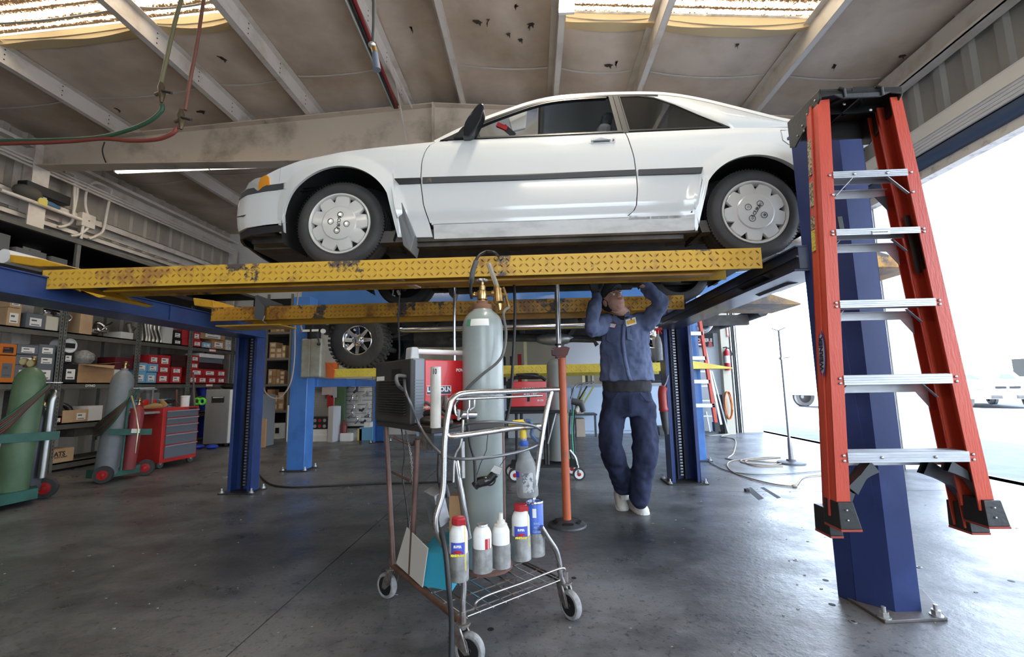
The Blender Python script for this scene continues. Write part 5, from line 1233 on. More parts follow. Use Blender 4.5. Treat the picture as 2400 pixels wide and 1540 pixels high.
patch('patch_field',[(1470,753),(1487,748),(1489,756),(1472,761)],M('patch_orange',(.70,.35,.03),.7),.026,pb)
build('chest_pocket',MB().prism([front(x,y,.006) for x,y in ((1468,768),(1498,762),(1500,795),(1486,800),(1470,795))],(0,-.004,0)),shirt_m,PR,bev=.002)
build('chest_pocket',MB().prism([front(x,y,.010) for x,y in ((1422,770),(1446,772),(1445,800),(1432,804),(1421,798))],(0,-.004,0)),shirt_m,PR,bev=.002)
# trousers
t=MB()
eloft(t,[(Q(1470,915,3.78),.195,.135,0),(Q(1470,930,3.79),.205,.145,0),(Q(1470,952,3.79),.21,.150,0),(Q(1470,975,3.79),.19,.14,0)],28)
limb(t,[Q(1440,950,3.80),Q(1433,1000,3.74),Q(1432,1048,3.70),Q(1447,1095,3.85),Q(1461,1138,3.98)],[.112,.105,.095,.088,.085])
limb(t,[Q(1502,950,3.80),Q(1508,1000,3.78),Q(1512,1055,3.74),Q(1505,1110,3.80),Q(1499,1168,3.86)],[.115,.108,.098,.092,.086])
o=build('trousers',t,pants_m,PR); remesh(o,.012,4,[(.12,.036),(.045,.010)])
build('fly',MB().grid([[Q(1474,925,3.625),Q(1475,968,3.625)],[Q(1482,925,3.622),Q(1480,968,3.622)]]),pants_m,PR,solid=.006)
for x0,x1 in ((1500,1527),(1425,1447)): build('pocket_edge',MB().tube(smoothpath([Q(x0 if x0>1480 else x1,922,3.64),Q((x0+x1)/2,938,3.645),Q(x1 if x0>1480 else x0,942,3.68)],5),.0035,6),pants_m,PR)
# shoes
def shoe(c,d,tip=0):
    d=Vector(d).normalized(); n=V(-d.y,d.x,0); u=V(0,0,1)
    if tip: d=(d*math.cos(tip)-u*math.sin(tip)); u=d.cross(n)*-1 if False else n.cross(d)*-1
    if u.z<0:u=-u
    secs=[(-.11,.030,.075),(-.09,.038,.088),(-.04,.040,.095),(.02,.043,.082),(.08,.050,.062),(.13,.050,.050),(.165,.038,.040),(.18,.018,.022)]
    rows=[]
    for s_,w_,h_ in secs:
        rows.append([c+d*s_+n*(w_*math.cos(a))+u*(h_*max(0,math.sin(a))**.7) for a in [PI*k/12 for k in range(13)]])
    m=MB().grid(rows); m.add(rows[0],[tuple(range(13))]); m.add(rows[-1],[tuple(range(12,-1,-1))])
    sh=build('shoe',m,shoe_m,PR,smooth=60)
    sole=[c+d*s_+n*w_*1.08 for s_,w_,h_ in secs]+[c+d*s_-n*w_*1.08 for s_,w_,h_ in reversed(secs)]
    build('sole',MB().prism(sole,-u*.022),M('sole_white',(.66,.65,.60),.6),sh,bev=.004)
    build('tongue',MB().prism([c+d*.0+u*.10+n*.022,c+d*.0+u*.10-n*.022,c+d*.07+u*.075-n*.02,c+d*.07+u*.075+n*.02],u*.006),shoe_m,sh,bev=.003)
    for k in range(4):
        s_=.01+k*.02; build('lace',MB().tube([c+d*s_+u*(.096-k*.007)-n*.024,c+d*(s_+.004)+u*(.104-k*.007),c+d*s_+u*(.096-k*.007)+n*.024],.0035,6),M('lace_grey',(.45,.44,.40),.7),sh)
    return sh
fr_=P(1492,1200,Z=0); shoe(V(fr_.x+.01,fr_.y+.07,.022),(.25,-1,0))
fl2=P(1458,1192,Z=0); shoe(V(fl2.x,fl2.y+.09,.062),(-.02,-1,0),.35)
for c in (Q(1463,1150,4.04),Q(1497,1178,3.93)): build('ankle',MB().tube([c,c-V(0,0,.07)],[.046,.042],14),M('sock',(.6,.59,.55),.9),PR,smooth=True)
# head ------------------------------------------------------------
hc=Q(1436,703,3.50)
f=V(.26,-.84,.46).normalized(); u=V(-.36,.34,.86); u=(u-f*u.dot(f)).normalized(); sdv=f.cross(u).normalized()  # sdv = his left->image right?
HM=Matrix((sdv,f,u)).transposed().to_4x4(); HM.translation=hc
def H(x,y,z): return HM@V(x,y,z)      # x side, y forward, z up
m=MB(HM)
m.ball((0,-.012,.030),.098,24,16,(.80,1.0,.98))          # skull
m.ball((0,.018,-.030),.082,24,16,(.80,.86,1.0))          # face
m.ball((0,.040,-.085),.042,20,12,(.95,.80,.72))          # chin
m.ball((.034,.036,-.040),.034,14,10,(.9,.8,1.1)).ball((-.034,.036,-.040),.034,14,10,(.9,.8,1.1))  # cheeks
m.tube([(0,.082,.012),(0,.094,-.012),(0,.104,-.028)],[.009,.012,.014],10).ball((.011,.094,-.030),.009,8,6).ball((-.011,.094,-.030),.009,8,6).ball((0,.103,-.029),.013,10,8)
m.ball((.030,.080,.018),.018,10,8,(1.5,.5,.5)).ball((-.030,.080,.018),.018,10,8,(1.5,.5,.5))      # brow
for s_ in (1,-1): m.ball((.077*s_,-.012,-.012),.026,12,8,(.32,.8,1.2))
m.m=None
m.tube([H(0,-.02,-.05),neck+V(0,.0,.03),neck+V(0,.03,-.10)],[.052,.056,.062],18)
hd=build('head',m,skin_m,PR); remesh(hd,.0042,3)
for s_ in (1,-1):
    e=build('eye',MB().ball(H(.030*s_,.080,.001),.0125,14,10),M('eye_white',(.75,.72,.68),.2),PR,smooth=True)
    build('iris',MB().ball(H(.030*s_,.0885,.004),.0062,10,8),M('iris_dark',(.03,.018,.01),.15),e,smooth=True)
    build('eyelid',MB().tube([H(.017*s_,.086,.004),H(.030*s_,.0935,.0095),H(.045*s_,.083,.003)],.0032,6),skin_m,e,smooth=True)
    build('eyebrow',MB().tube([H(.014*s_,.094,.020),H(.030*s_,.095,.025),H(.048*s_,.082,.021)],[.003,.004,.002],6),M('brow_dark',(.03,.02,.015),.8),PR,smooth=True)
build('lips',MB().tube([H(-.022,.084,-.058),H(-.010,.093,-.055),H(0,.095,-.056),H(.010,.093,-.055),H(.022,.084,-.058)],[.002,.005,.005,.005,.002],8).tube([H(-.018,.084,-.063),H(0,.093,-.064),H(.018,.084,-.063)],[.002,.0055,.002],8),M('lips',(.48,.20,.17),.45),PR,smooth=True)
# hair under the cap, cap with brim
m=MB(HM); m.ball((0,-.030,.020),.100,20,14,(.84,.95,.95)); build('hair',m,M('hair_dark',(.018,.014,.012),.9),PR,smooth=True)
m=MB(HM)
prof=[(.100,.0),(.103,.025),(.098,.055),(.080,.085),(.045,.103),(0,.108)]
rows=[[V(.87*r*math.cos(a),r*1.05*math.sin(a)-.010,.020+z-.10*(-.06 if math.sin(a)>0 else .10)*math.sin(a)) for a in [2*PI*k/28 for k in range(28)]] for r,z in prof]
m.grid(rows,closed=True); cp_=build('cap',m,hat_m,PR,smooth=60,solid=.003)
m=MB(HM)
rows=[]
for t in (0,.5,1):
    rows.append([V(.078*math.cos(a)*(1-.08*t),.080*math.sin(a)*.9+.010+t*.070*math.sin(a),.034+.020*t*0-.018*(math.cos(a)**2)*t+.004*t) for a in [PI*k/16 for k in range(17)]])
m.grid(rows); build('cap_brim',m,hat_m,cp_,smooth=60,solid=.004)
build('cap_button',MB(HM).ball((0,-.01,.128),.008,8,6),hat_m,cp_,smooth=True)
# hands: palm, four fingers bent over, thumb from the side
def hand(w,d,palm,mat,side,curl=1.0):
    # w wrist point, d direction of the hand, palm: palm normal
    d=Vector(d).normalized(); palm=Vector(palm); palm=(palm-d*palm.dot(d)).normalized(); s_=d.cross(palm)*side
    m=MB(); m.tube([w-d*.05,w,w+d*.02],[.030,.028,.030],14)
    rows=[]
    for t,ww,th in ((0,.028,.018),(.35,.040,.017),(.75,.043,.014),(1.0,.040,.012)):
        c=w+d*(.092*t); rows.append([c+s_*(ww*math.cos(a))+palm*(th*math.sin(a)) for a in [2*PI*k/16 for k in range(16)]])
    m.grid(rows,closed=True); m.add(rows[0],[tuple(range(16))]); m.add(rows[-1],[tuple(range(15,-1,-1))])
    for k,(off,L_) in enumerate(((.030,.072),(.011,.080),(-.009,.074),(-.028,.060))):
        p=w+d*.085+s_*off; a=.35*curl; pts=[p-d*.02]; dd=d
        for seg in (.45,.32,.23):
            dd=(dd*math.cos(a)+palm*math.sin(a)).normalized(); p=p+dd*L_*seg; pts.append(p); a=.62*curl
            # keep curling about the same axis
            nd=d
        pts=[w+d*.065+s_*off,w+d*.088+s_*off]
        ang=0; p=pts[-1]
        for seg,da in ((.45,.40),(.32,.65),(.23,.5)):
            ang+=da*curl; dd=d*math.cos(ang)+palm*math.sin(ang); p=p+dd*L_*seg; pts.append(p)
        m.tube(pts,[.010,.0098,.009,.0082,.0070],10); m.ball(pts[-1],.0070,8,6)
    tp=[w+d*.022+s_*.022,w+d*.045+s_*.046+palm*.012,w+d*.068+s_*.056+palm*.028,w+d*.088+s_*.052+palm*.040]
    m.tube(tp,[.015,.012,.0105,.0085],10); m.ball(tp[-1],.0085,8,6)
    o=build('hand',m,mat,PR); remesh(o,.0038,2); return o
hand(wrL+V(.0,.0,.015),(-.22,-.05,.97),(.25,-.9,.1),glove_m,1)
build('glove_cuff',MB().tube([wrL+V(0,0,-.01),wrL+V(-.004,0,.03)],[.034,.036],16),glove_m,PR,smooth=True)
build('forearm_skin',MB().tube([wrL+V(0.002,0,-.05),wrL+V(0,0,.0)],[.032,.031],14),skin_m,PR,smooth=True)
hand(wrR+V(-.02,0,.008),(-.85,-.1,.42),(.2,-.5,.9),glove_m,-1)
build('forearm_skin',MB().tube([wrR+V(.03,0,-.03),wrR+V(-.03,0,.012)],[.034,.030],14),skin_m,PR,smooth=True)
build('sleeve_cuff',MB().tube([wrR+V(.035,0,-.03),wrR+V(.005,0,-.004)],[.046,.044],16),shirt_m,PR,smooth=True)
# ---- tall orange jack stand beside the mechanic
oj=M('orange_paint',(.52,.12,.05),.45,0,(.32,.10,.06),6,.08,40,(.5,.7)); 
jb=V(.235,3.60,0)
JS=T('jack_stand','tall orange underhoist jack stand with steel screw standing beside the mechanic','jack stand',jb)
r0=.145
build('base',MB().lathe([(.03,.045),(.05,.043),(.09,.030),(.13,.018),(r0,.012),(r0+.004,.0),(.0,.0)],jb,n=48),M('cast_black',(.04,.04,.042),.5,0,(.07,.07,.07),12,.1,50),JS,smooth=30)
for k in range(5):
    a=2*PI*k/5-PI/2; c=jb+V(.095*math.cos(a),.095*math.sin(a),.031); u_=V(-math.sin(a),math.cos(a),0)
    build('base_slot',MB().prism([c+u_*x+V(math.cos(a),math.sin(a),0)*y-V(0,0,y*.32) for x,y in ((-.038,-.012),(.038,-.012),(.045,0),(.038,.012),(-.038,.012),(-.045,0))],(0,0,.003)),black_m,JS)
ztop_=P(1320,835,Y=3.60).z
build('column',MB().lathe([(.034,.03),(.032,.08),(.031,ztop_-.01),(.031,ztop_),(0,ztop_)],jb,n=28),oj,JS,smooth=40)
zs_=P(1313,668,Y=3.60).z
build('screw_shaft',MB().cyl(jb+V(-.022,0,ztop_-.02),jb+V(-.022,0,zs_+.06),.0205,20),M('shaft_steel',(.42,.42,.42),.3,.9),JS,smooth=40)
build('collar',MB().lathe([(.0,.0),(.034,.0),(.036,.012),(.034,.05),(0,.05)],jb+V(-.015,0,ztop_-.01),n=24),M('rust_collar',(.22,.055,.035),.5),JS,smooth=30)
q=lambda x,y:P(x,y,Y=3.56)
build('pedal_bracket',MB().prism([q(1293,816),q(1326,812),q(1336,815),q(1330,832),q(1320,838),q(1294,832)],(0,.07,0)).box(jb.x-.05,jb.x+.03,3.53,3.67,ztop_-.012,ztop_),M('rust_bracket',(.20,.05,.035),.55,0,(.07,.03,.03),9),JS,bev=.002)
build('clamp_ring',MB().lathe([(.024,0),(.030,.0),(.030,.014),(.024,.014)],jb+V(-.022,0,q(1320,806).z-.01),n=24).cyl(q(1328,803),q(1328,803)+V(0,-.02,0),.012,16),blk,JS,smooth=30)
build('locking_pin',MB().tube([q(1290,818),q(1297,820)],.004,6),steel,JS)
tag(build('slide_tube',MB().cyl(P(1065,668,Y=3.3),P(1065,845,Y=3.3),.0105,14),M('polished_tube',(.55,.56,.57),.2,1),smooth=True),'polished vertical steel tube hanging below the near runway left of the cylinder','metal tube')
# thin hanging cables below the runway
cable('hanging_cable','black cable hanging from the near runway right of the gas cylinder',[g(1205,668,3.0),g(1207,740,3.0),g(1202,850,3.0),g(1196,940,3.0),g(1180,1020,2.98),g(1180,1080,2.97),g(1183,1160,2.97)],.010,blkc)
cable('hanging_cable','thin black cable hanging from under the runway down to the welder handle',[g(937,680,2.75),g(934,740,2.72),g(936,810,2.68),g(935,842,2.66)],.006,blkc)
tag(build('cable_end',MB().tube([g(932,682,2.73),g(936,690,2.72)],.009,8).tube([g(922,680,2.75),g(920,692,2.74),g(926,694,2.74)],.004,6),steel),'small metal cable end clips hooked under the near runway','clip')
cable('floor_hose','black air hose lying across the floor from the far left lift post',[g(606,1000,4.95),P(600,1060,Y=4.9),P(600,1098,Z=.02),P(622,1128,Z=.012),P(665,1141,Z=.012),P(760,1139,Z=.012),P(870,1134,Z=.012),P(940,1132,Z=.012),P(1060,1129,Z=.012)],.011,blkc)
cable('post_hose','black hose running down the side of the far left post to the floor',[g(625,760,4.85),g(618,860,4.85),g(608,960,4.9),g(606,1000,4.95)],.010,blkc)
cable('hanging_cable','pale cable looping from the runway beside the far left post',[g(700,680,4.9),g(692,760,5.0),g(690,840,5.0),g(680,900,5.0),g(655,932,5.0),g(630,928,5.0),g(616,905,5.0),g(612,860,5.0),g(622,780,5.0)],.008,M('cord_tan',(.42,.33,.27),.5))
# ---- second lift with the big blue truck
L2=T('vehicle_lift','light blue four-post lift with clean yellow runways under the blue truck','vehicle lift',(-.6,7.1,0))
def solidpost(L,x0,x1,y0,y1,h,mat):
    build('post',MB().box(x0,x1,y0,y1,0,h),mat,L,bev=.006); baseplate(L,x0-.06,x1+.06,y0-.06,y1+.06,[(x0-.03,y0-.03),(x1+.03,y0-.03),(x1+.03,y1+.03)])
solidpost(L2,-3.30,-3.06,5.92,6.14,2.35,blue_far); solidpost(L2,2.16,2.34,6.35,6.55,2.35,blue_far)
lift_post(L2,-3.16,-2.92,8.95,8.75,1.6,blue_far,bars=False)
crossbeam(L2,-3.22,-3.02,6.14,8.8,1.10,1.215,blue_far); crossbeam(L2,2.16,2.32,6.5,8.9,1.10,1.215,blue_far)
r3=runway(L2,-2.86,2.12,6.08,6.56,1.345,.115,yel3,.060,.05,ibeam=False)
r4=runway(L2,-2.75,2.12,7.62,8.12,1.33,.115,yel3,.075,.05,ibeam=False)
m=MB(); y0,y1=6.10,6.56
m.add([(2.15,y0,1.36),(2.15,y1,1.36),(2.72,y0+.1,1.26),(2.72,y1-.1,1.26),(2.15,y0,1.25),(2.15,y1,1.25),(2.72,y0+.1,1.245),(2.72,y1-.1,1.245)],[(0,1,3,2),(4,6,7,5),(0,2,6,4),(1,5,7,3),(2,3,7,6),(0,4,5,1)])
build('ramp',m,yel3,L2,bev=.003)
# power unit with grey oil tank on the near left post
tk=M('oil_tank',(.36,.37,.32),.45,.2,(.24,.22,.17),5)
a=P(712,795,Y=5.86);b=P(757,885,Y=5.86)
pu=T('power_unit','grey hydraulic oil tank with black motor bolted to the light blue post','power unit',(a.x+.12,5.8,b.z))
build('tank',MB().box(a.x,a.x+.13,5.80,5.92,b.z,a.z).box(a.x+.13,b.x,5.78,5.92,b.z,a.z),tk,pu,bev=.018)
build('motor',MB().cyl(V((a.x+b.x)/2,5.86,a.z),V((a.x+b.x)/2,5.86,a.z+.22),.085,20).box(a.x+.05,b.x,5.78,5.9,a.z+.10,a.z+.2),black_m,pu,bev=.004)
build('rating_label',MB().box(a.x+.02,a.x+.12,5.775,5.78,a.z+.09,a.z+.12),paper,pu); build('rating_label',MB().box(a.x+.15,a.x+.24,5.77,5.78,a.z+.09,a.z+.12),paper,pu)
c=V(b.x+.03,5.77,a.z+.09); build('gauge',MB().cyl(c,c+V(0,-.03,0),.03,20),white_p,pu)
build('valve_lever',MB().tube([V(a.x+.2,5.78,a.z+.05),V(a.x+.26,5.74,a.z-.02),V(a.x+.27,5.74,a.z-.06)],.008,8).ball(V(a.x+.27,5.74,a.z-.08),.025,10,8),blk,pu)
build('pipe',MB().tube([V(a.x+.02,5.78,a.z+.10),V(a.x-.02,5.8,a.z+.2),V(a.x-.08,5.85,a.z+.32)],.014,8),steel,pu)
# truck
TY=6.22; tb_=M('truck_blue',(.05,.17,.45),.2,0,(.07,.20,.50),2,coat=.8); ts=M('truck_silver',(.40,.43,.46),.25,.3)
TR=T('truck','lifted light blue pickup truck with chrome wheels on the second lift','truck',(-.4,7.05,1.345))
def tp(px,py,y=TY): return P(px,py,Y=y)
zb0=tp(1100,706).z; zu=tp(1100,667).z
yy1=TY+1.95
# lower body side with wheel arches
def truckside(yf,sg):
    m=MB();rows=[[],[]]; xs=[-3.35+.03*k for k in range(int(6.6/.03))]
    for x in xs:
        zlo=2.20
        for cx in (-2.52,1.70):
            if abs(x-cx)<.56: zlo=max(zlo,1.71+math.sqrt(.56**2-(x-cx)**2))
        zhi=2.78 if x<-1.7 else 2.85
        rows[0].append(V(x,yf,zlo));rows[1].append(V(x,yf,zhi))
    m.grid([[p+V(0,.12*sg,0) for p in rows[0]]]+rows+[[p+V(0,.3*sg,0) for p in rows[1]]]); return m
build('side_body',truckside(TY,1),tb_,TR,smooth=30); build('side_body',truckside(yy1,-1),tb_,TR,smooth=30)
build('hood',MB().prism([V(-3.35,TY+.1,2.30),V(-1.6,TY+.1,2.40),V(-1.6,TY+.1,2.86),V(-3.1,TY+.1,2.78),V(-3.38,TY+.1,2.66)],(0,1.75,0)),tb_,TR,bev=.03)
build('cab',MB().prism([V(-1.7,TY+.08,2.80),V(.9,TY+.08,2.80),V(.85,TY+.20,3.10),V(-1.1,TY+.20,3.10)],(0,1.79,0)),tb_,TR,bev=.03)
build('bed',MB().box(.95,3.2,TY+.08,yy1-.08,2.30,2.82),tb_,TR,bev=.02)
build('silver_stripe',MB().box(-1.9,1.1,TY-.012,TY-.001,2.20,2.275).box(2.3,3.2,TY-.012,TY-.001,2.20,2.275),ts,TR)
build('rocker',MB().box(-1.85,1.1,TY+.02,TY+.15,2.05,2.2),black_m,TR,bev=.01)
tcl=tp(930,775); tcr=tp(1310,771)
build('side_step',MB().tube(smoothpath([V(-1.85,TY+.15,1.93),V(-1.75,TY-.03,1.885),V(-.2,TY-.05,1.885),V(1.0,TY-.03,1.89),V(1.12,TY+.15,1.93)],6),.040,14),chrome,TR,smooth=True)
for x in (-1.4,-.3,.7): build('step_bracket',MB().bar(V(x,TY-.03,1.90),V(x,TY+.30,2.05),.06,.02),blk,TR)
build('frame_rail',MB().box(-3.2,3.2,TY+.42,TY+.50,1.90,2.05),under,TR); build('frame_rail',MB().box(-3.2,3.2,yy1-.50,yy1-.42,1.90,2.05),under,TR)
for x in (-1.2,-.2,.6): build('crossmember',MB().box(x,x+.08,TY+.5,yy1-.5,1.90,1.98),under,TR)
build('transmission',MB().tube([V(-1.9,7.2,1.92),V(-1.2,7.2,1.88),V(-.6,7.2,1.90)],[.20,.17,.10],14),under,TR,smooth=40)
build('drive_shaft',MB().cyl(V(-.6,7.2,1.88),V(1.5,7.2,1.78),.045,14),under,TR,smooth=40)
build('muffler',MB().ball((.35,6.95,1.78),.11,16,10,(2.8,1,.9)),steel,TR,smooth=True); build('exhaust_pipe',MB().tube([V(-1.3,6.95,1.82),V(.1,6.95,1.78),V(.95,6.9,1.74),V(1.0,6.9,1.66)],.035,10),under,TR,smooth=40)
for x in (-2.52,1.70):
    build('axle',MB().cyl(V(x,TY+.2,1.74),V(x,yy1-.2,1.74),.05,14).ball((x,7.2,1.74),.16,14,10),under,TR,smooth=40)
    build('leaf_spring',MB().tube(smoothpath([V(x-.6,6.75,1.92),V(x,6.75,1.80),V(x+.6,6.75,1.92)],6),.03,8),under,TR)
    build('wheel_well',MB().box(x-.55,x+.55,TY+.30,TY+.34,1.9,2.6),black_m,TR)
def bigwheel(x,yf,sd=1):
    c=V(x,yf,1.762); n=V(0,-sd,0); R=.415
    pr=[(.215,.0),(.225,-.012),(.30,-.018),(.36,-.008),(.395,.015),(R,.045),(R,.25),(.39,.28),(.22,.29)]
    ty=build('tyre',MB().lathe([(r,-h) for r,h in pr],c,n,64),rubber,TR,smooth=40)
    m=MB()
    for k in range(40):
        a=2*PI*k/40; u=V(math.cos(a),0,math.sin(a));t=V(-math.sin(a),0,math.cos(a))
        for q,(y0,y1) in enumerate(((.0,.10),(.11,.19),(.20,.285))):
            p=c+u*(R-.006)+t*(.02 if q==1 else 0); m.prism([p-t*.018-n*y0,p+t*.018-n*y0,p+t*.014-n*y1,p-t*.022-n*y1],u*.022)
        p=c+u*(R-.028)-n*.012; m.prism([p-t*.014,p+t*.014,p+t*.01+u*.032,p-t*.01+u*.032],n*.008)
    build('tread_blocks',m,rubber,ty,kind='stuff',fix=False)
    rm=build('rim',MB().lathe([(.205,-.02),(.222,.004),(.212,.012),(.200,.004),(.190,-.03),(.150,-.06)],c,n,56),chrome,TR,smooth=40)
    build('rim_back',MB().lathe([(0,-.075),(.2,-.07)],c,n,32),black_m,rm)
    m=MB()
    build('rim_hub',MB().lathe([(.075,-.05),(.080,-.02),(.060,-.005),(.055,.02),(.045,.032),(0,.036)],c,n,32),chrome,rm,smooth=35)
    for k in range(8):
        a=2*PI*k/8; u=V(math.cos(a),0,math.sin(a));t=V(-math.sin(a),0,math.cos(a))
        build('spoke',MB().prism([c+u*.07-t*.030-n*.045,c+u*.07+t*.030-n*.045,c+u*.196+t*.022-n*.02,c+u*.196-t*.022-n*.02],n*.022),chrome,rm,bev=.003)
        b=u*.088; q=c+V(math.cos(a+.39),0,math.sin(a+.39))*.090
        build('lug_nut',MB().cyl(q-n*.05,q-n*.005,.011,8),chrome,rm)
    text('tyre_lettering','DUELER',.06,c+n*.0155+V(.30,0,.12),V(.25,0,-1),V(1,0,.25),M('tyre_letter',(.10,.10,.10),.7),ty,.9,.002,.003)
bigwheel(-2.52,TY+.03); bigwheel(1.70,TY+.03); bigwheel(-2.52,yy1-.03,-1); bigwheel(1.70,yy1-.03,-1)
wc2=T('wheel_chock','orange plastic wheel chock behind the big left truck tyre','wheel chock',(-2.75,6.08,1.345))
build('wedge',MB().prism([P(762,848,Y=6.06),P(785,868,Y=6.06),P(782,887,Y=6.06),P(764,885,Y=6.06)],(0,.02,0)).box(-2.93,-2.80,6.16,6.30,1.346,1.44),M('chock_orange',(.62,.13,.03),.5),wc2,bev=.003)
build('rear_bumper',MB().tube([V(3.25,TY+.1,2.05),V(3.3,7.2,2.05),V(3.25,yy1-.1,2.05)],.08,10),blk,TR,smooth=40)
build('tail_pipe',MB().tube(smoothpath([P(1620,765,Y=7.2),P(1650,775,Y=7.2),P(1665,755,Y=7.2),P(1640,745,Y=7.2)],5),.05,10),steel,TR,smooth=40)
# objects hanging on the lift 1 far right post
hb_t=T('heat_gun','red and grey electric tool hanging on a cord at the far right post','power tool',P(1555,960,Y=4.95))
build('body',MB().tube(smoothpath([P(1556,905,Y=4.95),P(1552,920,Y=4.95),P(1554,950,Y=4.95),P(1556,965,Y=4.95)],4),[.02]+[.045]*9+[.05,.045,.04],12),M('tool_red',(.35,.04,.035),.4),hb_t,smooth=50)
build('lower_body',MB().tube([P(1556,965,Y=4.95),P(1560,1000,Y=4.95),P(1563,1018,Y=4.95)],[.045,.035,.02],12),dkgrey,hb_t,smooth=50)
build('top_hook',MB().tube([P(1556,908,Y=4.95),P(1562,895,Y=4.97),P(1566,880,Y=4.98)],.006,6),steel,hb_t)
sb2=T('spray_bottle','cloudy spray bottle with red sprayer hung at the big truck wheel','spray bottle',P(1545,845,Y=4.9))
a=P(1545,845,Y=4.9); build('bottle',MB().lathe([(0,0),(.038,0),(.042,.01),(.042,.17),(.030,.24),(.014,.27),(.014,.30),(0,.30)],a,n=20),MATS['cloudy_plastic'],sb2,smooth=40)
build('sprayer_head',MB().tube([a+V(0,0,.29),a+V(0,0,.33)],.017,10).tube([a+V(-.03,0,.34),a+V(.05,0,.345)],.014,8).tube([a+V(.02,0,.33),a+V(.045,0,.29)],.006,6),M('sprayer_red',(.5,.03,.03),.4),sb2,smooth=40)
# ---- steel racks along the left wall
XF=-6.6
angle=M('slotted_angle',(.20,.205,.19),.5,.3,(.13,.13,.12),8); shelfm=M('shelf_steel',(.095,.09,.08),.6,.2,(.14,.13,.11),4)
def R(px,py,x=XF): return P(px,py,X=x)
ZA=R(300,792).z; 
RKS=T('shelf_rack','long grey slotted-angle steel rack of car parts along the left wall','shelving',(XF-.3,6.2,0))
shz=[R(0,757).z,R(0,890).z]
shz=[(R(0,757).z+R(545,824).z)/2,(R(130,890).z+R(545,903).z)/2]
zA,zB=shz; zC=R(150,992).z; zD=R(112,1085).z; zE=R(330,600).z
for z,nm in ((zA,'shelf'),(zB,'shelf'),(zC,'shelf'),(.12,'shelf')):
    build(nm,MB().box(XF-.62,XF,2.6,9.6,z-.02,z).box(XF-.003,XF,2.6,9.6,z-.085,z),shelfm,RKS)
for px,py in ((145,800),(325,800),(445,830),(545,830),(60,560)):
    y=R(px,py).y if px!=60 else 3.3
    for x in (XF,XF-.60):
        up_=MB().box(x-.045,x+.004,y-.003,y,0,2.75).box(x,x+.004,y-.05,y,0,2.75)
        if x==XF: up_.box(x,x+.004,y+.01,y+.05,0,2.75)
        u_=build('upright',up_,angle,RKS)
        if x==XF:
            m=MB();z=.2
            while z<2.7: m.box(x+.004,x+.0055,y-.032,y-.022,z,z+.026); m.box(x+.004,x+.0055,y+.026,y+.034,z,z+.026); z+=.05
            build('slots',m,black_m,u_,kind='stuff',fix=False)
# upper storage deck above the racks, dark, with a few things on it
ze1=R(0,512,-6.3).z; ze2=R(330,612,-6.3).z
UD=T('storage_deck','dark steel storage deck above the racks under the side wall lights','storage deck',(-6.8,6,2.8))
build('deck',MB().box(XL+.04,-6.25,2.2,9.8,2.72,2.78),blk,UD); build('edge_rail',MB().box(-6.30,-6.25,2.2,9.8,ze2-.05,ze2-.0),shelfm,UD)
build('dark_back_sheet',MB().box(XL+.05,XL+.08,2.2,9.8,2.78,3.45),black_m,UD); build('deck_shade_sheet',MB().box(XL+.08,-6.30,2.2,9.8,3.13,3.15),black_m,UD);  # black sheets added to stand in for the shaded deck interior
for y in (R(175,580,-6.3).y,R(430,650,-6.3).y): build('deck_post',MB().box(-6.30,-6.26,y,y+.05,2.72,ze2-.04),angle,UD)
for k,(a,b,c_,d_) in enumerate(((38,578,70,605),(72,585,108,610),(122,600,158,618),(0,545,22,580))):
    p=R(a,b,-6.6);q=R(c_,d_,-6.6); tag(build('box',MB().box(-6.95,-6.6,p.y,q.y,2.785,max(p.z,2.95)),M('deck_box',(.28,.26,.24),.7),bev=.003),['pale grey box on the dark upper deck, left of the tall post','second pale box on the upper deck beside the tall post','low flat box on the upper deck behind the yellow runway end','dark box at the far left end of the upper deck'][k],'box',None)
# boxes on the shelves: (px rect, kind)
def shelfbox(x0,y0,x1,y1,body,lab,labmat=None,z=None,dep=.30,setb=.03,cat='box',name='carton',grp=None,strip=None):
    a=R(x0,y0,XF-setb);b=R(x1,y1,XF-setb)
    ya,yb=a.y,R(x1,(y0+y1)/2,XF-setb).y
    z0=z if z is not None else b.z; zt=(R(x0,y0,XF-setb).z+R(x1,y0,XF-setb).z)/2
    zt=R((x0+x1)/2,y0,XF-setb).z
    if zt<z0+.03: zt=z0+.06
    t=T(name,lab,cat,(XF-setb-dep/2,(ya+yb)/2,z0),0,grp)
    g_=.004
    bb=build('body',MB().box(XF-setb-dep,XF-setb,ya+g_,yb-g_,z0+.001,zt),body,t,bev=.003)
    h=zt-z0;w_=yb-ya
    if labmat: 
        build('paper_label',MB().box(XF-setb,XF-setb+.0015,ya+w_*.2,yb-w_*.2,z0+h*.18,z0+h*.72),labmat,t)
        build('label_print',MB().box(XF-setb+.0015,XF-setb+.0022,ya+w_*.28,yb-w_*.45,z0+h*.50,z0+h*.60).box(XF-setb+.0015,XF-setb+.0022,ya+w_*.28,yb-w_*.30,z0+h*.24,z0+h*.30),M('print_grey',(.10,.10,.11),.6),t,kind='stuff')
    if strip: build('top_strip',MB().box(XF-setb,XF-setb+.001,ya+g_,yb-g_,zt-h*.22,zt-.002),strip,t)
    return t,ya,yb,z0,zt
on=['first','second','third','fourth','fifth','sixth','seventh','eighth','ninth','tenth']
t1=zA;t2=zB
def top_of(y1,y0): return None
shelfbox(18,722,50,755,card2,'plain brown carton with white label, bottom of the stack on the top shelf left end',paper,zA,grp='brown cartons on the top shelf')
r_=shelfbox(25,692,54,722,card2,'brown carton on top of another brown carton at the left end',paper,R(40,722,XF-.03).z,grp='brown cartons on the top shelf')
shelfbox(62,736,107,764,grey_box,'flat grey carton with white label on the top shelf by the paper parcel',paper,zA)
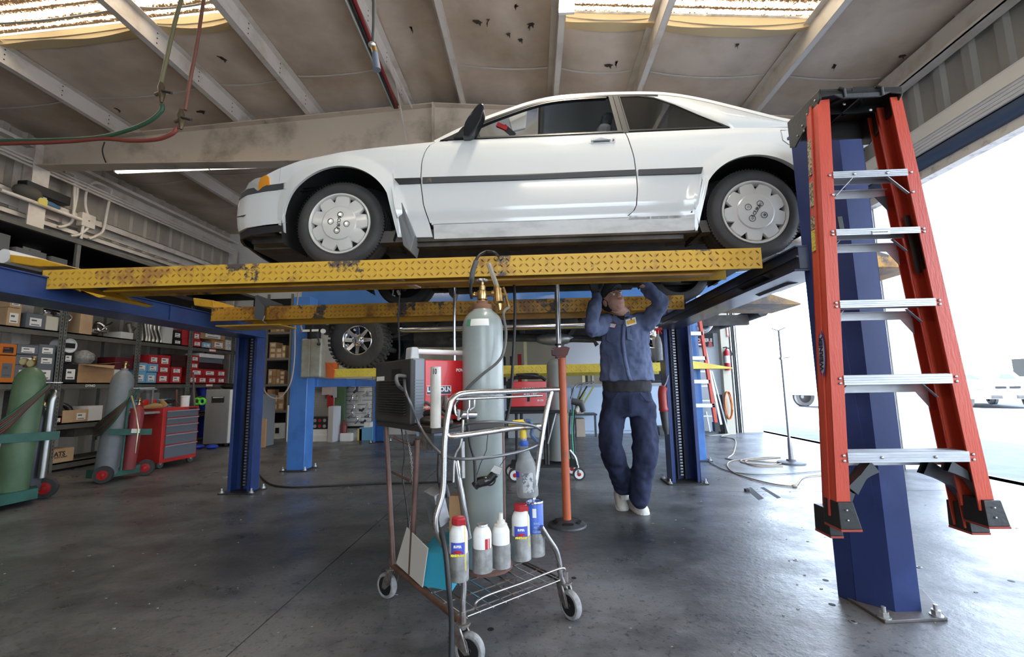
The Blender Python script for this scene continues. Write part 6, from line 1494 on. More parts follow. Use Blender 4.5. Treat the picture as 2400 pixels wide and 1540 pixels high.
shelfbox(109,742,138,766,M('cream_paper',(.62,.58,.47),.7),'cream paper parcel next to the grey carton on the top shelf',None,zA,name='parcel',cat='parcel')
shelfbox(190,728,219,768,card2,'brown upright carton standing right of the second rack upright',None,zA)
shelfbox(283,779,313,795,M('white_carton',(.62,.61,.58),.6),'low white carton left of the curved exhaust pipes',None,zA)
shelfbox(386,766,405,805,M('white_carton',(.62,.61,.58),.6),'tall plain white carton right of the curved exhaust pipes',None,zA)
def stack(rects,body,desc,lab,grp,strip=None,zs=None):
    for i,(r,z) in enumerate(rects):
        b=body[i] if isinstance(body,list) else body
        d=desc(i) if callable(desc) else desc
        shelfbox(*r,b,d,lab,z,grp=grp,strip=strip)
zz=lambda py,px=420: R(px,py,XF-.03).z
stack([((407,795,426,808),zA),((407,776,426,794),zz(794,416))],black_m,lambda i:('lower' if i==0 else 'upper')+' black carton with white label beside the tall white carton',paper,'black cartons on the top shelf')
stack([((427,795,443,812),zA),((427,774,443,795),zz(795,435))],redbox,lambda i:('lower' if i==0 else 'upper')+' red and black carton left of the last but one upright',None,'red cartons on the top shelf')
stack([((452,797,473,814),zA),((453,777,470,797),zz(797,461))],redbox,lambda i:('lower' if i==0 else 'upper')+' red and white carton beside the small blue carton',paper,'red and white cartons on the top shelf')
shelfbox(474,803,495,816,bluebox,'small light blue carton on the top shelf before the brown cartons',paper,zA)
stack([((497,797,528,821),zA),((470,772,528,797),zz(797,500))],card,lambda i:('lower' if i==0 else 'upper')+' long brown carton near the right end of the top shelf',paper,'long brown cartons on the top shelf')
stack([((529,811,543,823),zA),((529,797,543,811),zz(811,536))],M('white_carton',(.62,.61,.58),.6),lambda i:('lower' if i==0 else 'upper')+' small white carton at the right end of the top shelf',paper,'small white cartons on the top shelf')
# six grey cartons (2 x 3)
pos=['top left','top right','middle left','middle right','bottom left','bottom right']
rows_=[(808,832),(832,856),(856,884)]
for i,(x0,x1,ra) in enumerate(((41,91,0),(92,132,0),(38,88,1),(89,130,1),(35,85,2),(86,127,2))):
    y0,y1=rows_[ra]; z=zB if ra==2 else R(85,y1,XF-.03).z
    shelfbox(x0,y0,x1,y1,grey_box,'%s of the six large grey cartons with white labels behind the green cylinder'%pos[i],paper,z,grp='grey cartons on the second shelf')
shelfbox(0,806,40,832,M('orange_carton',(.55,.16,.02),.6),'orange and black printed carton left of the grey cartons',M('red_black_print',(.25,.02,.02),.5,0,(.02,.02,.02),9,0,10,(.45,.5)),R(20,832,XF-.03).z)
shelfbox(0,834,36,886,M('orange_carton',(.55,.16,.02),.6),'tall orange brown carton under the orange and black one',grey_box,zB)
shelfbox(150,826,172,852,black_m,'black carton with white label, upper one beside the plastic bag',paper,zz(852,160))
shelfbox(150,853,183,885,black_m,'black carton with white label left of the torn open brown box',paper,zB)
rc=R(164,810,XF-.03); RN=T('filter_tin','round silver filter tin standing on its side above the black cartons','tin',(rc.x-.1,rc.y,zz(826,160)))
build('tin',MB().lathe([(.0,-.2),(.10,-.2),(.105,0),(.088,.004),(.085,-.01),(0,-.012)],V(rc.x,rc.y,rc.z),(1,0,0),30),white_p,RN,smooth=30); build('dark_label',MB().box(rc.x-.012,rc.x+.003,rc.y-.07,rc.y+.07,rc.z-.035,rc.z+.035),black_m,RN)
pb_=R(195,838,XF-.10); bg_=MB().ball((pb_.x,pb_.y,pb_.z),.13,20,14,(1,1,.85)); o=tag(build('plastic_bag',bg_,M('clear_bag',(.55,.54,.52),.15,0,(.3,.3,.3),20,.6,30,trans=.4,ior=1.1),smooth=True),'crumpled clear plastic bag resting on the torn brown box','plastic bag')
tx=bpy.data.textures.new('crumple','CLOUDS'); tx.noise_scale=.05; d=o.modifiers.new('d','DISPLACE'); d.texture=tx; d.strength=.05; d.texture_coords='LOCAL'
t,ya,yb,z0,zt=shelfbox(184,855,268,888,card,'wide torn open brown box with folded flaps on the second shelf',None,zB,dep=.4)
build('flap',MB().prism([V(XF-.03,ya,zt),V(XF+.06,ya+.05,zt-.02),V(XF+.05,yb-.1,zt-.05),V(XF-.03,yb,zt)],(-.003,0,.003)),card2,t); build('flap',MB().prism([V(XF-.06,ya+.2,zt),V(XF-.0,yb+.06,zt+.05),V(XF-.2,yb,zt+.01)],(0,0,.003)),card,t)
shelfbox(268,866,281,888,M('white_carton',(.62,.61,.58),.6),'small white carton right of the torn brown box',paper,zB)
shelfbox(270,838,312,866,M('maroon_carton',(.10,.01,.015),.5),'dark red printed carton above the small white carton',None,zz(866,290))
stack([((315,871,342,892),zB),((343,873,367,893),zB),((318,850,346,871),zz(871,330)),((347,853,371,872),zz(872,358))],bluebox,lambda i:['bottom left','bottom right','top left','top right'][i]+' of the four light blue cartons right of the upright',paper,'light blue cartons')
stack([((369,875,396,893),zB),((401,877,425,895),zB),((371,857,398,875),zz(875,384)),((402,860,427,877),zz(877,414)),((374,833,400,857),zz(857,387)),((350,832,373,853),zz(853,362))],redbox,lambda i:['bottom, left one','bottom, right one','second row, left one','second row, right one','top with plain label','top with dark print'][i]+' of the red cartons beside the blue cartons',paper,'red cartons beside the blue ones')
stack([((402,846,436,860),zz(860,420)),((402,832,436,846),zz(846,420))],M('dark_red_black',(.035,.006,.008),.5),lambda i:('lower' if i==0 else 'upper')+' dark carton on the red cartons left of the thin upright',None,'dark cartons')
stack([((443,881,463,897),zB),((464,882,486,898),zB),((487,883,508,898),zB),((509,884,528,899),zB)],redbox,lambda i:on[i]+' of the four red and white cartons in the lowest row at the right end',paper,'red and white cartons, lowest row',redbox)
stack([((446,864,476,881),zz(881,460)),((477,866,507,882),zz(882,490)),((508,867,530,883),zz(883,520))],redbox,lambda i:on[i]+' of the three red and white cartons in the second row at the right end',paper,'red and white cartons, second row')
stack([((447,849,466,864),zz(864,456)),((448,833,467,848),zz(848,457))],redbox,lambda i:('third' if i==0 else 'top')+' red and white carton just right of the thin upright',paper,'red and white cartons, upper rows')
stack([((468,852,524,866),zz(866,496)),((468,840,522,851),zz(851,495)),((468,830,526,839),zz(839,495))],[M('dark_red_black',(0,0,0)),grey_box,white_p],lambda i:['red black flat carton','grey flat carton','white flat carton'][i]+' in the pile at the right end of the second shelf',None,'flat cartons')
# exhaust parts
mfl=R(125,735,XF-.15); tag(build('muffler',MB().lathe([(0,-.16),(.045,-.15),(.055,-.12),(.055,.05),(.03,.09),(.03,.16),(0,.16)],mfl,(0,1,0),20),chrome,smooth=30),'chrome exhaust muffler lying behind the cream parcel','muffler')
c=R(192,764,XF-.05); tag(build('exhaust_tip',MB().lathe([(.062,-.01),(.070,0),(.070,.30),(.06,.30),(.055,.0)],V(c.x-.1,c.y,zA+.075),(0,1,0),24),chrome_r,smooth=30),'open chrome exhaust tube with black inside on the top shelf','exhaust tube')
cr=smoothpath([R(224,768,XF-.2),R(226,757,XF-.15),R(240,762,XF-.1),R(250,775,XF-.06),R(232,775,XF-.05),R(226,764,XF-.1)],5); tag(build('exhaust_manifold',MB().tube(cr,.026,10).tube(smoothpath([R(232,778,XF-.05),R(250,765,XF-.05),R(262,757,XF-.1)],5),.018,8),chrome_r,smooth=50),'tangled chrome exhaust manifold on the top shelf before the white carton','exhaust manifold')
c=R(158,742,XF-.03); tag(build('clamp_ring',MB().tube(smoothpath([R(156,733,XF-.05),R(163,738,XF-.05),R(168,745,XF-.05),R(160,753,XF-.05),R(156,750,XF-.05)],5),.014,8),chrome,smooth=50),'bent bright chrome hanger piece at the second rack upright','bracket')
for i,(x,yt) in enumerate(((334,750),(345,752),(352,754),(361,762),(370,765),(380,766))):
    yb_=R(x,798,XF-.06); base=V(XF-.08,yb_.y,zA+.002); h=R(x,yt,XF-.08).z-zA; k=.03 if i<3 else .045; r=.030
    cpp=T('curved_pipe','%s from the left of the six bent steel exhaust pipes standing in a row'%on[i],'exhaust pipe',base,0,'bent exhaust pipes')
    build('pipe',MB().tube(smoothpath([base,base+V(0,0,h*.22),base+V(0,-k,h*.55),base+V(0,-k*1.6,h*.78),base+V(0,-k*1.6,h)],5),r*.8,14),M('pipe_pale',(.50,.46,.38),.3,.85),cpp,smooth=60)
    build('socket_end',MB().cyl(base,base+V(0,0,h*.16),r,16),M('pipe_pale',(0,0,0)),cpp,smooth=40); build('socket_end',MB().cyl(base+V(0,-k*1.6,h*.86),base+V(0,-k*1.6,h),r,16),M('pipe_pale',(0,0,0)),cpp,smooth=40)
yb_=R(306,770,XF-.1); base=V(XF-.1,yb_.y,zA+.05)
tag(build('y_pipe',MB().tube([base,base+V(0,0,.1),base+V(0,-.05,.22)],.04,12).tube([base+V(0,0,.1),base+V(0,.07,.16)],.03,10),M('pipe_dull',(.25,.23,.18),.4,.7),smooth=50),'dull Y-shaped pipe standing before the first tall upright pair','pipe')
# lower shelf and floor level
shelfbox(147,962,173,997,card2,'brown carton with printed tool on the third shelf behind the hoses',None,zC); shelfbox(174,960,207,995,card2,'brown carton with white label on the third shelf',paper,zC); shelfbox(208,951,240,995,white_p,'large white printed carton at the right on the third shelf',None,zC)
shelfbox(122,975,146,998,redbox,'small red carton with white label left on the third shelf',paper,zC)
t,ya,yb,z0,zt=shelfbox(112,1052,173,1088,card2,'brown carton printed ATS on the floor shelf behind the green cylinder cart',None,.121,setb=.01); 
text('carton_lettering','ATS',.085,V(XF-.008,(ya+yb)/2-.02,z0+(zt-z0)*.62),V(0,1,0),V(0,0,1),M('print_black',(.06,.03,.02),.6),t,1.0,.003,.0008)
text('carton_lettering','AUTO SUPPLY',.030,V(XF-.008,(ya+yb)/2-.0,z0+(zt-z0)*.38),V(0,1,0),V(0,0,1),M('print_black',(0,0,0)),t,.9,.0005,.0008)
tag(build('coiled_hose',MB().tube([V(XF-.2+.10*math.cos(a)*(1+.02*a),R(150,950).y+.16*math.cos(a),zC+.16+.12*math.sin(a)) for a in [i*.35 for i in range(60)]],.03,8),M('corrugated_black',(.012,.012,.012),.3),smooth=50),'black corrugated hose coiled on the third shelf','hose')
bxs=M('dark_clutter',(.035,.033,.03),.7,0,(.08,.07,.06),12)
for i,(a,b,c_,d_) in enumerate(((60,915,130,960),(130,915,150,960),(175,1000,230,1030))): shelfbox(a,b,c_,d_,bxs,['dark grey bin at the left end of the third shelf','narrow dark bin behind the bent steel tube','low dark bin behind the grey cylinder'][i],None,zC if i<2 else .45,name='bin',cat='bin')
sg=R(213,893,XF+.003); text('shelf_lettering','DYNO',.05,V(XF+.004,sg.y,zB-.045),V(0,1,0),V(0,0,1),paper,RKS,1,.002)
for px,py,z in ((497,834,zA),(490,908,zB)):
    c=R(px,py); build('shelf_tag',MB().box(XF+.002,XF+.004,c.y-.10,c.y+.10,z-.075,z-.01),M('tag_red',(.5,.08,.08),.5),RKS); build('shelf_tag_paper',MB().box(XF+.004,XF+.005,c.y-.09,c.y+.09,z-.06,z-.025),paper,RKS)
# ---- red tool cabinet
ca,cb=P(372,1100,Z=0),P(458,1082,Z=0); e1=(cb-ca).normalized(); e2=V(-e1.y,e1.x,0); 
if e2.x>0: e2=-e2
Wd=(cb-ca).length; Dp=.55; zt=PP(380,957,ca,e2).z; zbm=PP(372,1087,ca,e2).z
def TC(a,b,z): q=ca+e1*a+e2*b; return V(q.x,q.y,z)
tcab=T('tool_cabinet','red wheeled tool cabinet with five dark grey drawers by the parts rack','tool cabinet',TC(Wd/2,Dp/2,0))
def tbox(mb,a0,a1,b0,b1,z0,z1): return mb.prism([TC(a0,b0,z0),TC(a1,b0,z0),TC(a1,b1,z0),TC(a0,b1,z0)],(0,0,z1-z0))
build('body',tbox(MB(),0,Wd,.0,Dp,zbm,zt),redpaint,tcab,bev=.006)
build('side_shelf',tbox(MB(),-.30,-.0,.05,Dp,zt-.07,zt-.04),steel,tcab)
zs=[.045,.215,.36,.49,.60,.70]; H_=zt-zbm
fr=[(.07,.30),(.32,.50),(.52,.67),(.69,.80),(.82,.94)]
for a,b in fr:
    d=build('drawer',tbox(MB(),.055,Wd-.03,-.016,.0,zbm+H_*a,zbm+H_*b),M('drawer_grey',(.115,.13,.155),.4),tcab,bev=.003)
    build('drawer_pull',tbox(MB(),.05,Wd-.02,-.030,-.014,zbm+H_*b-.012,zbm+H_*b+.004),alu,d,bev=.002)
build('badge',tbox(MB(),Wd*.70,Wd*.92,-.003,0,zt-.035,zt-.015),black_m,tcab)
for a,b in ((.05,.05),(Wd-.06,.05),(.05,Dp-.05),(Wd-.06,Dp-.05)):
    c=TC(a,b,.055); wh=build('caster_wheel',MB().lathe([(0,-.02),(.05,-.02),(.055,-.014),(.055,.014),(.05,.02),(0,.02)],c,e2,24),dkgrey,tcab,smooth=30); build('caster_fork',MB().prism([c+e2*.026+V(0,0,-.01),c+e2*.026+e1*.03+V(0,0,.03),c+e2*.026+e1*.03+V(0,0,zbm-.055),c+e2*.026-e1*.04+V(0,0,zbm-.055)],-e2*.052),steel,wh)
# clutter on the cabinet
top=zt
def onc(a,b): return TC(a,b,top)
def cl(name,lab,cat,mb,mat,**k): return tag(build(name,mb,mat,**k),lab,cat)
b1=TC(.02,.12,top); cl('work_glove','tan leather glove on the tool cabinet top','glove',MB().tube([TC(-.12,.2,top+.02),TC(.0,.15,top+.035),TC(.10,.12,top+.025)],[.02,.045,.03],10),M('tan_leather',(.33,.20,.08),.8),smooth=True)
cl('work_glove','upright tan leather glove leaning on the cables on the cabinet','glove',MB().tube([TC(.13,.10,top+.02),TC(.10,.12,top+.07),TC(.07,.13,top+.12)],[.04,.035,.02],10),M('tan_leather',(0,0,0)),smooth=True)
random.seed(3); pts=[TC(.18+.2*random.random(),.08+.25*random.random(),top+.012+.10*random.random()) for _ in range(22)]
cl('cable_tangle','tangle of black wires heaped on the tool cabinet','wires',MB().tube(smoothpath(pts,6),.007,6),blkc,smooth=True)
wj=T('canister','white tub with printed label on the right of the tool cabinet','tub',TC(Wd-.14,.12,top)); build('tub',MB().lathe([(0,0),(.055,0),(.058,.14),(.062,.145),(.062,.165),(0,.17)],TC(Wd-.14,.12,top),n=24),white_p,wj,smooth=30)
for i,(a,b,mt,lb) in enumerate(((.18,.42,M('scarlet',(.6,.03,.02),.4),'red case on the tool cabinet behind the wires'),(.30,.5,grey_box,'grey plastic parts organiser behind the wires on the cabinet'),(.1,.45,bluebox,'blue and white carton at the back of the tool cabinet'),(.42,.40,bluebox,'second blue and white carton behind the white tub'))):
    tag(build('case',tbox(MB(),a-.1,a+.12,b,b+.1,top+.001,top+(.22 if i==1 else .12)),mt,bev=.004),lb,'case')
cl('breaker_bar','long brown handled bar standing up from the tool cabinet','bar',MB().tube([TC(Wd-.20,.2,top),TC(Wd-.17,.25,top+.26)],[.012,.016],10),M('wood_handle',(.13,.05,.03),.5),smooth=True)
cl('pry_bar','long grey rod leaning from the tool cabinet up to the shelf','rod',MB().tube([TC(Wd+.02,.1,top+.0),P(453,872,Y=ca.y+.35)],.011,8),steel,smooth=True)
cl('steel_tray','small grey steel tray on a stand at the left of the cabinet top','tray',tbox(tbox(MB(),-.28,.02,.15,.3,top+.26,top+.28),.0,.02,.2,.24,top,top+.26),steel)
for s,px in ((1,462),(2,474)): 
    c=P(px,941,Y=ca.y+.7); cl('green_reel','bright green plastic ring %s beside the tool cabinet corner'%('left' if s==1 else 'right'),'ring',MB().tube(arc(c,.045,0,2*PI,20)[:-1],.018,8,closed=True),M('lime',(.12,.62,.05),.4),smooth=True)
bl3=M('bin_blue',(.02,.06,.50),.45)
c=P(472,918,Y=ca.y+1.0); cl('blue_bottle','tall bright blue bag bulging over the stainless cabinet edge','bag',(lambda yD:MB().tube([P(474,928,Y=yD),P(473,905,Y=yD),P(468,890,Y=yD)],[.08,.095,.055],12))(P(466,1040,Z=0).y+.2),bl3,smooth=True)
cl('blue_drum','blue plastic drum standing between the tool cabinet and stainless cabinet','drum',MB().lathe([(0,0),(.16,0),(.17,.05),(.17,.86),(.15,.90),(0,.90)],V(P(466,1040,Z=0).x,P(466,1040,Z=0).y+.2,0),n=28),bl3,smooth=30)
for px in (463,496): c=P(px,1052,Z=.0); cl('blue_rag','crumpled blue cloth on the floor %s the cabinet caster'%('left of' if px<480 else 'behind'),'cloth',MB().ball(c+V(0,0,.04),.10,12,8,(1.1,1,.42)),bl3,smooth=True)
# ---- stainless cabinet
sa=P(474,1050,Z=0);sb_=P(531,1047,Z=0); e=(sb_-sa).normalized();q2=V(-e.y,e.x,0)
zt=PP(478,913,sa,q2).z; zb=PP(475,1042,sa,q2).z; W2=(sb_-sa).length
SC=T('service_cabinet','brushed steel wheeled cabinet with recessed handle beside the blue post','cabinet',sa+e*W2/2+q2*.25)
s2=M('brushed_steel',(.33,.32,.31),.38,.7,(.28,.27,.26),3,.03,100,(.4,.6),(1,1,.1))
def sbx(mb,a0,a1,b0,b1,z0,z1): return mb.prism([sa+e*a+q2*b+V(0,0,z0) for a,b in ((a0,b0),(a1,b0),(a1,b1),(a0,b1))],(0,0,z1-z0))
build('body',sbx(MB(),0,W2,0,.5,zb,zt),s2,SC,bev=.006); build('white_side',sbx(MB(),W2,W2+.06,.0,.45,zb,zt-.01),white_p,SC,bev=.01)
h=build('handle_recess',sbx(MB(),W2*.25,W2*.78,-.004,.002,zt-.26,zt-.14),black_m,SC); build('handle',sbx(MB(),W2*.30,W2*.75,-.018,-.004,zt-.17,zt-.145),chrome,h,bev=.003)
for a in (.06,W2-.02):
    c=sa+e*a+q2*.05+V(0,0,.045); wh=build('caster_wheel',MB().lathe([(0,-.018),(.045,-.018),(.045,.018),(0,.018)],c,e,22),blk,SC,smooth=30); build('caster_fork',MB().box(c.x-.03,c.x+.03,c.y-.02,c.y+.03,.07,zb),chrome,wh)
cl('black_cap','black cap lying on top of the steel cabinet','cap',MB().ball(sa+e*W2*.8+q2*.2+V(0,0,zt+.05),.13,16,10,(1.1,1,.42)),black_m,smooth=True)
# ---- welding bottle carts
grn=M('cylinder_green',(.11,.19,.105),.45,0,(.08,.14,.08),5); gry=M('cylinder_grey_left',(.22,.24,.26),.38,0,(.17,.185,.20),4); rdc=M('cylinder_red',(.32,.045,.05),.45,0,(.24,.05,.05),6)
def bottle(par,base,r,h,tilt,mat,name='cylinder'):
    ax=V(*tilt).normalized(); b=build(name,MB().lathe([(0,0),(r*.95,0),(r,.02),(r,h*.86),(r*.93,h*.90),(r*.72,h*.945),(r*.42,h*.975),(r*.32,h*.98),(r*.32,h),(0,h)],base,ax,36),mat,par,smooth=35)
    n=base+ax*h; build('valve',MB().tube([n,n+ax*.07],.016,10).tube([n+ax*.04-V(.04,0,0),n+ax*.04+V(.05,0,0)],.010,8).ball(n+ax*.08,.022,10,6,(1,1,.5)),brass,b,smooth=40); return b,n,ax
def bcart(lab,wl_,wr_,cyls,gl,shelfz):
    t=T('bottle_cart',lab,'gas cart',(wl_+wr_)/2+V(-.1,.1,0))
    d=(wr_-wl_);L=d.length;d.normalize();n=V(-d.y,d.x,0)
    if n.x>0:n=-n
    return t,d,n,L
wl1=P(240,1133,Z=0);wr1=P(328,1116,Z=0)
BC=T('bottle_cart','green gas bottle cart with red wheels carrying a grey and a red cylinder','gas cart',(wl1+wr1)/2,0)
d=(wr1-wl1).normalized();n=V(-d.y,d.x,0); Lc=(wr1-wl1).length
rw=M('wheel_red',(.45,.02,.02),.45)
def cwheel(par,c,nn,r):
    c=c+V(0,0,r); wh=build('wheel',MB().lathe([(r*.58,-.03),(r*.95,-.03),(r,-.015),(r,.015),(r*.95,.03),(r*.58,.03)],c,nn,36),rubber,par,smooth=35)
    build('wheel_disc',MB().lathe([(0,.025),(r*.2,.022),(r*.25,.01),(r*.55,.005),(r*.6,.025)],c,nn*(-1 if nn.y>0 else 1),30).lathe([(0,-.02),(r*.6,-.02)],c,nn*(-1 if nn.y>0 else 1),30),rw,wh,smooth=35)
wn=(V(0,0,1080/1000)-V(0,0,1.08)); 
axn=(d*.55+V(.4,-.8,0)).normalized()
cwheel(BC,wl1,V(.45,-.89,0),.100); cwheel(BC,wr1+V(.02,.05,0),V(.45,-.89,0),.100)
build('base_tray',MB().prism([wl1+V(0,0,.05),wr1+V(0,0,.05),wr1+n*.28+V(0,0,.05),wl1+n*.28+V(0,0,.05)],(0,0,.10)),green_p,BC,bev=.003)
yb1=wl1.y+.12
bottle(BC,P(248,1112,Y=yb1)+V(0,0,0),.118,1.30,(.035,.06,1),gry); 
bottle(BC,P(300,1100,Y=yb1+.15),.072,.80,(.03,.06,1),rdc)
rail=MB(); a=P(256,1013,Y=yb1-.12);b=P(356,1012,Y=yb1+.10); build('cross_band',MB().bar(a,b,.006,.075),green_p,BC,bev=.002)
build('band_label',MB().bar(P(308,1010,Y=yb1-.02),P(328,1010,Y=yb1+.02),.010,.05),paper,BC)
build('frame_tube',MB().tube([P(283,1103,Y=yb1-.0),P(300,950,Y=yb1+.05),P(330,905,Y=yb1+.1)],.012,8),green_p,BC,smooth=40)
build('top_tray',MB().bar(P(312,910,Y=yb1+.05),P(362,909,Y=yb1+.2),.12,.008),steel,BC)
hm=M('hose_red_brown',(.10,.035,.03),.6); hg=M('hose_green',(.02,.09,.05),.6)
hb3=T('hose_bundle','bundle of red and green twin gas hoses draped over the grey and red cylinder cart','hose',P(270,960,Y=yb1-.15))
for k in range(7):
    o=k*.8; build('hose',MB().tube(smoothpath([P(305+o,915+k,Y=yb1-.02),P(300-o,935+k*2,Y=yb1-.12),P(270,960+k*4,Y=yb1-.17),P(238,985+k*5,Y=yb1-.15),P(222,1005+k*3,Y=yb1-.05),P(225,1030-k*2,Y=yb1+.1)],6),.010,6),hm if k%3 else hg,hb3,smooth=True)
tag(build('cutting_torch',MB().tube([P(308,928,Y=yb1-.1),P(318,965,Y=yb1-.1),P(324,1005,Y=yb1-.1),P(317,1062,Y=yb1-.1)],[.012,.009,.008,.005],8),M('torch_brass',(.55,.45,.30),.3,.9),smooth=40),'brass cutting torch hanging in front of the red cylinder','torch')
tag(build('regulator_gauges',MB().lathe([(0,0),(.035,0),(.035,.02),(0,.02)],P(297,862+8,Y=yb1),(0,-1,0),20).lathe([(0,0),(.03,0),(.03,.02),(0,.02)],P(280,878,Y=yb1),(0,-1,0),20),brass,smooth=30),'pair of brass gauges on the grey cylinder','gauge') if False else None
# leftmost cart
wr0=P(103,1168,Z=0); 
BC0=T('bottle_cart','green gas bottle cart at the left edge with a big green cylinder','gas cart',(-5.5,4.75,0))
cwheel(BC0,wr0,V(.45,-.89,0),.105)
y0=wr0.y-.20
bottle(BC0,P(22,1170,Y=y0-.12),.120,1.30,(-.01,.06,1),grn); bottle(BC0,P(62,1150,Y=y0+.12),.105,.86,(.03,.06,1),M('cylinder_dark',(.085,.09,.105),.35,.2))
build('base_tray',MB().prism([P(-60,1200,Z=.05),P(88,1168,Z=.05),P(70,1140,Z=.05),P(-60,1165,Z=.05)],(0,0,.10)),green_p,BC0,bev=.003)
build('cross_band',MB().bar(P(-40,1032,Y=y0-.35),P(140,1020,Y=y0+.05),.006,.085),green_p,BC0,bev=.002)
build('frame_tube',MB().tube([P(30,1155,Y=y0-.05),P(62,940,Y=y0+.05),P(110,900,Y=y0+.1)],.012,8),green_p,BC0,smooth=40)
build('warning_diamond',MB().box(*(lambda q:(q.x-.035,q.x+.035,q.y-.135,q.y-.131,q.z-.035,q.z+.035))(P(83,985,Y=y0+.12))),paper,BC0)
build('top_tray',MB().bar(P(90,897,Y=y0),P(142,897,Y=y0+.15),.12,.008),steel,BC0)
bt=smoothpath([P(97,1120,Y=y0+.1),P(112,1010,Y=y0+.1),P(121,945,Y=y0+.1),P(128,925,Y=y0+.12),P(122,918,Y=y0+.15),P(108,940,Y=y0+.2)],6)
tag(build('bent_exhaust_tube',MB().tube(bt,.032,14),M('dull_tube',(.40,.40,.39),.3,.9),smooth=60),'long bent steel tube leaning on the leftmost gas cart','steel tube')
hb4=T('hose_bundle','red and green gas hoses draped across the big green cylinder','hose',P(20,960,Y=y0-.2))
for k in range(6): build('hose',MB().tube(smoothpath([P(118,900+k,Y=y0),P(60,945+k*3,Y=y0-.15),P(20,975+k*5,Y=y0-.28),P(-20,1000+k*6,Y=y0-.35)],6),.011,6),hg if k%3==0 else hm,hb4,smooth=True)
for px,py in ((60,848),(77,852)): 
    c=P(px,py,Y=y0-.2); gt=T('pressure_gauge','round brass pressure gauge %s on the green cylinder'%('left' if px<70 else 'right'),'gauge',c); build('case',MB().lathe([(0,.0),(.034,0),(.036,.006),(.036,.03),(0,.032)],c,(.3,-1,0),24),brass,gt,smooth=30); build('dial',MB().lathe([(0,.033),(.03,.033)],c,(.3,-1,0),24),M('dial_cream',(.45,.42,.22),.4),gt)
tag(build('regulator_hose',MB().tube(smoothpath([P(55,858,Y=y0-.1),P(80,862,Y=y0),P(100,880,Y=y0+.1),P(112,905,Y=y0+.1)],6),.012,8),hm,smooth=True),'dark red hose arching from the gauges over the green cart','hose')
# ---- racks of small cartons on the back wall, between the posts
YR=9.55
def B(px,py,y=YR): return P(px,py,Y=y)
BR=T('shelf_rack','steel rack packed with small brown cartons on the back wall between blue posts','shelving',(-4.9,9.7,0))
sg=M('shelf_grey',(.19,.18,.155),.5,.2)
shy=[778,839,900,962]; sz=[B(655,y).z for y in shy]
xa,xb=B(612,900).x,B(712,900).x
for z in sz: build('shelf',MB().box(xa,xb,YR,YR+.5,z-.05,z),sg,BR,bev=.003)
for px in (617,674): x=B(px,900).x; build('upright',MB().box(x,x+.045,YR-.01,YR+.03,0,3.2),sg,BR)
build('upright',MB().box(xb-.04,xb,YR-.01,YR+.03,0,3.2),sg,BR)
build('dark_back_sheet',MB().box(xa-.6,xb,YR+.5,YR+.52,0,3.2),black_m,BR)
random.seed(11)
cb_=M('small_carton',(.36,.20,.09),.7,0,(.50,.31,.16),2.2,0,10,(.4,.6))
col_names=['left','middle','right']
def smallcarton(x0,x1,z0,z1,lab,grp,lb):
    t=T('carton',lab,'box',((x0+x1)/2,YR+.15,z0),0,grp)
    build('body',MB().box(x0+.003,x1-.003,YR+.02,YR+.30,z0+.001,z1-.003),cb_,t,bev=.002)
    if lb: build('paper_label',MB().box(x0+.25*(x1-x0),x1-.15*(x1-x0),YR+.018,YR+.02,z0+.2*(z1-z0),z0+.75*(z1-z0)),M('label_dull',(.60,.54,.42),.7),t)
ordn=on+['eleventh','twelfth','thirteenth','fourteenth','fifteenth']
shn=['top','second','third','lowest']
for si,z in enumerate(sz):
    x=B(626,900).x; gap=B(674,900).x
    x_end=xb-.06; i=0; ph=[.20,.36,.46,.46][si]
    while x<x_end-.07:
        w_=random.uniform(.08,.15)
        if x<gap+.05 and x+w_>gap-.01: x=gap+.055; continue
        if x+w_>x_end: w_=x_end-x
        h=random.uniform(.6,1)*ph; lv=1 if si==0 else random.choice((2,2,3)); zz_=z
        for k in range(lv):
            hh=h/lv
            smallcarton(x,x+w_,zz_,zz_+hh,'small brown carton, %s stack from the left on the %s back shelf, level %s'%(ordn[min(i,14)],shn[si],['one','two','three'][k]),'small brown cartons on the %s back shelf'%shn[si],random.random()<.75); zz_+=hh
        x+=w_; i+=1
bk=T('bucket','white plastic bucket with dark print under the back rack','bucket',B(654,1027,9.2)*1.0)
c=P(654,1027,Z=0); 
for ch in (1,):
    bk.location=c; INV[bk.name]=Matrix.Translation(c).inverted()
build('pail',MB().lathe([(0,0),(.125,0),(.15,.30),(.158,.302),(.158,.335),(0,.34)],c,n=32),white_p,bk,smooth=30); build('print',MB().box(c.x-.01,c.x+.07,c.y-.148,c.y-.135,.12,.24),black_m,bk)
def bx(name,lab,cat,x0,y0,x1,y1,y,dep,mat,grp=None,z0=None,bev=.004):
    a=P(x0,y0,Y=y);b=P(x1,y1,Y=y); z=b.z if z0 is None else z0
    return tag(build(name,MB().box(a.x,b.x,y,y+dep,z,a.z),mat,bev=bev),lab,cat,grp)
bx('wood_board','narrow pale wooden board leaning beside the far left post','board',611,982,620,1052,8.3,.04,M('pine',(.45,.27,.14),.6),z0=0)
bx('cabinet','grey filing cabinet behind the far left blue post','cabinet',598,925,612,1055,8.35,.4,M('file_grey',(.20,.22,.24),.4),z0=0)
bx('white_panel','white panel standing on the floor left of the light blue post','panel',674,950,690,1035,9.15,.03,white_p,z0=0)
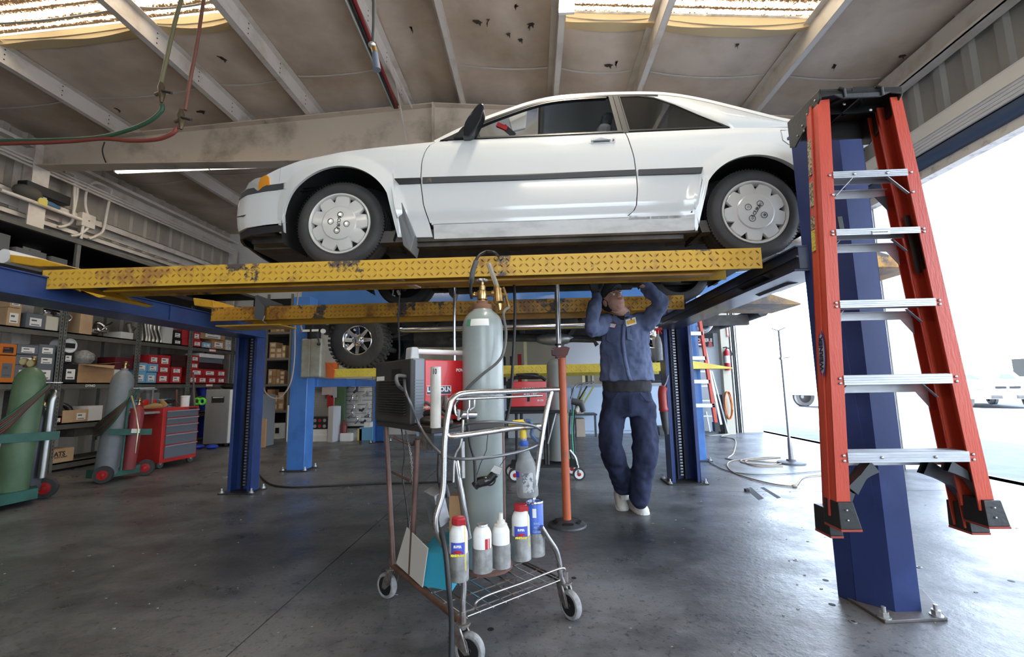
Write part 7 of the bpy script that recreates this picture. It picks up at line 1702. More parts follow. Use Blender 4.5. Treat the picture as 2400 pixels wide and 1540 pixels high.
# pegboard bay with packs
wall_g=M('pegboard_grey',(.34,.335,.31),.6)
pgb=T('pegboard','grey perforated display board with hanging packs behind the light blue post','pegboard',P(750,1030,Y=9.5))
a=P(722,903,Y=9.5);b=P(768,1000,Y=9.5); build('board',MB().box(a.x,b.x,9.5,9.52,b.z,a.z),wall_g,pgb)
m=MB();x=a.x+.03
while x<b.x-.02:
    z=b.z+.03
    while z<a.z-.02: m.box(x-.004,x+.004,9.497,9.5,z-.004,z+.004); z+=.035
    x+=.035
build('holes',m,black_m,pgb,kind='stuff',fix=False)
a=P(720,890,Y=9.4);b=P(770,903,Y=9.4); build('top_shelf',MB().box(a.x,b.x,9.35,9.6,b.z,b.z+.04),sg,pgb)
bx('green_post','green display post between the pegboard and the slat wall','post',786,888,806,992,9.45,.08,M('display_green',(.085,.16,.085),.6),z0=0)
for i,(x0,y0,x1,y1,mt,lb) in enumerate(((755,900,776,925,M('pack_white',(.6,.5,.48),.5),'white and red blister pack hanging at the top of the green post'),(767,927,780,955,redbox,'narrow red hanging card below the white packs'),(777,897,788,932,M('clear_pack',(.55,.56,.55),.25),'clear blister pack beside the green post'))):
    bx('blister_pack',lb,'pack',x0,y0,x1,y1,9.40,.03,mt)
tb2=T('battery_box','black carton with red printed batteries on the white cartons','box',P(745,1008,Y=9.2))
a=P(722,978,Y=9.2);b=P(766,1007,Y=9.2); build('carton',MB().box(a.x,b.x,9.2,9.5,b.z,a.z),M('black_carton',(.03,.03,.034),.5),tb2,bev=.004)
for i in range(4):
    for j in range(2):
        c=V(lerp(a.x,b.x,.12+.25*i),9.198,lerp(b.z,a.z,.28+.45*j)); build('printed_disc',MB().lathe([(0,-.003),(.035,-.003),(.035,.0),(0,.0)],c,(0,1,0),16),M('disc_red',(.5,.04,.03),.5) if i==2 else M('disc_grey',(.4,.4,.4),.5),tb2)
bx('carton','large white carton, top of two low ones under the battery carton','box',722,1007,766,1020,9.15,.4,white_p,'white cartons by the light blue post')
bx('carton','large white carton lying on the floor under another white one','box',722,1020,766,1036,9.12,.4,white_p,'white cartons by the light blue post',z0=0)
tw=P(767,955,Y=9.05); o=MB().prism([P(767,1036,Z=0),P(779,1037,Z=0),P(797,1033,Z=0),P(785,1028,Z=0)],(0,0,P(779,953,Y=P(779,1037,Z=0).y).z)); tag(build('tall_carton',o,M('tall_white',(.74,.73,.76),.5),bev=.004),'tall white carton standing on end in front of the green post','box')
bx('carton','low white carton on the floor beside the tall white carton','box',797,1016,823,1032,9.1,.25,white_p,z0=0)
rb=P(806,1016,Y=9.2); tag(build('red_bottle',MB().lathe([(0,0),(.06,0),(.062,.14),(.05,.20),(.018,.24),(.018,.28),(0,.28)],rb,n=20),M('bottle_maroon',(.20,.035,.025),.4),smooth=30),'dark red bottle with yellow band behind the low white carton','bottle')
# slat wall with chrome hitch parts
SW=T('slat_wall','white slatted display wall with chrome towing parts behind the lift','slat wall',P(835,1020,Y=9.7))
x0=P(805,900,Y=9.7).x;x1=P(872,900,Y=9.7).x; z=0.25;slat_w=M('slat_white',(.70,.69,.66),.5)
while z<1.55: build('slat',MB().box(x0,x1,9.7,9.72,z,z+.085),slat_w,SW,bev=.004); z+=.093
build('backing',MB().box(x0,x1,9.725,9.74,.2,1.6),black_m,SW)
hang=[(822,905,'chrome ball mount'),(836,915,'black drawbar'),(845,900,'chrome hitch pin'),(826,935,'chrome hitch ball'),(842,938,'grey receiver tube'),(830,958,'chrome D shackle'),(848,962,'black tow hook'),(858,925,'pale lens pack'),(860,955,'grey hitch cover'),(824,975,'chrome coupler'),(838,985,'steel safety latch'),(852,990,'black receiver plate'),(862,975,'silver clevis')]
random.seed(5)
for i,(x,y,lb) in enumerate(hang):
    c=P(x,y,Y=9.62); mt=chrome if 'chrome' in lb or 'silver' in lb or 'steel' in lb else (dkgrey if 'black' in lb else M('pale_part',(.42,.41,.38),.4))
    t=T('hitch_part',lb+' hung on the white slat wall '+['top left','top centre','top right','middle left','middle centre','lower middle left','lower middle right','upper right','right edge','low left','low centre','bottom right','far right low'][i],'tow part',c,0,'towing parts on the slat wall')
    a=random.uniform(-.6,.6); s_=.07
    build('body',MB().tube([c+V(-s_*math.cos(a),0,-s_*math.sin(a)-.03),c,c+V(s_*.6*math.cos(a+1),0,s_*math.sin(a+1))],[.026,.03,.018],10).ball(c+V(s_*.6*math.cos(a+1),-.01,s_*math.sin(a+1)),.028,10,8),mt,t,smooth=50)
    build('card',MB().box(c.x-.05,c.x+.05,9.66,9.665,c.z-.02,c.z+.09),white_p,t)
for i,(a,b,c_,d_,mt,lb) in enumerate(((842,1002,872,1027,bluebox,'blue and white carton on the floor by the back blue post'),(838,1005,848,1027,M('yellow_carton',(.6,.5,.12),.5),'yellow edged carton left of the blue and white one'),(853,990,866,1002,white_p,'small white carton on top of the blue and white one'),(823,1010,838,1027,steel,'grey metal tin on the floor below the slat wall'))):
    bx('carton',lb,'box',a,b,c_,d_,9.2,.2,mt,z0=0 if d_>1020 else None)
# yellow-red thing behind right
# ---- second welder on its own cart
W2=T('welding_machine','bright red welder on a black cart standing further back','welder',P(1240,1000,Y=5.3))
a=P(1196,895,Y=5.2);b=P(1281,953,Y=5.2)
bd=build('case',MB().box(a.x,b.x,5.2,5.6,b.z,a.z),wr_,W2,bev=.008); build('base_strip',MB().box(a.x-.02,b.x+.01,5.19,5.6,b.z-.045,b.z),black_m,W2,bev=.004)
build('front_panel',MB().box(a.x-.05,a.x,5.22,5.6,b.z-.03,a.z+.01),black_m,W2,bev=.008)
build('top_handle',MB().tube([V(a.x-.03,5.35,a.z+.01),V(a.x+.05,5.35,a.z+.05),V(b.x-.05,5.35,a.z+.05),V(b.x,5.35,a.z+.01)],.02,8),black_m,W2,smooth=40)
build('coiled_lead',MB().tube(smoothpath([V(a.x+.05+.3*random.random(),5.3+.15*random.random(),a.z+.03+.06*random.random()) for _ in range(9)],5),.012,6),blkc,W2,smooth=True)
text('side_lettering','LINCOLN',.05,V((a.x+b.x)/2+.03,5.196,(a.z+b.z)/2+.055),V(1,0,0),V(0,0,1),lt,bd,.9,.002); text('side_lettering','ELECTRIC',.042,V((a.x+b.x)/2+.03,5.196,(a.z+b.z)/2+.0),V(1,0,0),V(0,0,1),lt,bd,.9,.0015)
text('side_lettering','SP-175',.028,V(b.x-.07,5.196,b.z+.07),V(1,0,0),V(0,0,1),lt,bd,.9,.001)
build('switch',MB().box((a.x+b.x)/2-.015,(a.x+b.x)/2+.015,5.194,5.2,b.z+.06,b.z+.12),black_m,bd)
W3=T('welding_cart','black wheeled cart under the bright red second welder with a bottle tray','cart',P(1270,1105,Z=0))
zt=b.z-.045; zl=P(1270,1087,Y=5.3).z
build('top_shelf',MB().box(a.x-.06,P(1330,965,Y=5.3).x,5.15,5.62,zt-.03,zt-.001),black_m,W3,bev=.004)
build('bottom_shelf',MB().box(a.x-.02,P(1352,1090,Y=5.3).x,5.15,5.62,zl-.02,zl),black_m,W3,bev=.004)
for px in (1210,1222,1277,1283): build('leg',MB().cyl(P(px,960,Y=5.25),P(px+2,1090,Y=5.25),.017,10),blk,W3,smooth=30)
build('brace',MB().tube([P(1303,965,Y=5.2),P(1284,1040,Y=5.2)],.011,8),steel,W3,smooth=30)
cwheel_=lambda c,r: (build('wheel',MB().lathe([(r*.62,-.02),(r,-.018),(r,.018),(r*.62,.02)],c,(0,1,0),30),rubber,W3,smooth=35), build('wheel_ring',MB().lathe([(r*.30,-.021),(r*.72,-.021),(r*.72,.021)],c,(0,1,0),28),white_p,W3,smooth=30), build('wheel_centre',MB().lathe([(0,-.024),(r*.32,-.022),(r*.32,.02)],c,(0,1,0),20),rw,W3,smooth=30))
for px,py,y in ((1357,1111,5.2),(1340,1095,5.5),(1207,1113,5.15),(1199,1100,5.4)):
    c=P(px,py,Y=y); r=max(.055,min(.075,c.z)) ; c.z=r; cwheel_(c,r)
build('caster_bracket',MB().tube(smoothpath([P(1335,1055,Y=5.2),P(1348,1072,Y=5.2),P(1354,1095,Y=5.2),P(1357,1110,Y=5.17)],5),.014,8),steel,W3,smooth=40)
cc=P(1308,1078,Y=5.4); GC2=T('gas_cylinder','dark grey gas cylinder on the second welding cart behind the orange stand','gas cylinder',cc)
build('body',MB().lathe([(0,0),(.105,0),(.105,P(1308,858,Y=5.4).z-cc.z),(.095,P(1308,850,Y=5.4).z-cc.z),(.06,P(1308,843,Y=5.4).z-cc.z),(0,P(1308,840,Y=5.4).z-cc.z)],cc,n=32),M('cyl_dark',(.20,.215,.205),.4),GC2,smooth=35)
HT=T('hand_truck','tubular chrome hand truck with green hoses right of the orange stand','hand truck',P(1360,1000,Y=5.8))
build('frame',MB().tube(smoothpath([P(1338,935,Y=5.8),P(1348,905,Y=5.8),P(1372,898,Y=5.8),P(1392,895,Y=5.8)],5),.012,8),chrome,HT,smooth=40)
build('frame',MB().tube(smoothpath([P(1345,975,Y=5.8),P(1356,930,Y=5.8),P(1365,903,Y=5.8),P(1372,900,Y=5.8)],5),.012,8),chrome,HT,smooth=40)
build('strut',MB().tube([P(1352,945,Y=5.8),P(1376,905,Y=5.8)],.010,8),blk,HT)
for k,(px,mt) in enumerate(((1332,M('hose_bright_green',(.10,.50,.28),.5)),(1337,blkc),(1344,M('hose_bright_green',(0,0,0))),(1348,blkc))):
    build('hose',MB().tube(smoothpath([P(px,960,Y=5.6),P(px-3,1010,Y=5.6),P(px,1060,Y=5.5),P(px+2,1075,Y=5.4)],5),.008,6),mt,HT,smooth=True)
build('clamp',MB().tube([P(1340,940,Y=5.7),P(1360,945,Y=5.7),P(1368,965,Y=5.7)],[.04,.05,.035],10),dkgrey,HT,smooth=40); build('white_torch',MB().tube([P(1352,965,Y=5.7),P(1360,945,Y=5.7)],.03,10),white_p,HT,smooth=40)
for k,(x0_,y0_,x1_,y1_) in enumerate(((1365,950,1392,905),(1357,945,1372,918))): build('striped_lever',MB().bar(P(x0_,y0_,Y=5.75),P(x1_,y1_,Y=5.75),.02,.02),M('lever_lime',(.35,.40,.12),.5),HT)
# back wall furniture right of the man
bench=T('workbench','dark shelf bench with boxes in front of the pale blue partition','bench',P(1400,1010,Z=0))
a=P(1280,972,Y=9.3);b=P(1400,978,Y=9.3); build('bench_top',MB().box(a.x,b.x,9.3,9.8,a.z-.03,a.z),dkgrey,bench)
for x in (a.x+.03,b.x-.06): build('leg',MB().box(x,x+.04,9.33,9.37,0,a.z-.03),dkgrey,bench)
bx('carton','tan carton under the dark bench by the hand truck','box',1350,982,1372,1016,9.35,.3,M('tan_carton',(.50,.40,.32),.7),z0=0); bx('carton','tan carton on top of the dark bench','box',1350,935,1368,970,9.4,.3,M('tan_carton',(0,0,0)))
bx('machine_base','low grey machine base on the floor left of the mechanic','machine',1190,965,1280,1010,9.3,.4,M('mach_grey',(.40,.42,.42),.5),z0=0)
bx('round_base','dark round machine foot behind the far right post','machine',1545,1000,1562,1013,9.4,.3,dkgrey,z0=0)
# items inside the bright office window
for i,(x0_,y0_,x1_,y1_,lb) in enumerate(((1172,836,1184,849,'small black printer on the office sill'),(1195,835,1203,848,'dark monitor edge on the office sill'),(1213,830,1222,848,'red and black office items on the sill'),(1365,828,1376,848,'grey water cooler seen through the office opening'),(1385,840,1390,848,'small grey box by the office mullion'))): bx('office_item',lb,'office item',x0_,y0_,x1_,y1_,YB+.2,.2,[blk,dkgrey,redbox,dkgrey,steel][i],z0=1.02)
build('sill_counter',MB().box(-2.6,3.5,YB-.02,YB+.5,.98,1.02),dkgrey,bw)
# ---- far red stepladder beside the second lift
def s_ladder(): pass
LB=T('ladder','red fibreglass stepladder hung folded on the second lift right post','ladder',P(1665,1010,Y=6.15))
yl_=6.15
q=lambda x,y,yy=yl_:P(x,y,Y=yy)
for t0,t1,b0,b1 in (((1635,732),(1642,732),(1675,992),(1683,992)),):
    build('rail',MB().prism([q(*t0),q(*t1),q(*b1),q(*b0)],(0,.05,0)),fib,LB,bev=.004)
build('rail',MB().prism([q(1588,732),q(1594,732),q(1606,1010),q(1598,1010)],(0,.07,0)),fib,LB,bev=.004)
for (x0_,x1_,y0_) in ((1608,1650,777),(1613,1656,835),(1618,1664,890),(1622,1676,946)): build('step',MB().prism([q(x0_-14,y0_),q(x1_,y0_),q(x1_,y0_+9),q(x0_-14,y0_+9)],(0,.08,0)),alu,LB,bev=.002)
build('foot',MB().prism([q(1674,990),q(1684,990),q(1690,1012),q(1676,1012)],(0,.08,0)),bp_,LB,bev=.003); build('rear_rail',MB().bar(q(1640,760,6.3),q(1690,995,6.3),.03,.02),alu,LB)
LC2=T('aluminium_ladder','small aluminium step stool ladder standing behind the hung red stepladder','ladder',P(1650,1008,Z=0))
for (x0_,y0_,x1_,y1_) in ((1627,868,1640,940),(1636,960,1648,1010),(1668,870,1706,1012),(1655,965,1664,1012)): build('rail',MB().bar(q(x0_,y0_,9.4),q(x1_,y1_,9.4),.025,.03),alu,LC2)
for (x0_,x1_,y0_) in ((1620,1648,808),(1628,1655,871),(1635,1663,905),(1638,1672,939),(1640,1668,975)): build('step',MB().bar(q(x0_,y0_,9.4),q(x1_,y0_,9.4),.06,.025),alu,LC2)
# fire extinguisher with arrow sign and orange cord on the far pier
FE=T('fire_extinguisher','red fire extinguisher on the wall below the arrow sign','extinguisher',P(1706,868,Y=9.4))
c=P(1706,868,Y=9.42); build('body',MB().lathe([(0,0),(.05,0),(.053,.01),(.053,.36),(.04,.40),(.02,.42),(.02,.44),(0,.44)],c,n=26),redc,FE,smooth=35); build('label',MB().lathe([(.0545,.15),(.0545,.30)],c,n=26),paper,FE)
build('handle',MB().tube([c+V(0,0,.44),c+V(0,-.02,.48),c+V(-.07,-.02,.47)],.012,8),black_m,FE,smooth=True); build('hose',MB().tube(smoothpath([c+V(.0,-.02,.46),c+V(.06,-.03,.44),c+V(.09,-.02,.3),c+V(-.14,-.08,.36)],5)[:12],.010,6),black_m,FE,smooth=True)
sgn=T('arrow_sign','narrow red and white arrow sign above the fire extinguisher','sign',P(1705,790,Y=9.44))
a=P(1701,754,Y=9.44);b=P(1709,790,Y=9.44); build('plate',MB().box(a.x,b.x,9.44,9.445,b.z,a.z),M('sign_red',(.45,.12,.10),.5),sgn); x=(a.x+b.x)/2
build('arrow',MB().prism([V(x-.02,9.438,b.z+.07),V(x+.02,9.438,b.z+.07),V(x,9.438,b.z+.02)],(0,.001,0)).box(x-.012,x+.012,9.438,9.44,b.z+.07,a.z-.03),paper,sgn)
build('pier_post',MB().box(P(1697,900,Y=9.46).x,P(1716,900,Y=9.46).x,9.46,9.6,0,3.3),M('pier_cream',(.50,.46,.36),.6),wrr)
oc=P(1707,950,Y=9.35); pts=[]
for k in range(90):
    a=k*.42; pts.append(oc+V(.07*math.cos(a)+.01*math.sin(k),.03*math.sin(a*.3),.28*math.sin(a)))
tag(build('extension_coil',MB().tube(pts,.009,6),M('cord_orange',(.62,.20,.05),.5),smooth=True),'coiled orange extension cord hanging near the far door jamb','cord')
bx('vacuum','dark shop vacuum shape in the corner behind the cord','vacuum',1690,925,1700,1008,9.6,.3,dkgrey,z0=0)
# dark banner on the wall
bn=T('banner','black and red banner on the back wall behind the far ladder','banner',P(1655,800,Y=10.1))
a=P(1625,780,Y=10.1);b=P(1673,812,Y=10.1); build('cloth',MB().box(a.x,b.x,10.1,10.105,b.z,a.z),black_m,bn); build('red_mark',MB().prism([V(lerp(a.x,b.x,.2),10.098,b.z+.05),V(lerp(a.x,b.x,.45),10.098,b.z+.05),V(lerp(a.x,b.x,.35),10.098,a.z-.04)],(0,.001,0)).prism([V(lerp(a.x,b.x,.7),10.098,b.z+.0),V(lerp(a.x,b.x,.95),10.098,b.z+.0),V(lerp(a.x,b.x,.85),10.098,b.z+.2)],(0,.001,0)),redc,bn)
text('banner_lettering','POWER II',.11,V((a.x+b.x)/2,10.095,(a.z+b.z)/2-.02),V(1,0,0),V(0,0,1),paper,bn,.8,.003)
# ---- tall stand in the doorway, cords on the floor
TS=T('jack_stand','slim tall steel stand on a round disc base in the doorway','stand',P(1855,1088,Z=0))
c=P(1855,1086,Z=0); top_=P(1829,775,Y=c.y)
build('base',MB().lathe([(0,.055),(.05,.055),(.06,.035),(.12,.03),(.165,.018),(.17,0),(0,0)],c,n=36),M('disc_grey_iron',(.12,.12,.13),.5,.3),TS,smooth=30)
build('tube',MB().lathe([(.030,.05),(.026,.2),(.022,.32),(.017,.33),(.015,top_.z),(0,top_.z)],c,n=18),M('stand_steel',(.28,.28,.29),.4,.7),TS,smooth=40)
build('cradle',MB().tube([c+V(-.09,0,top_.z+.03),c+V(-.01,0,top_.z),c+V(.09,0,top_.z+.04)],.008,8),steel,TS); zc_=P(1831,840,Y=c.y).z
build('clamp_handle',MB().tube([c+V(-.04,0,zc_),c+V(.10,-.02,zc_+.01)],.007,8).cyl(c+V(0,0,zc_-.02),c+V(0,0,zc_+.02),.026,12),steel,TS,smooth=30)
tan=M('cord_tan_floor',(.36,.27,.18),.5)
fl_p=lambda L_:[P(x,y,Z=.009) for x,y in L_]
cable('air_hose','tan air hose coiled on the floor by the round stand base',fl_p([(1930,1113),(1885,1118),(1868,1135),(1860,1140),(1800,1132),(1730,1112),(1706,1095),(1710,1082),(1740,1078),(1800,1083),(1835,1085),(1800,1090),(1745,1085),(1740,1078),(1790,1072),(1830,1072),(1800,1074),(1748,1080),(1770,1092),(1835,1092)]),.007,tan)
cable('air_hose','grey air hose snaking across the floor from the blue post to the door',fl_p([(1625,1040),(1650,1072),(1690,1098),(1740,1110),(1800,1112),(1870,1108),(1930,1103)]),.006,rd)
cable('extension_cable','pale power cord running from the ladder feet to the coiled hose',fl_p([(1640,1016),(1665,1021),(1718,1016),(1690,1023),(1722,1030),(1720,1060),(1706,1074),(1722,1078),(1700,1074)]),.008,M('cord_pale',(.40,.38,.32),.5))
cb2=P(1862,1139,Z=.012); tag(build('cord_splice',MB().ball(cb2,.03,10,6,(1,.6,.5)),tan,smooth=True),'knotted coupling in the tan hose on the floor','coupling')
# in-floor alignment plates and stray bits
for i,(pts,lb) in enumerate((([(1748,1146),(1760,1142),(1790,1168),(1778,1172)],'long dark groove in the concrete before the doorway'),([(1782,1143),(1790,1142),(1830,1166),(1822,1168)],'narrow dark groove right of the wide groove'))):
    build('floor_groove',MB().prism([P(x,y,Z=.0005) for x,y in pts],(0,0,.001)),M('groove',(.06,.06,.065),.8),fl)
hp_=P(1752,1152,Z=0); tag(build('floor_nut',MB().lathe([(.014,0),(.03,0),(.03,.028),(.014,.028),(.014,0)],hp_,n=6),dkgrey),'loose dark hexagonal nut on the floor near the doorway','nut')
random.seed(21)
spots=[(1865,1313),(1935,1360),(2000,1458),(1950,1417),(2085,1327),(1345,1355),(1005,1375),(1150,1475),(920,1340),(2370,1362),(2155,1330)]
for i,(x,y) in enumerate(spots):
    c=P(x,y,Z=0)
    if i%2==0: tag(build('washer',MB().lathe([(.008,0),(.014,0),(.014,.003),(.008,.003)],c,n=16),steel),'small steel washer lying on the floor, %s'%['near the jack stand side of the blue post','beside the near post base','left of the near post plate far','right of the cart front wheel','front of the cart','at the right edge of the floor'][i//2%6],'washer','washers scattered on the floor')
    else: build('anchor_hole',MB().lathe([(0,.0012),(.012,.0012),(.015,.0006)],c,n=14),black_m,fl)
sb_m=M('debris',(.30,.29,.27),.8); m=MB()
for k in range(260):
    x=random.uniform(-3.5,3.8);y=random.uniform(1.7,5.5);s_=random.uniform(.002,.006); m.box(x,x+s_*random.uniform(1,3),y,y+s_,.0,s_*.5)
tag(build('grit',m,sb_m,kind='stuff',fix=False),'scattered grit and tiny debris on the concrete floor','debris')
# ---- fluorescent fixtures
tube_m=M('fluorescent',(1,.97,.90),.3,emit=9); fix_m=M('fixture_white',(.62,.60,.56),.4)
LFZ=P(280,400,Y=6.2).z; xa=P(272,400,Y=6.2).x; xb=P(655,395,Y=6.2).x
LF=T('strip_light','lit fluorescent strip light hung under the big roof beam at left','light fixture',((xa+xb)/2,6.2,LFZ))
build('housing',MB().box(xa-.05,xb,6.14,6.28,LFZ+.02,LFZ+.09),fix_m,LF,bev=.005)
xm=P(490,398,Y=6.2).x
for a,b in ((xa+.02,xm-.02),(xm+.02,xb-.02)):
    build('tube_lamp',MB().cyl((a,6.2,LFZ-.015),(b,6.2,LFZ-.015),.024,14),tube_m,LF,smooth=40); build('lamp_holder',MB().box(a-.03,a-.005,6.17,6.23,LFZ-.04,LFZ+.02),fix_m,LF,bev=.003)
build('reflector',MB().prism([(xa-.03,6.10,LFZ+.0),(xa-.03,6.17,LFZ+.025),(xa-.03,6.23,LFZ+.025),(xa-.03,6.30,LFZ+.0),(xa-.03,6.23,LFZ+.02),(xa-.03,6.17,LFZ+.02)],(xb-xa,0,0)),fix_m,LF)
build('feed_wire',MB().tube(smoothpath([P(245,333,Y=5.65),P(240,355,Y=5.66),P(250,385,Y=5.8),P(262,398,Y=6.1)],6),.008,6),blk,LF,smooth=True)
# area lamps for the seen tubes and the added ones
def arealamp(par,c,sx,sy,e,col=(1,.86,.66)):
    l=bpy.data.lights.new('tube_glow','AREA'); l.shape='RECTANGLE'; l.size=sx; l.size_y=sy; l.energy=e; l.color=col
    o=bpy.data.objects.new('tube_glow',l); COL.objects.link(o); o.location=c
arealamp(LF,((xa+xb)/2,6.2,LFZ-.05),xb-xa,.08,16)
# second fixture running along the view at the top edge
c=P(1327,24,Z=4.55); F2=T('strip_light','fluorescent fixture end at the top edge beside the right skylight','light fixture',c)
build('housing',MB().box(c.x-.075,c.x+.075,c.y-2.4,c.y,c.z,c.z+.09),fix_m,F2,bev=.006)
for s in (-.04,.04): build('tube_lamp',MB().cyl((c.x+s,c.y-2.35,c.z-.02),(c.x+s,c.y-.05,c.z-.02),.02,12),tube_m,F2,smooth=40)
build('end_cap',MB().box(c.x-.075,c.x+.075,c.y-.03,c.y,c.z-.05,c.z+.0),fix_m,F2,bev=.004)
arealamp(F2,(c.x,c.y-1.2,c.z-.06),.12,2.3,40,(1,.88,.72))
# two unseen fixtures added behind the camera to brighten the shop, same type
for k,(x,y) in enumerate(((-3.5,-2.5),(1.0,-3.5))):
    t=T('strip_light','added unseen fluorescent strip light behind the camera, '+('left' if k==0 else 'right')+' one','light fixture',(x,y,4.4))
    build('housing',MB().box(x-1.2,x+1.2,y-.07,y+.07,4.4,4.48),fix_m,t); build('tube_lamp',MB().cyl((x-1.15,y,4.37),(x+1.15,y,4.37),.022,12),tube_m,t)
    arealamp(t,(x,y,4.3),2.3,.1,28)
# ---- air lines, drops
pipe_old=M('old_pipe',(.30,.24,.16),.5,.3,(.18,.30,.20),7,0,10,(.45,.6)); gh=M('hose_green_l',(.035,.095,.055),.5); rh=M('hose_red_l',(.24,.055,.04),.5)
def drop(name,lab,pts,r,mat): return cable(name,lab,pts,r,mat,'pipe')
YD=3.4
drop('drop_pipe','yellowish air pipe dropping from the roof to a brass valve',[P(430,-20,Y=YD),P(408,60,Y=YD),P(390,140,Y=YD),P(378,195,Y=YD)],.016,M('pipe_olive',(.20,.18,.10),.5))
drop('drop_pipe','reddish air pipe dropping from the roof to the lower valve',[P(480,-20,Y=YD),P(462,100,Y=YD),P(445,190,Y=YD),P(434,258,Y=YD)],.014,M('pipe_redbrown',(.19,.075,.055),.5))
drop('air_line','green air hose sweeping from the upper valve to the left wall',[P(380,245,Y=YD),P(378,260,Y=YD),P(350,284,Y=YD),P(300,305,Y=YD),P(230,322,Y=YD),P(130,328,Y=YD),P(0,330,Y=YD),P(-60,331,Y=YD)],.017,gh)
drop('air_line','red air hose sweeping from the lower valve to the left wall',[P(414,298,Y=YD),P(405,312,Y=YD),P(370,326,Y=YD),P(310,330,Y=YD),P(240,325,Y=YD),P(150,332,Y=YD),P(0,337,Y=YD),P(-60,338,Y=YD)],.017,rh)
for k,(x,y) in enumerate(((378,212),(424,275))):
    v=T('ball_valve',('upper' if k==0 else 'lower')+' brass ball valve on the hanging air pipes','valve',P(x,y,Y=YD))
    build('valve_body',MB().tube([P(x,y-18,Y=YD),P(x,y-6,Y=YD),P(x+2,y+8,Y=YD),P(x,y+28,Y=YD)],[.016,.028,.026,.012],10).tube([P(x-14,y+10,Y=YD),P(x+2,y+4,Y=YD)],.016,8),M('valve_dark',(.14,.11,.07),.45,.6),v,smooth=40)
    build('valve_lever',MB().tube([P(x+2,y,Y=YD-.02),P(x+24,y+6,Y=YD-.03)],.012,8),blk,v)
YC=2.9
drop('cord_reel_drop','thick dark cord hanging from the roof to a blue inline connector',[P(877,-20,Y=YC),P(877,50,Y=YC),P(875,100,Y=YC)],.016,M('cord_dark_grey',(.07,.075,.07),.5))
cn=T('connector','blue grey inline connector with brass collar at the end of the hanging cord','connector',P(878,130,Y=YC))
build('clamp',MB().ball(P(872,106,Y=YC),.028,12,8,(1,1,.9)),steel,cn,smooth=True); build('collar',MB().cyl(P(876,112,Y=YC),P(879,124,Y=YC),.022,14),brass,cn,smooth=30); build('plug',MB().tube([P(879,124,Y=YC),P(884,164,Y=YC)],[.022,.028],16),M('plug_blue',(.10,.13,.18),.45),cn,smooth=40)
YB2=5.0
for k,(o,mt,lb) in enumerate(((0,M('conduit_pale',(.42,.44,.40),.4),'pale conduit running diagonally along the roof to the beam'),(9,blk,'black conduit between the pale one and the red pipe'),(17,M('sprinkler_red',(.22,.02,.02),.5),'dark red pipe running diagonally along the roof to the beam'))):
    a=P(806+o*1.2,-10,Z=4.75);b=P(921+o*.55,252,Z=4.75); drop('roof_pipe',lb,[a,(a+b)/2,b],.022 if k else .016,mt)
# flange braces
tag(build('flange_brace',MB().bar(P(922,160,Z=4.98),P(953,330,Y=5.68),.05,.006,up=(1,0,0)),purlin_m),'white flange brace strap running down in front of the big roof beam','brace')
tag(build('flange_brace',MB().bar(P(922,160,Z=4.98),P(966,253,Y=5.68),.05,.006,up=(1,0,0)),purlin_m),'second brace strap from the purlin to the ridge splice','brace')
# ---- left wall girts, conduits, junction box
wg2=wl
def Wp(px,py,x=-7.25): return P(px,py,X=x)
for nm,(a,b),h in (('girt',((40,448),(420,590)),.20),('girt',((40,490),(430,632)),.14)):
    za=(Wp(*a).z+Wp(*b).z)/2; build('girt',MB().box(XL+.03,XL+.20,YF,YB,za-.008,za).box(XL+.19,XL+.20,YF,YB,za-h*.5,za).box(XL+.03,XL+.04,YF,YB,za-h,za),purlin_m,wg2)
za=zr(XL)-.02
build('eave_strut',MB().box(XL+.03,XL+.25,YF,YB,za+.0,za+.01).box(XL+.03,XL+.045,YF,YB,za-.22,za).box(XL+.24,XL+.25,YF,YB,za-.04,za),purlin_m,wg2)
for k,o in enumerate((0,7,13)): 
    pts=[Wp(150+o,402-o*.3),Wp(320,478+o*.5),Wp(510,570+o*.3)]; za2=4.42-.05*k; build('wall_conduit',MB().cyl((XL+.28,3,za2),(XL+.28,YB-.1,za2),.018,8),purlin_m,wg2,smooth=30)
for k,pts in enumerate(([(150,402),(176,412),(181,450),(172,500),(168,520),(150,530),(135,532)],[(255,440),(225,428),(205,440),(200,480),(208,515),(205,535),(185,550),(165,553)],[(262,445),(250,500),(242,540),(225,553),(208,560)],[(196,520),(190,560)],[(176,410),(172,510)])):
    tag(build('conduit',MB().tube(smoothpath([Wp(x,y,XL+.26) for x,y in pts],5),.020,8),purlin_m,smooth=True),'painted %s conduit bent down the side wall above the racks'%['left','middle looped','right','short','straight'][k],'conduit')
c=Wp(202,518,XL+.24); jb_=T('junction_box','pale painted junction box on the side wall where the conduits meet','junction box',c)
build('box',MB().box(c.x-.05,c.x+.05,c.y-.11,c.y+.11,c.z-.11,c.z+.11),purlin_m,jb_,bev=.008); build('screw',MB().cyl(c+V(.05,0,0),c+V(.055,0,0),.012,10),steel,jb_)
tag(build('grey_pipe',MB().tube([Wp(0,445,XL+.35),Wp(90,478,XL+.35),Wp(190,515,XL+.35)],.028,10),purlin_m,smooth=True),'long pale pipe fixed across the wall column at the far left','pipe')
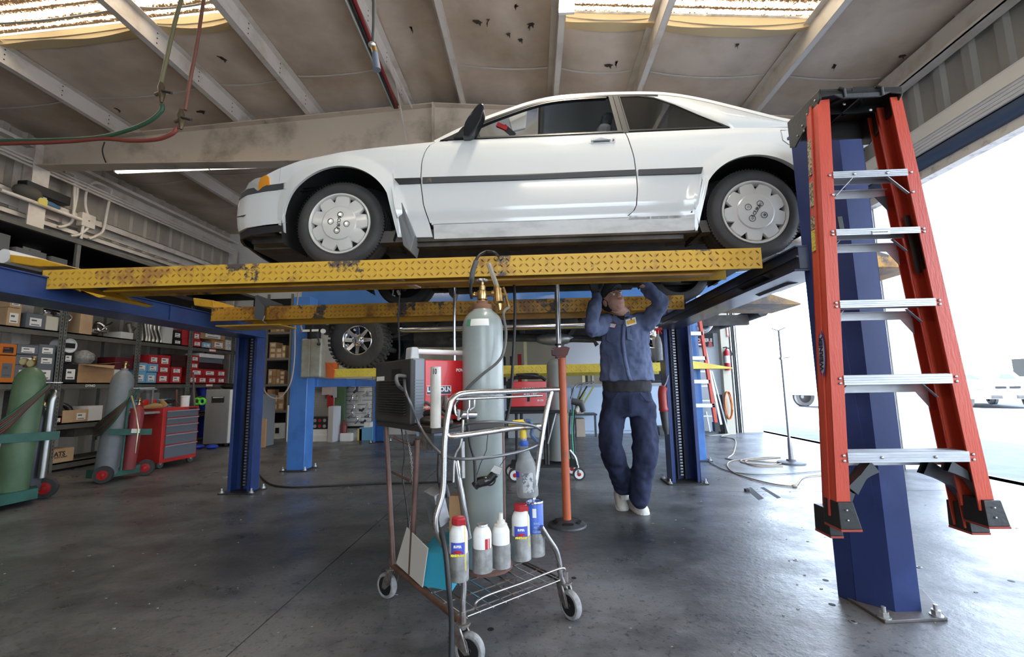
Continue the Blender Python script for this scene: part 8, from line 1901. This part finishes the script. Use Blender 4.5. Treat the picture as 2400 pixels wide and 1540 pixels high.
# bits stored on the girt
jk=T('stored_parts','black battery charger and blue bag stored on the wall girt at left','stored parts',Wp(95,470,XL+.3))
c=Wp(100,455,XL+.3); build('black_case',MB().box(c.x-.1,c.x+.05,c.y-.25,c.y+.35,c.z-.04,c.z+.10),black_m,jk,bev=.01); build('grey_lump',MB().ball(Wp(65,452,XL+.3),.18,14,8,(.6,1,.6)),M('lump_grey',(.08,.075,.06),.8),jk,smooth=True); build('blue_bag',MB().ball(Wp(112,480,XL+.3),.14,12,8,(.5,1.2,.4)),M('bag_blue',(.05,.13,.22),.6),jk,smooth=True); build('yellow_tag',MB().box(*(lambda q:(q.x,q.x+.02,q.y-.06,q.y+.06,q.z-.05,q.z+.05))(Wp(98,473,XL+.36))),M('tag_yellow',(.6,.5,.1),.5),jk)
build('wall_column_plate',MB().box(XL+.32,XL+.34,6.38,6.62,1.5,4.4),purlin_m,wg2) if False else None
# roof end: thin wire lines in the back left corner
tag(build('corner_post',MB().box(XL+.28,XL+.36,YB-.25,YB-.2,0,4.4),purlin_m),'pale corner post where the side wall meets the back wall','post')
# ---- outside the doors
conc=M('outside_concrete',(.55,.56,.57),.8,0,(.48,.49,.50),2)
pale=M('pale_car_paint',(.27,.30,.335),.25,coat=.6)
washed_out=M('overexposed_tyre',(.24,.24,.24),.8)  # tyre grey lightened to imitate the overexposed daylight outside
def rotm(c,a): return Matrix.Translation(c)@Matrix.Rotation(a,4,'Z')
def simplecar(lab,c,a,mat,L_=4.5,pick=False,plate=True):
    t=T('car' if not pick else 'truck',lab,'car' if not pick else 'truck',c,a); m_=rotm(c,a); 
    W_=1.75 if not pick else 1.95
    z0=.22 if not pick else .45; hb=.95 if not pick else 1.25; ht=1.42 if not pick else 1.85
    # front at -y in local
    prof=[(-L_/2+.02,z0+.10),(-L_/2,z0+.35),(-L_/2+.05,hb-.22),(-L_/2+.25,hb-.10),(-L_/2+1.15,hb),(-L_/2+1.85,ht-.012),(-L_/2+2.3,ht),(L_/2-1.2,ht),(L_/2-.55,hb+.05),(L_/2-.05,hb-.02),(L_/2,z0+.3),(L_/2-.05,z0+.05)]
    if pick: prof=[(-L_/2+.02,z0+.10),(-L_/2,z0+.45),(-L_/2+.05,hb-.12),(-L_/2+.2,hb-.04),(-L_/2+1.2,hb),(-L_/2+1.75,ht-.012),(-L_/2+2.1,ht),(-L_/2+3.2,ht),(-L_/2+3.35,hb),(L_/2-.02,hb),(L_/2,z0+.2),(L_/2-.05,z0+.05)]
    rws=[]
    for s,ins in ((-1,.10),(-.94,.0),(-.5,-.0),(0,-.02),(.5,0),(.94,0),(1,.10)):
        rws.append([m_@V(W_/2*s*(1-.12*max(0,(z-hb)/(ht-hb))),y+(ins if y<0 else -ins)+(.10*s*s if y<-L_/2+.3 else 0),z-(.03 if abs(s)==1 and z>hb-.3 else 0)) for y,z in prof])
    m=MB().grid(rws,closed=True); m.add(rws[0],[tuple(range(len(prof)))]); m.add(rws[-1],[tuple(range(len(prof)-1,-1,-1))]); 
    b=build('body',m,mat,t,smooth=40)
    M2=lambda: MB(m_)
    build('windscreen',M2().prism([V(-W_*.38,-L_/2+1.22,hb+.03),V(W_*.38,-L_/2+1.22,hb+.03),V(W_*.34,-L_/2+1.84,ht-.05),V(-W_*.34,-L_/2+1.84,ht-.05)],(0,-.02,.01)),glassd,t)
    for s in (-1,1):
        x=W_/2*s
        build('side_window',M2().prism([V(x*.99,-L_/2+1.5,hb+.03),V(x*.99,L_/2-1.0 if not pick else -L_/2+3.2,hb+.03),V(x*.90,L_/2-1.35 if not pick else -L_/2+3.1,ht-.07),V(x*.90,-L_/2+2.0,ht-.07)],(.012*s,0,0)),glassd,t)
        for y in (-L_/2+.85,L_/2-.85):
            r=.31 if not pick else .38; c0=V(x-.09*s,y,r); ty=build('tyre',M2().lathe([(r*.62,-.1),(r*.95,-.1),(r,-.07),(r,.07),(r*.95,.1),(r*.62,.1)],c0,(1,0,0),28),washed_out,t,smooth=35); build('rim',M2().lathe([(0,.07*s),(r*.3,.095*s),(r*.62,.09*s)],c0,(1,0,0),24),alu,ty,smooth=30)
            build('arch',M2().lathe([(0,.105*s-.02*s),(r*1.17,.085*s),(r*1.17,0)],c0+V(0,0,.03),(1,0,0),28),M('arch_grey',(.20,.20,.20),.8),t)
        build('headlamp',M2().box(min(x*.62,x*.96),max(x*.62,x*.96),-L_/2-.0,-L_/2+.15,hb-.30,hb-.16),lens,t,bev=.02)
    build('grille_slot',M2().box(-.30,-.04,-L_/2-.02,-L_/2+.05,hb-.27,hb-.20),black_m,t); build('grille_slot',M2().box(.04,.30,-L_/2-.02,-L_/2+.05,hb-.27,hb-.20),black_m,t)
    build('lower_grille',M2().box(-.45,.45,-L_/2-.025,-L_/2+.05,z0+.13,z0+.24),dkgrey,t,bev=.02)
    if plate: build('number_plate',M2().box(-.16,.16,-L_/2-.04,-L_/2-.02,z0+.13,z0+.28),paper,t)
    return t
gpt=lambda px,py: (lambda q:V(q.x,q.y,-.012))(P(px,py,Z=-.012))
a=gpt(2352,958)
simplecar('silver sedan parked outside facing the shop, seen right of the ladder',a+V(1.1,1.9,0),-.45,pale)
b=gpt(1905,958); simplecar('white pickup truck parked outside left of the ladder rail',V(b.x+2.6,b.y+.9,-.012),PI/2,M('white_truck_paint',(.82,.83,.83),.3,coat=.5),5.4,True)
c=gpt(2190,965); simplecar('silver car parked outside between the ladder rails',V(c.x+2.8,c.y+7.0,-.012),-.2,pale)
build('apron',MB().box(XRO,5.0,YF,YB+6,-.2,-.0),floor_m,fl)
# pale shop buildings across the yard
ob=T('building','long pale low building across the yard beyond the parked cars','building',(44,25,0)); build('wall',MB().box(44,45,-10,70,-.012,4.5),M('pale_building',(.8,.8,.8),.7),ob)
for k in range(8): build('window',MB().box(43.97,44.0,-6+k*9,-2+k*9,1.0,2.6),glassd,ob)
build('roof',MB().box(43.5,45.5,-10.5,70.5,4.5,4.8),M('pale_roof',(.7,.7,.72),.7),ob)
